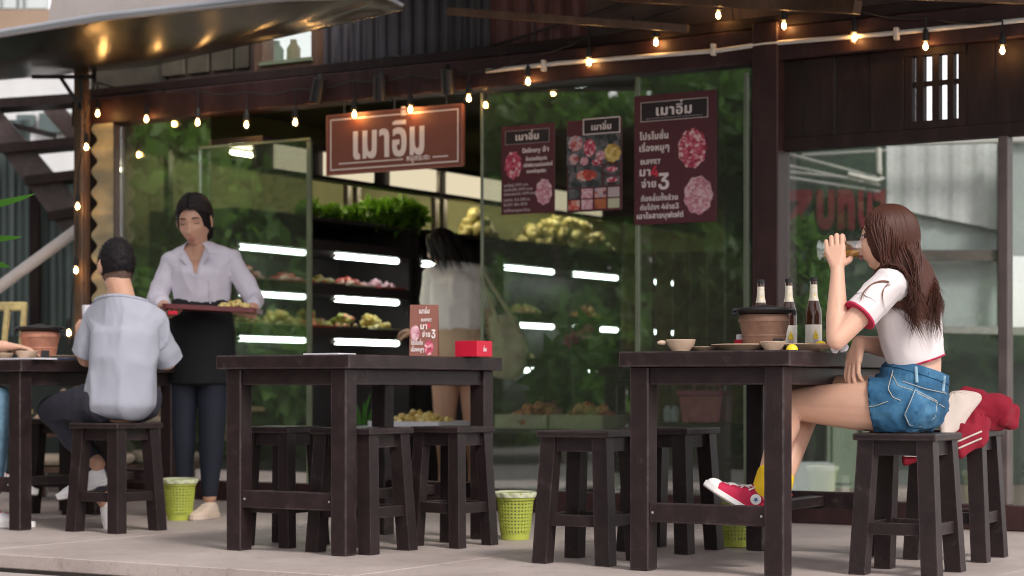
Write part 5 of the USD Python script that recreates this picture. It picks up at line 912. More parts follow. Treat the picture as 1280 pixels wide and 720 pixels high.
def head_mesh(c, fwd, up, k=1.0, ears=True, jaw=1.0):
    f = unit(fwd); u = unit(np.asarray(up) - f * np.dot(up, f)); r = np.cross(f, u)
    m = trimesh.creation.icosphere(5); d = np.array(m.vertices); v = d * V(.073, .092, .113)
    low = np.clip(-v[:, 2] / .113, 0, 1); x, y, z = v[:, 0].copy(), v[:, 1].copy(), v[:, 2].copy()
    v[:, 0] *= 1 - .34 * low ** 1.7 * jaw; back_ = np.clip(-y / .09, 0, 1); front = np.clip(y / .09, 0, 1)
    v[:, 1] += back_ * low * .030 + front * low * .004; v[:, 1] -= back_ * np.clip(z / .11, 0, 1) * .008
    G = lambda cx, cz, sx, sz: np.exp(-((v[:, 0] - cx) / sx) ** 2 / 2 - ((v[:, 2] - cz) / sz) ** 2 / 2) * (d[:, 1] > .25)
    dy = .016 * G(0, -.026, .0085, .013) + .009 * G(0, -.006, .007, .018) + .006 * (G(.009, -.032, .006, .007) + G(-.009, -.032, .006, .007)) - .0085 * (G(.031, .010, .014, .011) + G(-.031, .010, .014, .011)) + .004 * (G(.03, .028, .018, .008) + G(-.03, .028, .018, .008))
    dy += .0065 * G(0, -.056, .017, .0055) + .007 * G(0, -.067, .014, .006) - .004 * G(0, -.0615, .02, .0025) + .009 * G(0, -.095, .016, .012) + .004 * (G(.042, -.022, .016, .016) + G(-.042, -.022, .016, .016)) - .004 * G(0, -.080, .015, .006)
    v[:, 1] += dy; m = trimesh.Trimesh(v, m.faces, process=False); parts = [to_m(m)]
    if ears:
        for s in (-1, 1): parts.append(Ell((s * .074, -.008, -.008), (.009, .019, .031), y=unit(V(s * .5, 1, .15)), x=unit(V(1, -s * .5, 0)), n=16))
    A = np.stack([r * k, f * k, u * k, np.asarray(c, float)], 1)
    return Add(*parts).transform(A), (r, f, u)
def on_head(c, B, k, x, y, z): r, f, u = B; return np.asarray(c) + k * (r * x + f * y + u * z)
def face_bits(par, c, B, k=1.0, closed=False, m_lip="lips"):
    r, f, u = B; A = np.array([r, f, u])
    for s in (-1, 1):
        e = [on_head(c, B, k, s * (.031 + q), .0825 - abs(q) * .22 - .0006, .010 + (.0022 if closed else .0042) - (q * q) * 22 * (-1 if closed else 1) - (.006 if closed else 0)) for q in np.linspace(-.014, .014, 7)]
        if not closed:
            o = tri(Ell(on_head(c, B, k, s * .031, .079, .008), (.012 * k, .006 * k, .006 * k), r, f, u, 14)); obj("eye", o, "paper", par, smooth=True)
            obj("iris", tri(Ell(on_head(c, B, k, s * .031, .0835, .008), (.0055 * k, .003 * k, .0055 * k), r, f, u, 12)), "eye_dark", par, smooth=True)
        obj("lash", tube(e, .0019 * k, 6), "eye_dark", par)
        obj("eyebrow", tube([on_head(c, B, k, s * (.030 + q), .0905 - abs(q) * .30 - q * .12, .032 + .004 - q * q * 14) for q in np.linspace(-.017, .019, 7)], np.array([.002, .003, .0032, .003, .0027, .002, .001]) * k, 6), "brow", par)
    lp_ = [tri(Ell(on_head(c, B, k, 0, .0925, -.0565), (.0185 * k, .006 * k, .0042 * k), r, f, u, 16)), tri(Ell(on_head(c, B, k, 0, .0930, -.0655), (.0155 * k, .006 * k, .0055 * k), r, f, u, 16))]
    obj("lips", lp_, m_lip, par, smooth=True)
def hand(W, d, n, s, curl=(20, 30, 20), k=1.0, thumb=.5, spread=1.0, it=6):
    """Palm, four fingers and a thumb. d towards the fingers, n the palm's normal (fingers bend to it), s towards the thumb."""
    W = np.asarray(W, float); d = unit(d); n = unit(np.asarray(n) - d * np.dot(n, d)); s_ = np.cross(d, n); s_ = s_ if np.dot(s_, s) > 0 else -s_
    kn = [W + k * (d * (.086 - .003 * abs(i - 1.2)) + s_ * (.029 - .0195 * i) * spread * .95) for i in range(4)]
    ms = [Hull(Sph(W, .024 * k, 14), *[Sph(q - d * .006 * k, .0115 * k, 12) for q in kn]), Hull(Sph(W + d * .03 * k + s_ * .018 * k + n * .004 * k, .017 * k, 12), Sph(kn[0], .011 * k, 12), Sph(W, .022 * k, 12))]
    for i, q in enumerate(kn):
        L = np.array([(.042, .026, .020), (.046, .029, .021), (.043, .027, .020), (.033, .020, .018)][i]) * k; R_ = np.array([.0095, .0088, .0080, .0068]) * k * (1 if i < 3 else .9); a = 0; p = q
        cc = curl[i] if np.ndim(curl[0]) else curl
        for j in range(3):
            a += math.radians(cc[j]); dd = unit(d * math.cos(a) + n * math.sin(a) + s_ * (.05 - .035 * i) * spread * (j == 0)); e = p + dd * L[j]; ms.append(Bone(p, R_[j], e, R_[j + 1], 12)); p = e
    b = W + k * (d * .022 + s_ * .024 + n * .006); m1 = b + k * .040 * unit(s_ * .75 + d * .6 + n * thumb); m2 = m1 + k * .030 * unit(s_ * .25 + d * .9 + n * (thumb + .1)); m3 = m2 + k * .024 * unit(d * .9 + n * (thumb + .35))
    ms += [Bone(b, .0145 * k, m1, .0115 * k, 12), Bone(m1, .0112 * k, m2, .0098 * k, 12), Bone(m2, .0098 * k, m3, .0078 * k, 12)]
    return to_m(calm(tri(Add(*ms).refine_to_length(.005)), it))
def person_thing(label, base): return thing("person", label, "person", base)
def shoe(par, ankle, fwd, up, upper, sole="rubber_white", lace="lace_white", toe=None, star=False, k=1.0, high=True, name="shoe", label=None):
    """Sneaker: ankle is the middle of its opening; fwd along the sole, up away from it."""
    f = unit(fwd); u = unit(np.asarray(up) - f * np.dot(up, f)); r = np.cross(f, u); o = np.asarray(ankle, float) - u * (.115 if high else .075) * k - f * .055 * k
    A = lambda p: o + k * (p[..., :1] * r + p[..., 1:2] * f + p[..., 2:] * u)
    ys = np.array([0, .02, .06, .10, .15, .19, .225, .255]); wd = np.array([.028, .036, .038, .038, .043, .045, .039, .018]); ht = np.array([.085, .095, .10, .088, .066, .052, .044, .030]) + (0 if not high else .0)
    if not high: ht = ht * .86
    n = 20; a = np.linspace(0, np.pi, n); sec = []
    for y, w, h in zip(ys, wd, ht): sec.append(np.stack([w * .97 * np.sign(np.cos(a)) * np.abs(np.cos(a)) ** .72, np.full(n, y), .016 + (h - .016) * np.sin(a) ** .75], 1))
    v = np.array(sec); q = [[i * n + j, i * n + j + 1, (i + 1) * n + j + 1, (i + 1) * n + j] for i in range(len(ys) - 1) for j in range(n - 1)]
    vv = np.vstack([v.reshape(-1, 3), [[0, -.004, .05], [0, .262, .020]]]); K = len(ys) * n
    m = trimesh.Trimesh(A(vv), np.vstack([np.array(q)[:, [0, 1, 2]], np.array(q)[:, [0, 2, 3]], [[K, j + 1, j] for j in range(n - 1)], [[K + 1, K - n + j, K - n + j + 1] for j in range(n - 1)]]), process=False)
    sh = UsdGeom.Xform.Define(stage, path_for(par, name)).GetPrim(); tag(sh, label)
    obj("upper", m, upper, sh, smooth=50)
    if high: obj("collar", shell(grid(lambda s, t: A(np.stack([.036 * np.cos(2 * np.pi * s) * (1 - .05 * t), .052 + .050 * np.sin(2 * np.pi * s) * (1 - .12 * t), .072 + .050 * t - .014 * np.sin(2 * np.pi * s) * t], -1)), 25, 4), -.003), upper, sh, smooth=True)
    yy = np.concatenate([ys, [.268]]); ww = np.concatenate([wd, [.004]]) + .0045; out = np.concatenate([np.stack([ww, yy], 1), np.stack([-ww, yy], 1)[::-1]]); out = np.vstack([out, [[-.02, -.010], [.02, -.010]]])
    pg = Polygon(out).buffer(.004).buffer(-.002)
    obj("sole", prism(pg, o, r * k, f * k, .026 * k), sole, sh, smooth=35); obj("tread", prism(pg.buffer(-.002), o - u * .006 * k, r * k, f * k, .0055 * k), "sole_grey", sh)
    if toe: obj("toe_cap", tri(Ell(o + k * (f * .222 + u * .020), (.040 * k, .042 * k, .029 * k), r, f, u, 24).trim_by_plane(tuple(map(float, u)), float(np.dot(u, o + u * .02 * k)))), toe, sh, smooth=40)
    lc = []
    for i in range(5):
        y = .105 + .022 * i; h = float(np.interp(y, ys, ht)) + .003; w = .024 - .001 * i
        lc.append(tube(A(np.array([[w * s, y + .008 * s * (-1) ** i, h - .004 - 9 * (w * s) ** 2] for s in np.linspace(-1, 1, 7)])), .0033 * k, 6))
    if star: lc += [tube(A(np.array([[.01, .105, .094], [.045, .13, .075], [.052, .150, .04], [.048, .152, .022]])), .0035 * k, 6), tube(A(np.array([[.01, .108, .096], [.035, .085, .103], [.046, .10, .082], [.018, .112, .090]])), .003 * k, 6), tube(A(np.array([[-.01, .108, .096], [-.03, .088, .100], [-.04, .105, .080]])), .003 * k, 6)]
    obj("lace", lc, lace, sh, smooth=True)
    if star:
        for s in (-1, 1):
            c_ = o + k * (f * .060 + u * .062 + r * s * .0395); y_ = f * s if s > 0 else f
            obj("ankle_patch", tri(Ell(c_, (.004 * k, .022 * k, .022 * k), r, f, u, 24)), "rubber_white", sh, smooth=True)
            st_ = Polygon([((.012 if i % 2 == 0 else .005) * math.sin(i * math.pi / 5), (.012 if i % 2 == 0 else .005) * math.cos(i * math.pi / 5)) for i in range(10)])
            obj("star", prism(st_, c_ + r * s * .0036 * k, f * s * k, u * k, .0012), "star_blue", sh)
        obj("side_stripe", [tube(A(np.array([[s * (float(np.interp(y, ys, wd)) + .0052), y, .017] for y in np.linspace(.07, .2, 9)])), .0011, 5) for s in (-1, 1)], "star_blue", sh)
    return sh
def drape(tm, pts, d, off):
    """Points slid along d onto the surface of tm, lifted by off."""
    a, b, c = (np.array(tm.triangles)[:, i] for i in range(3)); d = unit(d); out = []
    e1, e2 = b - a, c - a; h = np.cross(d, e2); det = (e1 * h).sum(1); ok = np.abs(det) > 1e-12; inv = 1 / np.where(ok, det, 1)
    for p in pts:
        s = p - a; u = (s * h).sum(1) * inv; q = np.cross(s, e1); v = (q @ d) * inv; t = (e2 * q).sum(1) * inv
        hit = ok & (u >= -1e-6) & (v >= -1e-6) & (u + v <= 1 + 1e-6); out.append(p + d * (t[hit].min() - off) if hit.any() else p * np.nan)
    return np.array(out)
def strands(curves, r0, n=5, flat=.45):
    """Locks of hair: tapered tubes along the given polylines."""
    ms = []
    for c in curves:
        c = np.asarray(c); k = len(c); s = np.linspace(0, 1, k); ms.append(tube(c, r0 * (np.minimum(1, .5 + 2 * s) * (1 - s ** 2.2) + .06), n, False))
    return join(ms)
def bez(p, n=14):
    p = [np.asarray(q, float) for q in p]; s = np.linspace(0, 1, n)[:, None]
    while len(p) > 1: p = [(p[i] if np.ndim(p[i]) == 2 else p[i][None]) * (1 - s) + (p[i + 1] if np.ndim(p[i + 1]) == 2 else p[i + 1][None]) * s for i in range(len(p) - 1)]
    return p[0]
def fit(cs, c, B, rad, n=None):
    """Pushes points of hair out of the skull's ellipsoid."""
    r, f, u = B; A = np.array([r, f, u]); out = []
    for q in cs:
        l = (np.asarray(q) - c) @ A.T; e = np.linalg.norm(l / rad, axis=1, keepdims=True); out.append(np.where(e < 1, l / np.maximum(e, 1e-6), l) @ A + c)
    return out

# ---------------------------------------------------------------- the drinking woman
g = np.random.default_rng(11)
pw_ = person_thing("woman with long brown hair in white cropped tee and denim shorts, drinking from a mug", (1.40, 7.05, .49))
Fg, Lg = unit(V(-.84, .54, 0)), unit(V(-.54, -.84, 0))
pel = V(1.405, 7.09, .585); hl, hr = pel + Lg * .085, pel - Lg * .085
kl, kr = V(.985, 7.245, .592), V(1.075, 7.385, .645)
al_, ar_ = V(.896, 7.035, .338), V(.972, 7.17, .315)
wst, chs = V(1.435, 7.10, .755), V(1.398, 7.08, .915)
shc = V(1.378, 7.075, 1.018); sl, sr = shc + Lg * .150 + V(.01, 0, -.012), shc - Lg * .150
el, wl = V(1.118, 6.885, .818), V(1.145, 7.035, 1.068)
er, wr = V(1.40, 7.33, .792), V(1.232, 7.10, .812)
hdc = V(1.325, 7.055, 1.172); hf = unit(V(-.90, .42, .03)); hu = unit(V(.06, 0, 1))
nb_ = shc + V(.004, 0, .03)
tors = Hull(Ell(pel, (.10, .165, .10), -Fg, Lg, ZZ), Ell(wst, (.082, .118, .06), -Fg, Lg, ZZ))
upr = Hull(Ell(wst, (.082, .118, .06), -Fg, Lg, ZZ), Ell(chs, (.098, .142, .10), -Fg, Lg, ZZ)); shd = Hull(Ell(chs + V(0, 0, .04), (.085, .13, .07), -Fg, Lg, ZZ), Sph(sl, .048), Sph(sr, .048))
legs = Add(Chain((hl, .098), (hl + (kl - hl) * .35, .088), (hl + (kl - hl) * .8, .064), (kl, .058), (kl + (al_ - kl) * .30 + V(.022, 0, 0), .055), (kl + (al_ - kl) * .62 + V(.012, 0, 0), .043), (al_, .033), (al_ + V(-.01, 0, -.06), .034)),
           Chain((hr, .098), (hr + (kr - hr) * .4, .086), (kr, .056), (kr + (ar_ - kr) * .30 + V(.022, 0, 0), .054), (ar_, .033), (ar_ + V(-.01, 0, -.06), .034)))
arms = Add(Chain((sl, .047), (sl + (el - sl) * .5, .042), (el, .036), (el + (wl - el) * .3, .038), (wl + (el - wl) * .2, .027), (wl, .0235)), Chain((sr, .047), (er, .036), (er + (wr - er) * .3, .038), (wr, .0245)))
neck = Chain((nb_, .052), (hdc - hu * .085 - hf * .012, .047))
body = soft(Add(tors, upr, shd, legs, arms, neck), .018, 10)
hm, HB = head_mesh(hdc, hf, hu)
mug_a = V(1.252, 7.098, 1.148); mug_d = unit(V(-.905, .42, -.02))          # mouth end and axis towards the base
hc_ = mug_a + mug_d * .118
hl_ = hand(wl, unit(V(-.10, .16, 1)), unit(V(.28, .94, .1)), V(1, -.3, 0), ((22, 62, 40), (24, 62, 42), (24, 62, 42), (26, 60, 40)), .98, 1.9, 1.0)
hr_ = hand(wr, unit(V(-.30, -.20, -.93)), unit(V(.75, .45, -.4)), V(-.2, .8, 0), ((12, 22, 14), (10, 20, 14), (12, 22, 16), (16, 28, 18)), .98, .25, 1.05)
obj("body", Add(to_m(body), hm, hl_, hr_), "skin", pw_, smooth=60)
face_bits(pw_, hdc, HB, 1.0, closed=False)
# tee
tee0 = Add(Hull(Ell(wst + V(-.004, 0, .0), (.098, .132, .075), -Fg, Lg, ZZ), Ell(chs, (.112, .155, .10), -Fg, Lg, ZZ)), Hull(Ell(chs + Fg * .035 + V(0, 0, -.005), (.088, .12, .075), -Fg, Lg, ZZ), Ell(chs, (.10, .14, .09), -Fg, Lg, ZZ)),
           Hull(Ell(chs + V(0, 0, .045), (.098, .142, .075), -Fg, Lg, ZZ), Sph(sl + V(0, 0, .004), .058), Sph(sr, .058)), Chain((sl, .060), (sl + (el - sl) * .45, .062)), Chain((sr, .060), (sr + (er - sr) * .48, .058)), Chain((shc + V(0, 0, .02), .062), (shc + V(-.006, 0, .052), .056)))
tee = soft(tee0, .016, 14, .008, (16, 16, 7), 3)
hemn, hemp = unit(V(-.30, 0, 1)), wst + V(0, 0, -.020); cufn, cufp = unit(sl - el), sl + (el - sl) * .56; cfrn, cfrp = unit(sr - er), sr + (er - sr) * .52
teec = cut(tee, (hemn, hemp), (-unit(V(.15, .0, 1)), nb_ + V(0, 0, .030)))
far = MF.batch_boolean([teec, Hull(Sph(sl + (el - sl) * .52, .075), Sph(el, .10))], manifold3d.OpType.Subtract)
obj("tee", far, "tee_white", pw_, smooth=60)
obj("hem_trim", band(tee, hemn, hemp, .007, .003), "trim_red", pw_, smooth=60)
sleeve = soft(Chain((sl, .060), (sl + (el - sl) * .55, .0625)), .012, 4)
obj("sleeve", cut(sleeve, (cufn, cufp)), "tee_white", pw_, smooth=50); obj("cuff_trim", band(sleeve, cufn, cufp - cufn * .002, .007, .003), "trim_red", pw_, smooth=50)
# shorts
sho0 = Add(Hull(Ell(pel + V(.002, 0, .0), (.131, .176, .098), -Fg, Lg, ZZ), Ell(wst + V(-.006, 0, -.040), (.112, .142, .04), -Fg, Lg, ZZ)), Chain((hl, .108), (hl + (kl - hl) * .46, .100)), Chain((hr, .106), (hr + (kr - hr) * .45, .096)))
sho = soft(sho0, .013, 12, .010, (24, 24, 34), 8)
bot = pel[2] - .090
wbn, wbp = unit(V(-.30, 0, -1)), wst + V(0, 0, -.030); lgn = unit(hl - kl); lgp = hl + (kl - hl) * .40
shoc = cut(sho, (wbn, wbp), (ZZ, V(0, 0, bot)))
lcut = Hull(Ell(hl + (kl - hl) * .80, (.17, .17, .17)), Ell(hl + (kl - hl) * .56 + V(0, 0, 0), (.02, .15, .15), lgn, np.cross(ZZ, lgn), ZZ)); rcut = Hull(Ell(hr + (kr - hr) * .8, (.17, .14, .17)))
shoc = cut(tri(shoc), (unit(V(.90, -.30, .12)), hl + (kl - hl) * .22))
shorts = obj("shorts", shoc, "denim", pw_, smooth=60)
obj("waistband", band(sho, wbn, wbp + V(0, 0, .001), .030, .0035), "denim", pw_, smooth=60)
sm = tri(shoc); CAMD = lambda p: unit(p - V(0, 0, EYE))
def on_shorts(pl, off=.0025, tm=None, Yp=6.75):
    q = np.array([P(a, b, Yp) for a, b in pl]); return drape(tm if tm is not None else sm, q, V(.16, 1, 0.0), off)
def line_on(pl, n, off, r, m, nm, par=None):
    a = np.array(pl, float); s = np.linspace(0, len(a) - 1, n); pts = np.stack([np.interp(s, range(len(a)), a[:, 0]), np.interp(s, range(len(a)), a[:, 1])], 1)
    q = on_shorts(pts, off); q = q[np.isfinite(q[:, 0])]
    if len(q) > 2: obj(nm, tube(q, r, 6), m, par or pw_, smooth=True)
pk = np.array([(1146, 485), (1178, 501), (1175, 523), (1160, 537), (1138, 534), (1131, 519)], float)
pp = Polygon(pk); gx, gy = np.meshgrid(np.arange(1129, 1181, 2.0), np.arange(483, 540, 2.0)); inside = [(a, b) for a, b in zip(gx.ravel(), gy.ravel()) if pp.contains(Point(a, b))]
rimp = [tuple(pp.exterior.interpolate(t, normalized=True).coords[0]) for t in np.linspace(0, 1, 60, endpoint=False)]
from scipy.spatial import Delaunay
pts2 = np.array(inside + rimp); dl = Delaunay(pts2).simplices; ok = np.array([pp.buffer(.01).contains(Point(*pts2[s].mean(0))) for s in dl]); q = on_shorts(pts2, .005)
bad = ~np.isfinite(q[:, 0]); dl = dl[ok]; dl = dl[~bad[dl].any(1)]; q[bad] = 0
obj("back_pocket", shell(tri((q, dl)), .004), "denim", pw_, smooth=40)
ins = [tuple(pp.buffer(-1.8).exterior.interpolate(t, normalized=True).coords[0]) for t in np.linspace(0, 1, 50)]
line_on(ins, 50, .0112, .0012, "stitch", "pocket_stitching"); line_on([(1149, 491), (1176, 504)], 12, .0112, .0011, "stitch", "pocket_stitching")
line_on([(1118, 468), (1125, 482), (1150, 490), (1186, 510)], 24, .002, .0013, "stitch", "yoke_seam"); line_on([(1119, 462), (1112, 486), (1118, 497), (1128, 501)], 14, .002, .0014, "stitch", "front_pocket_seam"); line_on([(1078, 511), (1096, 508), (1112, 502)], 12, .002, .0012, "stitch", "side_seam")
line_on([(1130, 476), (1160, 486), (1189, 492)], 18, .004, .0012, "stitch", "waist_stitching")
for a, b, c_, d_ in ((1148, 458, 1149, 478), (1186, 470, 1184, 490)):
    q = on_shorts([(a + (c_ - a) * s, b + (d_ - b) * s) for s in np.linspace(0, 1, 8)], .006); q = q[np.isfinite(q[:, 0])]
    if len(q) > 2: obj("belt_loop", tube(q, .006, 6), "denim_light", pw_, smooth=True)
fr = soft(Chain((hl, .108), (hl + (kl - hl) * .46, .100)), .014, 12)
# socks and sneakers
for a, k_ in ((al_, kl), (ar_, kr)): obj("sock", tri(Bone(a + unit(k_ - a) * .012, .0375, a + V(-.012, 0, -.045), .040)), "sock_yellow", pw_, smooth=True)
for a, fd in ((al_, unit(V(-.80, .02, .50))), (ar_, unit(V(-.82, .06, .52)))): shoe(pw_, a + V(-.012, 0, -.040), fd, unit(V(.5, -.10, .85)), "canvas_red", toe="rubber_white", star=True, name="sneaker", k=.86)
# hair
r_, f_, u_ = HB; hp = lambda x, y, z: hdc + r_ * x + f_ * y + u_ * z
cap = Ell(hdc - f_ * .012 + u_ * .010, (.083, .098, .112), r_, f_, u_, 40); face = Hull(Ell(hdc + f_ * .115 - u_ * .03, (.062, .055, .105), r_, f_, u_), Ell(hdc + f_ * .13 - u_ * .12, (.07, .07, .05), r_, f_, u_))
capm = soft(cap - face, .012, 4)
cur = []
for k in range(1150):
    ph = g.uniform(-2.55, 2.55); lat = g.uniform(.05, 1.0)            # angle around the head from its back; how far from the crown it starts
    root = V(math.sin(ph) * .080 * lat, -math.cos(ph) * .098 * lat + .004, .127 * math.sqrt(max(0, 1 - lat ** 2 * .93)))
    side = 1 if math.sin(ph) > 0 else -1; fr_ = max(0, -math.cos(ph))       # 1 at the forehead
    mid = V(math.sin(ph) * .090 + side * .012 * fr_, -math.cos(ph) * .106 - .05 * fr_, -.015 - .03 * g.random())
    cl = round(ph * 5.2) / 5.2; ln = (.175 + .055 * math.sin(cl * 9.7) + g.normal(0, .022)) if fr_ < .35 else g.uniform(.06, .16); sp = .35 * (cl - ph) * .09 + g.normal(0, .010)
    e1 = V(mid[0] * .90 + sp, mid[1] * .80 - .055, -.12 - .25 * ln); e2 = V(mid[0] * .85 + (cl - ph) * .085 + .022 * math.sin(cl * 5.1) + g.normal(0, .011) - .01, mid[1] * .45 - .115 + .012 * math.sin(cl * 8) + g.normal(0, .008), -.10 - max(ln, .05))
    p = bez([hp(*root), hp(*(root * .55 + mid * .62 + V(0, 0, .055))), hp(*mid), hp(*e1), hp(*e2)], 20); s = np.linspace(0, 1, 20)[:, None]
    wv = (s > .4) * (s - .4) * (.075 + .02 * g.random()); ph0 = cl * 3.3 + g.normal(0, .18); p = p + wv * (r_ * np.sin(10 * s + ph0) + f_ * np.cos(9 * s + ph0))
    cur.append(p)
cur = fit(cur, hdc - f_ * .012 + u_ * .010, HB, V(.0865, .1020, .1165))
# keep the locks outside the back of the tee
bc = chs + V(0, 0, .02); fix = []; ss = lambda z: (lambda q: q * q * (3 - 2 * q))(np.clip((1.10 - z) / .16, 0, 1))
for p in cur:
    l = p - bc; a = l @ Lg; b = l @ -Fg; e = np.sqrt((a / .165) ** 2 + (b / .122) ** 2); low = p[:, 2] < 1.10; k0 = .45 + .58 * ss(p[:, 2])
    k = np.where(low & (e < k0), k0 / np.maximum(e, .3), 1)[:, None]; q = bc + (a[:, None] * Lg + b[:, None] * -Fg) * k; q[:, 2] = p[:, 2]; q = np.where(low[:, None], q, p); sg = sl - shc; tt = np.clip(((q - shc) @ sg) / (sg @ sg), 0, 1)[:, None]; dv = q - (shc + tt * sg); dl_ = np.linalg.norm(dv, axis=1, keepdims=True); rr_ = .070 + .006 * g.random(); fix.append(np.where(dl_ < rr_, shc + tt * sg + dv / np.maximum(dl_, 1e-6) * rr_, q))
hair = UsdGeom.Xform.Define(stage, path_for(pw_, "hair")).GetPrim()
obj("hair_base", soft(Hull(Ell(hdc - f_ * .045 - u_ * .03, (.070, .055, .07), r_, f_, u_), Ell(chs - Fg * .085 + Lg * .01 + V(0, 0, .085), (.022, .085, .05), -Fg, Lg, ZZ), Ell(chs - Fg * .090 + Lg * .02 + V(0, 0, -.01), (.012, .065, .04), -Fg, Lg, ZZ)), .016, 6, .012, (40, 40, 6), 12), "hair_brown", hair, smooth=True)
obj("hair_base", capm, "hair_brown", hair, smooth=True); obj("lock", strands(fix, .0029, 4), "hair_brown", hair, smooth=True)
wisps = []
for k in range(14):
    j = g.normal(0, .9, 8); f0 = k % 7
    pl = [(1114 + j[0], 347 + j[1]), (1095 + j[2], 341 + j[3]), (1081 + j[4], 355 + j[5]), (1077 + j[6] * 1.6, 372 + j[7] * 1.6)] if f0 else [(1116 + j[0], 350 + j[1]), (1104 + j[2], 352 + j[3]), (1103 + j[4], 368 + j[5]), (1111 + j[6], 384 + j[7])]
    c2 = bez([V(*q) for q in pl], 16); q = drape(sleeve, np.array([P(x, y, 6.6) for x, y in c2]), V(.16, 1, 0), .0045 + .003 * g.random()); q = q[np.isfinite(q[:, 0])]
    if len(q) > 6: wisps.append(q)
obj("stray_lock", strands(wisps, .0014, 5), "hair_stray", hair, smooth=True)
# mug held by her
base_ = mug_a + mug_d * .165; mx = unit(np.cross(mug_d, ZZ)); mz = np.cross(mx, mug_d); RM = np.array([mx, np.cross(mug_d, mx), mug_d])
mg = thing("beer_mug", "clear glass beer mug tilted to the woman's mouth", "mug", base_)
obj("glass", lathe([(.034, 0), (.0365, 0), (.0370, .004), (.0375, .150), (.0365, .165), (0, .166), (0, .148), (.031, .145), (.0335, .005), (.034, 0)], mug_a, 32, RM), "mug_glass", mg, smooth=40)
beer = Bone(mug_a + mug_d * .016, .001, mug_a + mug_d * .142, .031, 24); beer = tri(MF.cylinder(.128, .0325, .0305, 28).transform(np.stack([RM[0], RM[1], RM[2], mug_a + mug_d * .014], 1)).trim_by_plane((0, 0, -1), float(-(mug_a[2] - .010))))
obj("beer", beer, "beer", mg, smooth=40)
hd_ = -unit(np.cross(mug_d, ZZ)); hd_ = unit(V(-.1, .9, -.7)); obj("handle", tube([mug_a + mug_d * .035 + hd_ * .036, mug_a + mug_d * .035 + hd_ * .062, mug_a + mug_d * .075 + hd_ * .068, mug_a + mug_d * .125 + hd_ * .060, mug_a + mug_d * .13 + hd_ * .036], .0065, 10), "mug_glass", mg, smooth=True)

# red and cream jacket on the next stool
J = lambda px, py, r, Y=7.55: Sph(P(px, py, Y), r)
jk = thing("varsity_jacket", "dark red jacket with cream sleeves heaped on the stool behind the woman", "jacket", (1.70, 7.62, .495))
red = Add(Hull(J(1222, 508, .055), J(1246, 506, .050), J(1258, 522, .038, 7.62), J(1216, 530, .04)), Hull(J(1250, 520, .03), J(1266, 514, .022, 7.6), J(1264, 530, .02, 7.6)), Hull(J(1200, 538, .022, 7.40), J(1204, 568, .012, 7.34), J(1224, 556, .014, 7.36), J(1232, 530, .02, 7.45), J(1214, 512, .03)), Hull(J(1132, 562, .014, 7.42), J(1132, 578, .010, 7.42), J(1200, 560, .014, 7.40), J(1200, 545, .014, 7.42)), Hull(J(1195, 500, .03, 7.62), J(1205, 490, .02, 7.62), J(1230, 500, .03, 7.6)))
rj = soft(red, .011, 12, .020, (17, 17, 9), 21); obj("body", rj, "wool_red", jk, smooth=60)
crm = Add(Hull(J(1180, 546, .016, 7.36), J(1192, 494, .020, 7.46), J(1221, 497, .012, 7.46), J(1201, 532, .012, 7.40), J(1180, 505, .02, 7.44)), Bone(P(1167, 560, 7.4), .026, P(1168, 590, 7.38), .021))
obj("sleeve", soft(crm, .010, 14, .012, (20, 20, 12), 22), "leather_cream", jk, smooth=60); obj("cuff", tri(Bone(P(1166, 598, 7.38), .018, P(1164, 606, 7.38), .016)), "wool_red", jk, smooth=True)
for dy in (0, 9):
    q = drape(rj, np.array([P(x, 556 + dy - (x - 1196) * .42, 7.0) for x in np.linspace(1197, 1229, 12)]), V(.22, 1, 0), .003); q = q[np.isfinite(q[:, 0])]
    if len(q) > 2: obj("hem_stripe", tube(q, .0038, 6), "leather_cream", jk, smooth=True)
    q = drape(rj, np.array([P(x, 567 + dy * .9, 7.0) for x in np.linspace(1129, 1150, 8)]), V(.2, 1, 0), .003); q = q[np.isfinite(q[:, 0])]
    if len(q) > 2: obj("hem_stripe", tube(q, .003, 6), "leather_cream", jk, smooth=True)

# ---------------------------------------------------------------- seated man, back to us
pm = person_thing("young man in pale blue tee and dark trousers seated with his back turned", (-1.80, 9.10, .49))
Q = lambda px, py, Y: P(px, py, Y)
Fm, Lm = unit(V(-.50, .86, 0)), unit(V(-.86, -.50, 0))
pel = Q(152, 502, 9.10); chs = Q(157, 420, 9.10); shc = Q(158, 391, 9.10); wst = Q(155, 462, 9.10)
sl, sr = Q(123, 401, 9.16), Q(190, 403, 9.12); el, wl = Q(108, 448, 9.22), Q(101, 425, 9.42); er, wr = Q(209, 452, 9.24), Q(196, 452, 9.48)
hd = Q(145, 332, 9.12); hf = unit(V(-.55, .82, -.12)); hu = unit(V(-.02, .10, 1))
hl, hr = pel + V(-.085, -.02, 0), pel + V(.08, .05, 0); kl, kr = Q(66, 513, 9.38), Q(84, 512, 9.62); al_, ar_ = Q(122, 580, 9.22), Q(131, 626, 9.20)
body = soft(Add(Hull(Ell(pel, (.15, .10, .10)), Ell(wst, (.13, .095, .06))), Hull(Ell(wst, (.13, .095, .06)), Ell(chs, (.155, .10, .09))), Hull(Ell(chs, (.14, .09, .08)), Sph(sl, .05), Sph(sr, .05)),
    Chain((sl, .045), (el, .040), (el + (wl - el) * .35, .040), (wl, .027)), Chain((sr, .045), (er, .040), (er + (wr - er) * .35, .040), (wr, .027)), Hull(Sph(hd - hu * .150 - hf * .02, .045), Sph(sl, .040), Sph(sr, .040), Sph(shc, .05)), Chain((shc, .060), (hd - hu * .07 - hf * .02, .056)),
    Chain((kl, .055), (kl + (al_ - kl) * .3, .052), (al_, .036)), Chain((kr, .055), (ar_, .036))), .02, 10)
hm, HB = head_mesh(hd, hf, hu, 1.02)
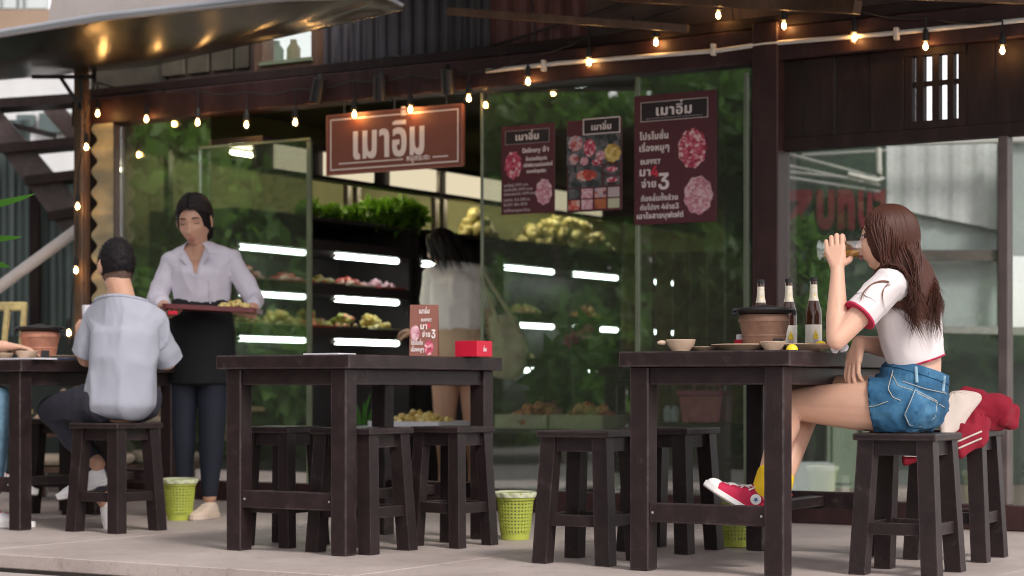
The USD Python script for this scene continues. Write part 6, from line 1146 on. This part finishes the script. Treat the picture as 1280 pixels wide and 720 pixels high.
obj("body", Add(to_m(body), hm, hand(wl, unit(V(.05, .35, .9)), unit(V(.3, 1, .2)), V(1, 0, 0), (35, 45, 30), 1.0, .5), hand(wr, unit(V(-.5, .8, .1)), unit(V(-.2, -.1, -1)), V(-1, 0, 0), (20, 30, 20), 1.0, .4)), "skin_tan", pm, smooth=60)
tee = soft(Add(Hull(Ell(pel + V(.0, -.02, -.005), (.168, .140, .085)), Ell(wst + V(.0, -.02, 0), (.150, .125, .07))), Hull(Ell(wst + V(0, -.02, 0), (.150, .125, .07)), Ell(chs + V(0, -.01, 0), (.160, .122, .09))), Hull(Ell(chs + V(0, -.01, 0), (.152, .118, .08)), Sph(sl, .066), Sph(sr, .066)), Hull(Sph(hd - hu * .150 - hf * .015, .070), Sph(sl, .066), Sph(sr, .066), Sph(shc, .08), Ell(chs + V(0, -.01, .0), (.13, .116, .06))),
    Chain((sl, .064), (sl + (el - sl) * .45, .068)), Chain((sr, .064), (sr + (er - sr) * .45, .068))), .015, 26, .018, (11, 11, 4.0), 31)
nkp = hd - hu * .152 - hf * .02
obj("tee", cut(tee, (V(.08, 0, 1), pel + V(0, 0, -.082)), (-unit(V(0, -.22, 1)), shc + V(0, 0, .040)), ((sl - el), sl + (el - sl) * .93), ), "tee_blue", pm, smooth=60) if False else obj("tee", cut(tee, (V(.08, 0, 1), pel + V(0, 0, -.080)), (-unit(V(0, .25, 1)), nkp)), "tee_blue", pm, smooth=60)
obj("collar", band(tee, -unit(V(0, .25, 1)), nkp, .011, .003), "tee_blue", pm, smooth=60)
for a, b, rr, q_ in ((sl, el, .074, .88), (sr, er, .070, .97)):
    sv = soft(Chain((a, .062), (a + (b - a) * .6, rr), (a + (b - a) * 1.3, rr + .004)), .016, 6, .012, (14, 14, 8), 37); obj("sleeve", cut(sv, (unit(a - b), a + (b - a) * q_)), "tee_blue", pm, smooth=60)
tr_ = soft(Add(Ell(pel, (.155, .12, .092)), Chain((hl, .098), (hl + (kl - hl) * .6, .082), (kl, .068), (kl + (al_ - kl) * .5, .062), (kl + (al_ - kl) * .86, .050)), Chain((hr, .095), (kr, .068), (kr + (ar_ - kr) * .5, .060), (kr + (ar_ - kr) * .90, .050))), .02, 10, .010, (11, 11, 11), 33)
obj("trousers", cut(tr_, (ZZ, V(0, 0, .30))) if False else tr_, "pants_dark", pm, smooth=60)
shoe(pm, al_ + V(-.02, 0, -.035), unit(V(-.90, -.05, -.30)), unit(V(-.3, -.25, .92)), "shoe_white", sole="shoe_white", high=False, k=.92)
shoe(pm, ar_ + V(-.01, 0, -.035), unit(V(-.22, .35, -.85)), unit(V(-.85, -.35, .25)), "shoe_white", sole="shoe_white", high=False, k=.92)
r_, f_, u_ = HB
hcap = Ell(hd - f_ * .008 + u_ * .014, (.0800, .101, .113), r_, f_, u_, 44) - Ell(hd + f_ * .118 + u_ * .0, (.085, .06, .075), r_, f_, u_, 24) - Ell(hd + f_ * .022 - u_ * .030, (.13, .036, .046), r_, f_, u_, 24); hcap = hcap.trim_by_plane(tuple(map(float, unit(u_ + f_ * .12))), float(np.dot(unit(u_ + f_ * .12), hd - u_ * .050)))
obj("hair", soft(hcap, .007, 5, .004, (60, 60, 60), 35), "hair_black", pm, smooth=True)
fade = Ell(hd - f_ * .004 + u_ * .006, (.0755, .0950, .113), r_, f_, u_, 40) - Ell(hd + f_ * .085 - u_ * .02, (.095, .105, .12), r_, f_, u_, 24); fade = fade.trim_by_plane(tuple(map(float, u_)), float(np.dot(u_, hd - u_ * .074)))
bris = []; g = np.random.default_rng(36); tmh = soft(hcap, .007, 5); nn = np.array(tmh.vertex_normals); vv = np.array(tmh.vertices)
for k in g.integers(0, len(vv), 900):
    d_ = unit(nn[k] + u_ * .5 + g.normal(0, .35, 3)); bris.append(tube([vv[k], vv[k] + d_ * g.uniform(.005, .013)], [.0016, .0004], 3, False))
obj("short_hair", bris, "hair_black", pm)
obj("short_hair_fade", soft(fade, .012, 3), "hair_fade", pm, smooth=True)
cu = Q(109, 392, 9.55); obj("drinking_cup", lathe([(0, 0), (.020, 0), (.025, .085), (.023, .085), (.019, .005), (0, .005)], cu - V(0, 0, .045), 20), "paper", smooth=40, label="small white cup raised in the seated man's left hand", cat="cup")

# ---------------------------------------------------------------- waitress
pa = person_thing("waitress in white shirt and black high waisted skirt carrying a tray", Q(247, 640, 9.98) * (1, 1, 0))
Y0 = 10.0
pel = Q(250, 430, Y0); wst = Q(252, 376, Y0); chs = Q(252, 343, Y0 - .01); shc = Q(250, 322, Y0)
sl, sr = Q(214, 327, Y0), Q(289, 325, Y0); el, wl = Q(197, 375, Y0 - .03), Q(212, 391, Y0 - .25); er, wr = Q(318, 374, Y0 - .04), Q(315, 392, Y0 - .22)
hd = Q(243, 276, Y0 - .05); hf = unit(V(-.10, -1, -.36)); hu = unit(V(-.10, -.32, 1))
hl, hr = Q(231, 440, Y0), Q(267, 440, Y0); kl, kr = Q(228, 530, Y0), Q(265, 530, Y0 - .02); al_, ar_ = Q(229, 618, Y0 + .02), Q(262, 620, Y0 - .02)
body = soft(Add(Hull(Ell(pel, (.155, .10, .12)), Ell(wst, (.118, .085, .05))), Hull(Ell(wst, (.115, .085, .05)), Ell(chs, (.135, .095, .08))), Hull(Ell(chs, (.12, .08, .06)), Sph(sl, .045), Sph(sr, .045)), Hull(Sph(shc + V(0, 0, .045), .045), Sph(sl, .04), Sph(sr, .04)), Chain((shc, .05), (hd - hu * .09 + hf * -.01, .048)),
    Chain((sl, .046), (el, .036), (wl, .026)), Chain((sr, .046), (er, .036), (wr, .026)), Chain((hl, .09), (kl, .060), (al_, .036)), Chain((hr, .09), (kr, .060), (ar_, .036))), .02, 10)
hm, HB = head_mesh(hd, hf, hu, 1.09)
obj("body", Add(to_m(body), hm, hand(wl, unit(V(.35, -.9, .0)), unit(V(0, 0, 1)), V(-1, 0, 0), (8, 12, 8), .95, .2), hand(wr, unit(V(-.45, -.85, -.05)), unit(V(0, 0, 1)), V(1, 0, 0), (10, 14, 8), .95, .25)), "skin_tan", pa, smooth=60)
face_bits(pa, hd, HB, 1.09, closed=True)
sh_ = soft(Add(Hull(Ell(wst, (.140, .105, .05)), Ell(chs, (.158, .115, .08))), Hull(Ell(chs + V(0, -.03, -.01), (.125, .085, .055)), Ell(chs, (.15, .105, .07))), Hull(Ell(chs, (.14, .095, .07)), Sph(sl, .056), Sph(sr, .056)), Chain((sl, .054), (sl + (el - sl) * .6, .052), (el, .048), (el + (wl - el) * .35, .044)), Chain((sr, .054), (sr + (er - sr) * .6, .052), (er, .047), (er + (wr - er) * .45, .040)), Hull(Sph(shc + V(0, 0, .045), .058), Sph(sl, .052), Sph(sr, .052)), Chain((shc + V(0, 0, -.01), .062), (shc + V(0, 0, .048), .058))), .016, 12, .013, (15, 15, 9), 41)
vneck = Hull(Sph(Q(243, 346, Y0 - .14), .006), Sph(Q(231, 318, Y0 - .12), .012), Sph(Q(256, 316, Y0 - .12), .012), Sph(Q(243, 310, Y0), .05))
shc_ = cut(tri(cut(sh_, (-unit(V(0, .25, 1)), shc + V(0, 0, .075)))) , ) - vneck
obj("shirt", shc_, "shirt_white", pa, smooth=60)
smm = tri(shc_)
for pts in (((230, 312), (226, 322), (236, 336), (243, 345), (240, 330)), ((257, 310), (262, 320), (252, 334), (245, 344), (250, 326))):
    fl_ = np.array([Q(a, b, Y0 - .105 + (.05 if b < 318 else 0)) for a, b in pts]); obj("collar", shell(tri((fl_, np.array([[0, 1, 2], [0, 2, 4], [4, 2, 3]]))), .006), "shirt_white", pa)
q = drape(smm, np.array([Q(246 + (b - 345) * .03, b, 9.5) for b in np.linspace(346, 376, 12)]), V(0, 1, 0), .002); q = q[np.isfinite(q[:, 0])]
if len(q) > 2: obj("placket", tube(q, .006, 6), "shirt_white", pa, smooth=True); obj("button", [tri(Sph(p - V(0, .004, 0), .005, 10)) for p in q[::4]], "pvc", pa)
sk = soft(Add(Hull(Ell(wst + V(0, 0, .002), (.145, .108, .028)), Ell(pel + V(0, 0, .04), (.178, .125, .08))), Hull(Ell(pel + V(0, 0, .04), (.178, .125, .08)), Ell(Q(252, 478, Y0), (.172, .125, .02)))), .02, 8, .006, (14, 14, 3), 43)
obj("skirt", sk, "skirt_black", pa, smooth=60)
obj("leggings", soft(Add(Chain((hl, .092), (kl, .067), (kl + (al_ - kl) * .3, .064), (al_ + V(0, 0, .015), .040)), Chain((hr, .092), (kr, .067), (kr + (ar_ - kr) * .3, .064), (ar_ + V(0, 0, .015), .040))), .02, 8), "legging_navy", pa, smooth=60)
for a, d in ((al_, V(-.25, -1, 0)), (ar_, V(-.30, -1, 0))): shoe(pa, V(a[0], a[1], .075), d, ZZ, "shoe_beige", sole="shoe_beige", lace="shoe_beige", high=False, k=.95)
r_, f_, u_ = HB; hcap = Ell(hd - f_ * .010 + u_ * .010, (.0870, .117, .1245), r_, f_, u_, 48) - Ell(hd + f_ * .130 - u_ * .006, (.088, .092, .112), r_, f_, u_, 30)
obj("hair", soft(Add(hcap.trim_by_plane(tuple(map(float, unit(u_ * .8 - f_ * .5))), float(np.dot(unit(u_ * .8 - f_ * .5), hd - u_ * .055))), Ell(hd - f_ * .115 + u_ * .0, (.04, .035, .045), r_, f_, u_), Ell(hd - f_ * .07 - u_ * .075, (.07, .04, .06), r_, f_, u_)), .01, 4, .003, (50, 50, 20), 44), "hair_black", pa, smooth=True)
cur = []; g = np.random.default_rng(45); hp = lambda p: hd - f_ * .008 + u_ * .010 + r_ * p[0] + f_ * p[1] + u_ * p[2]
for k in range(300):
    sd = 1 if k % 2 else -1; uu = g.random(); y = .104 - .189 * uu; z = .128 * math.sqrt(max(0, 1 - (y / .121) ** 2))
    cur.append(bez([hp(V(sd * .004, y, z)), hp(V(sd * .066, y * .9 + .006, z * .80 + .030)), hp(V(sd * .100, .030 - .09 * uu, .020 + .02 * uu)), hp(V(sd * .080, -.070, -.040)), hp(V(sd * .03 * g.random(), -.118, -.055 - .03 * g.random()))], 14) + g.normal(0, .0012, 3))
obj("hair_lock", strands(fit(cur, hd - f_ * .008 + u_ * .010, HB, V(.0900, .1195, .1270)), .0040, 4), "hair_dark", pa, smooth=True)
tc_ = Q(266, 386, 9.72); tr0 = thing("serving_tray", "thin dark red serving tray carried by the waitress", "tray", tc_)
tv = [(-.225, -.15), (.225, -.15), (.225, .15), (-.225, .15)]
obj("board", prism(Polygon(tv).buffer(-.03).buffer(.03), tc_ - V(0, 0, .012), V(1, 0, -.05), V(0, 1, 0), .010), "serving_tray", tr0); obj("lip", prism(Polygon(tv).buffer(-.03).buffer(.032).difference(Polygon(tv).buffer(-.035).buffer(.025)), tc_ - V(0, 0, .0125), V(1, 0, -.05), V(0, 1, 0), .022), "serving_tray", tr0)
fd = thing("fried_food", "yellow fried food on the right half of the serving tray", "food", tc_ + V(.11, 0, .003)); obj("pieces", heap(40, tc_ + V(.11, -.02, .004), .085, .07, .03, .016, 46), "food_yellow", fd, smooth=True)
lf = obj("red_napkin", obox(Q(216, 391, 9.575), (.045, .008, .018), None, .003), "box_red", label="small red tag at the left corner of the serving tray", cat="tag")

# ---------------------------------------------------------------- shopper behind the glass
ps = person_thing("shopper with dark bob, pale tee and tote bag choosing food, back turned", Q(570, 560, 12.2) * (1, 1, 0))
Y0 = 12.2
pel = Q(572, 440, Y0); wst = Q(572, 402, Y0); chs = Q(570, 358, Y0); shc = Q(569, 336, Y0)
sl, sr = Q(541, 345, Y0), Q(598, 342, Y0 + .02); el, wl = Q(537, 400, Y0 + .06), Q(522, 415, Y0 + .3); er, wr = Q(612, 398, Y0 + .02), Q(618, 430, Y0 + .1)
hd = Q(551, 309, Y0 + .03); hf = unit(V(-.80, .55, -.25)); hu = unit(V(-.22, .12, 1))
hl, hr = Q(558, 450, Y0), Q(590, 450, Y0); kl, kr = Q(556, 520, Y0), Q(592, 520, Y0); al_, ar_ = Q(556, 585, Y0), Q(593, 585, Y0)
body = soft(Add(Hull(Ell(pel, (.16, .11, .12)), Ell(wst, (.13, .09, .05))), Hull(Ell(wst, (.13, .09, .05)), Ell(chs, (.15, .10, .10))), Hull(Ell(chs, (.13, .09, .06)), Sph(sl, .048), Sph(sr, .048)), Chain((shc, .05), (hd - hu * .08, .047)), Chain((sl, .05), (el, .042), (wl, .028)), Chain((sr, .05), (er, .042), (wr, .028)), Chain((hl, .10), (kl, .068), (al_, .04), (al_ * (1, 1, 0) + V(0, 0, .05), .04)), Chain((hr, .10), (kr, .068), (ar_, .04), (ar_ * (1, 1, 0) + V(0, 0, .05), .04))), .024, 9)
hm, HB = head_mesh(hd, hf, hu, .98)
obj("body", Add(to_m(body), hm, hand(wl, unit(V(-.7, .7, .1)), V(0, 0, -1), V(-1, 0, 0), (20, 30, 20)), hand(wr, unit(V(.1, .1, -1)), V(-1, 0, 0), V(0, 1, 0), (30, 40, 30))), "skin_brown", ps, smooth=60)
tee = soft(Add(Hull(Ell(wst + V(0, 0, -.02), (.165, .12, .07)), Ell(chs, (.175, .12, .10))), Hull(Ell(chs, (.15, .105, .07)), Sph(sl, .06), Sph(sr, .06)), Chain((sl, .062), (sl + (el - sl) * .55, .072)), Chain((sr, .062), (sr + (er - sr) * .6, .07)), Hull(Sph(shc + V(-.01, 0, .03), .055), Sph(sl, .055), Sph(sr, .055)), Chain((shc, .065), (shc + V(-.01, 0, .025), .06))), .02, 10, .014, (12, 12, 7), 51)
obj("tee", cut(tee, (ZZ, wst + V(0, 0, -.078)), (-unit(V(.1, 0, 1)), shc + V(0, 0, .045))), "tee_grey", ps, smooth=60)
sk = soft(Hull(Ell(wst + V(0, 0, -.05), (.15, .108, .03)), Ell(pel, (.185, .135, .08)), Ell(Q(575, 478, Y0), (.19, .14, .02))), .024, 6, .006, (12, 12, 3), 52); obj("skirt", sk, "skirt_beige", ps, smooth=60)
for a in (al_, ar_): shoe(ps, a * (1, 1, 0) + V(0, 0, .075), V(-.8, .6, 0), ZZ, "shoe_beige", sole="shoe_beige", lace="shoe_beige", high=False)
r_, f_, u_ = HB; cur = []; g = np.random.default_rng(17); hp = lambda x, y, z: hd + r_ * x + f_ * y + u_ * z
for k in range(150):
    ph = g.uniform(-2.3, 2.3); lat = g.uniform(.05, 1); root = V(math.sin(ph) * .080 * lat, -math.cos(ph) * .098 * lat, .113 * math.sqrt(max(0, 1 - lat ** 2 * .93))); mid = V(math.sin(ph) * .092, -math.cos(ph) * .108 - .02, -.02)
    e = V(mid[0] * 1.0 + g.normal(0, .014), mid[1] * 1.0 - .03, -.12 - .07 * g.random()); cur.append(bez([hp(*root), hp(*(root * .55 + mid * .62 + V(0, 0, .05))), hp(*mid), hp(*e)], 14))
for k in range(40): cur.append(bez([hp(.05, -.05, .06), hp(.09, -.10, .0), Q(580 + g.normal(0, 4), 308 + g.normal(0, 3), Y0 - .06), Q(594 + g.normal(0, 3), 326 + g.normal(0, 3), Y0 - .12)], 14))
hr2 = UsdGeom.Xform.Define(stage, path_for(ps, "hair")).GetPrim(); obj("hair_base", soft(Ell(hd - f_ * .012 + u_ * .008, (.082, .098, .113), r_, f_, u_, 36) - Ell(hd + f_ * .11 - u_ * .03, (.06, .06, .10), r_, f_, u_, 24), .014, 3), "hair_dark", hr2, smooth=True)
obj("lock", strands(fit(cur, hd - f_ * .008, HB, V(.082, .099, .114)), .0075, 5), "hair_dark", hr2, smooth=True)
tg = thing("tote_bag", "slouchy beige canvas tote bag hanging from the shopper's right shoulder", "bag", Q(635, 440, Y0 - .05))
B = lambda px, py, r, Y=Y0 - .05: Sph(Q(px, py, Y), r)
obj("bag", soft(Add(Hull(B(618, 400, .03), B(642, 404, .04), B(652, 440, .055), B(622, 450, .05)), Hull(B(625, 440, .06), B(648, 452, .05), B(640, 470, .035), B(620, 466, .035))), .02, 8, .022, (13, 13, 9), 61), "canvas_bag", tg, smooth=60)
for pts in (((600, 338), (606, 360), (616, 385), (622, 402)), ((602, 336), (618, 362), (634, 388), (645, 404))): obj("strap", tube(bez([Q(a, b, Y0 - .09) for a, b in pts], 12), .013, 6), "canvas_bag", tg, smooth=True)

# ---------------------------------------------------------------- person cut off by the left edge of the picture
pz = person_thing("person at the left picture edge in pale jeans and white sneakers, hand on the table", (-2.62, 9.45, .49))
Yz = 9.45; pel = V(-2.66, Yz, .60); wst = V(-2.69, Yz, .80); chs = V(-2.70, Yz, .98); shc = V(-2.70, Yz, 1.08); hd = V(-2.69, Yz, 1.26)
sl, sr = V(-2.68, Yz + .17, 1.06), V(-2.68, Yz - .17, 1.06); el, wl = V(-2.66, Yz + .22, .84), Q(6, 433, 9.55); er, wr = V(-2.72, Yz - .22, .84), V(-2.58, Yz - .12, .815)
hl, hr = V(-2.63, Yz + .09, .59), V(-2.63, Yz - .09, .59); kl, kr = Q(-12, 505, 9.5), Q(-2, 500, 9.25); al_, ar_ = Q(-4, 590, 9.55), Q(-14, 628, 9.30)
body = soft(Add(Hull(Ell(pel, (.11, .16, .10)), Ell(wst, (.09, .13, .06))), Hull(Ell(wst, (.09, .13, .06)), Ell(chs, (.10, .15, .09))), Hull(Ell(chs, (.09, .13, .07)), Sph(sl, .05), Sph(sr, .05)), Chain((shc, .05), (hd - V(0, 0, .08), .048)), Chain((sl, .05), (el, .042), (wl, .028)), Chain((sr, .05), (er, .042), (wr, .028)), Chain((kl, .055), (al_, .038)), Chain((kr, .055), (ar_, .038))), .024, 9)
hm, HB = head_mesh(hd, V(1, .1, -.1), ZZ)
obj("body", Add(to_m(body), hm, hand(wl, unit(V(1, .05, -.05)), V(0, 0, -1), V(0, 1, 0), (12, 18, 12)), hand(wr, unit(V(.9, .4, 0)), V(0, 0, -1), V(0, 1, 0), (20, 30, 20))), "skin", pz, smooth=60)
obj("tee", cut(soft(Add(Hull(Ell(pel + V(0, 0, .02), (.13, .18, .08)), Ell(chs, (.12, .17, .09))), Hull(Ell(chs, (.105, .15, .07)), Sph(sl, .06), Sph(sr, .06)), Chain((sl, .062), (sl + (el - sl) * .6, .068)), Chain((sr, .062), (sr + (er - sr) * .6, .068)), Chain((shc, .064), (shc + V(0, 0, .03), .06))), .022, 8, .012), (-ZZ, shc + V(0, 0, .042))), "tee_grey", pz, smooth=60)
obj("jeans", soft(Add(Ell(pel, (.125, .17, .095)), Chain((hl, .095), (kl, .068), (kl + (al_ - kl) * .9, .052)), Chain((hr, .095), (kr, .070), (kr + (ar_ - kr) * .85, .055))), .022, 8, .008, (12, 12, 12), 72), "denim_pale", pz, smooth=60)
obj("hair", soft(Ell(hd + V(-.012, 0, .012), (.098, .084, .112)) - Ell(hd + V(.11, 0, -.03), (.06, .06, .1)), .014, 3), "hair_black", pz, smooth=True)
shoe(pz, V(al_[0], al_[1], al_[2]), V(1, -.1, -.15), V(.15, 0, 1), "shoe_white", lace="ink_red", high=False); shoe(pz, Q(-12, 632, 9.30) * (1, 1, 0) + V(0, 0, .08), V(1, -.12, 0), ZZ, "shoe_white", lace="ink_red", high=False)
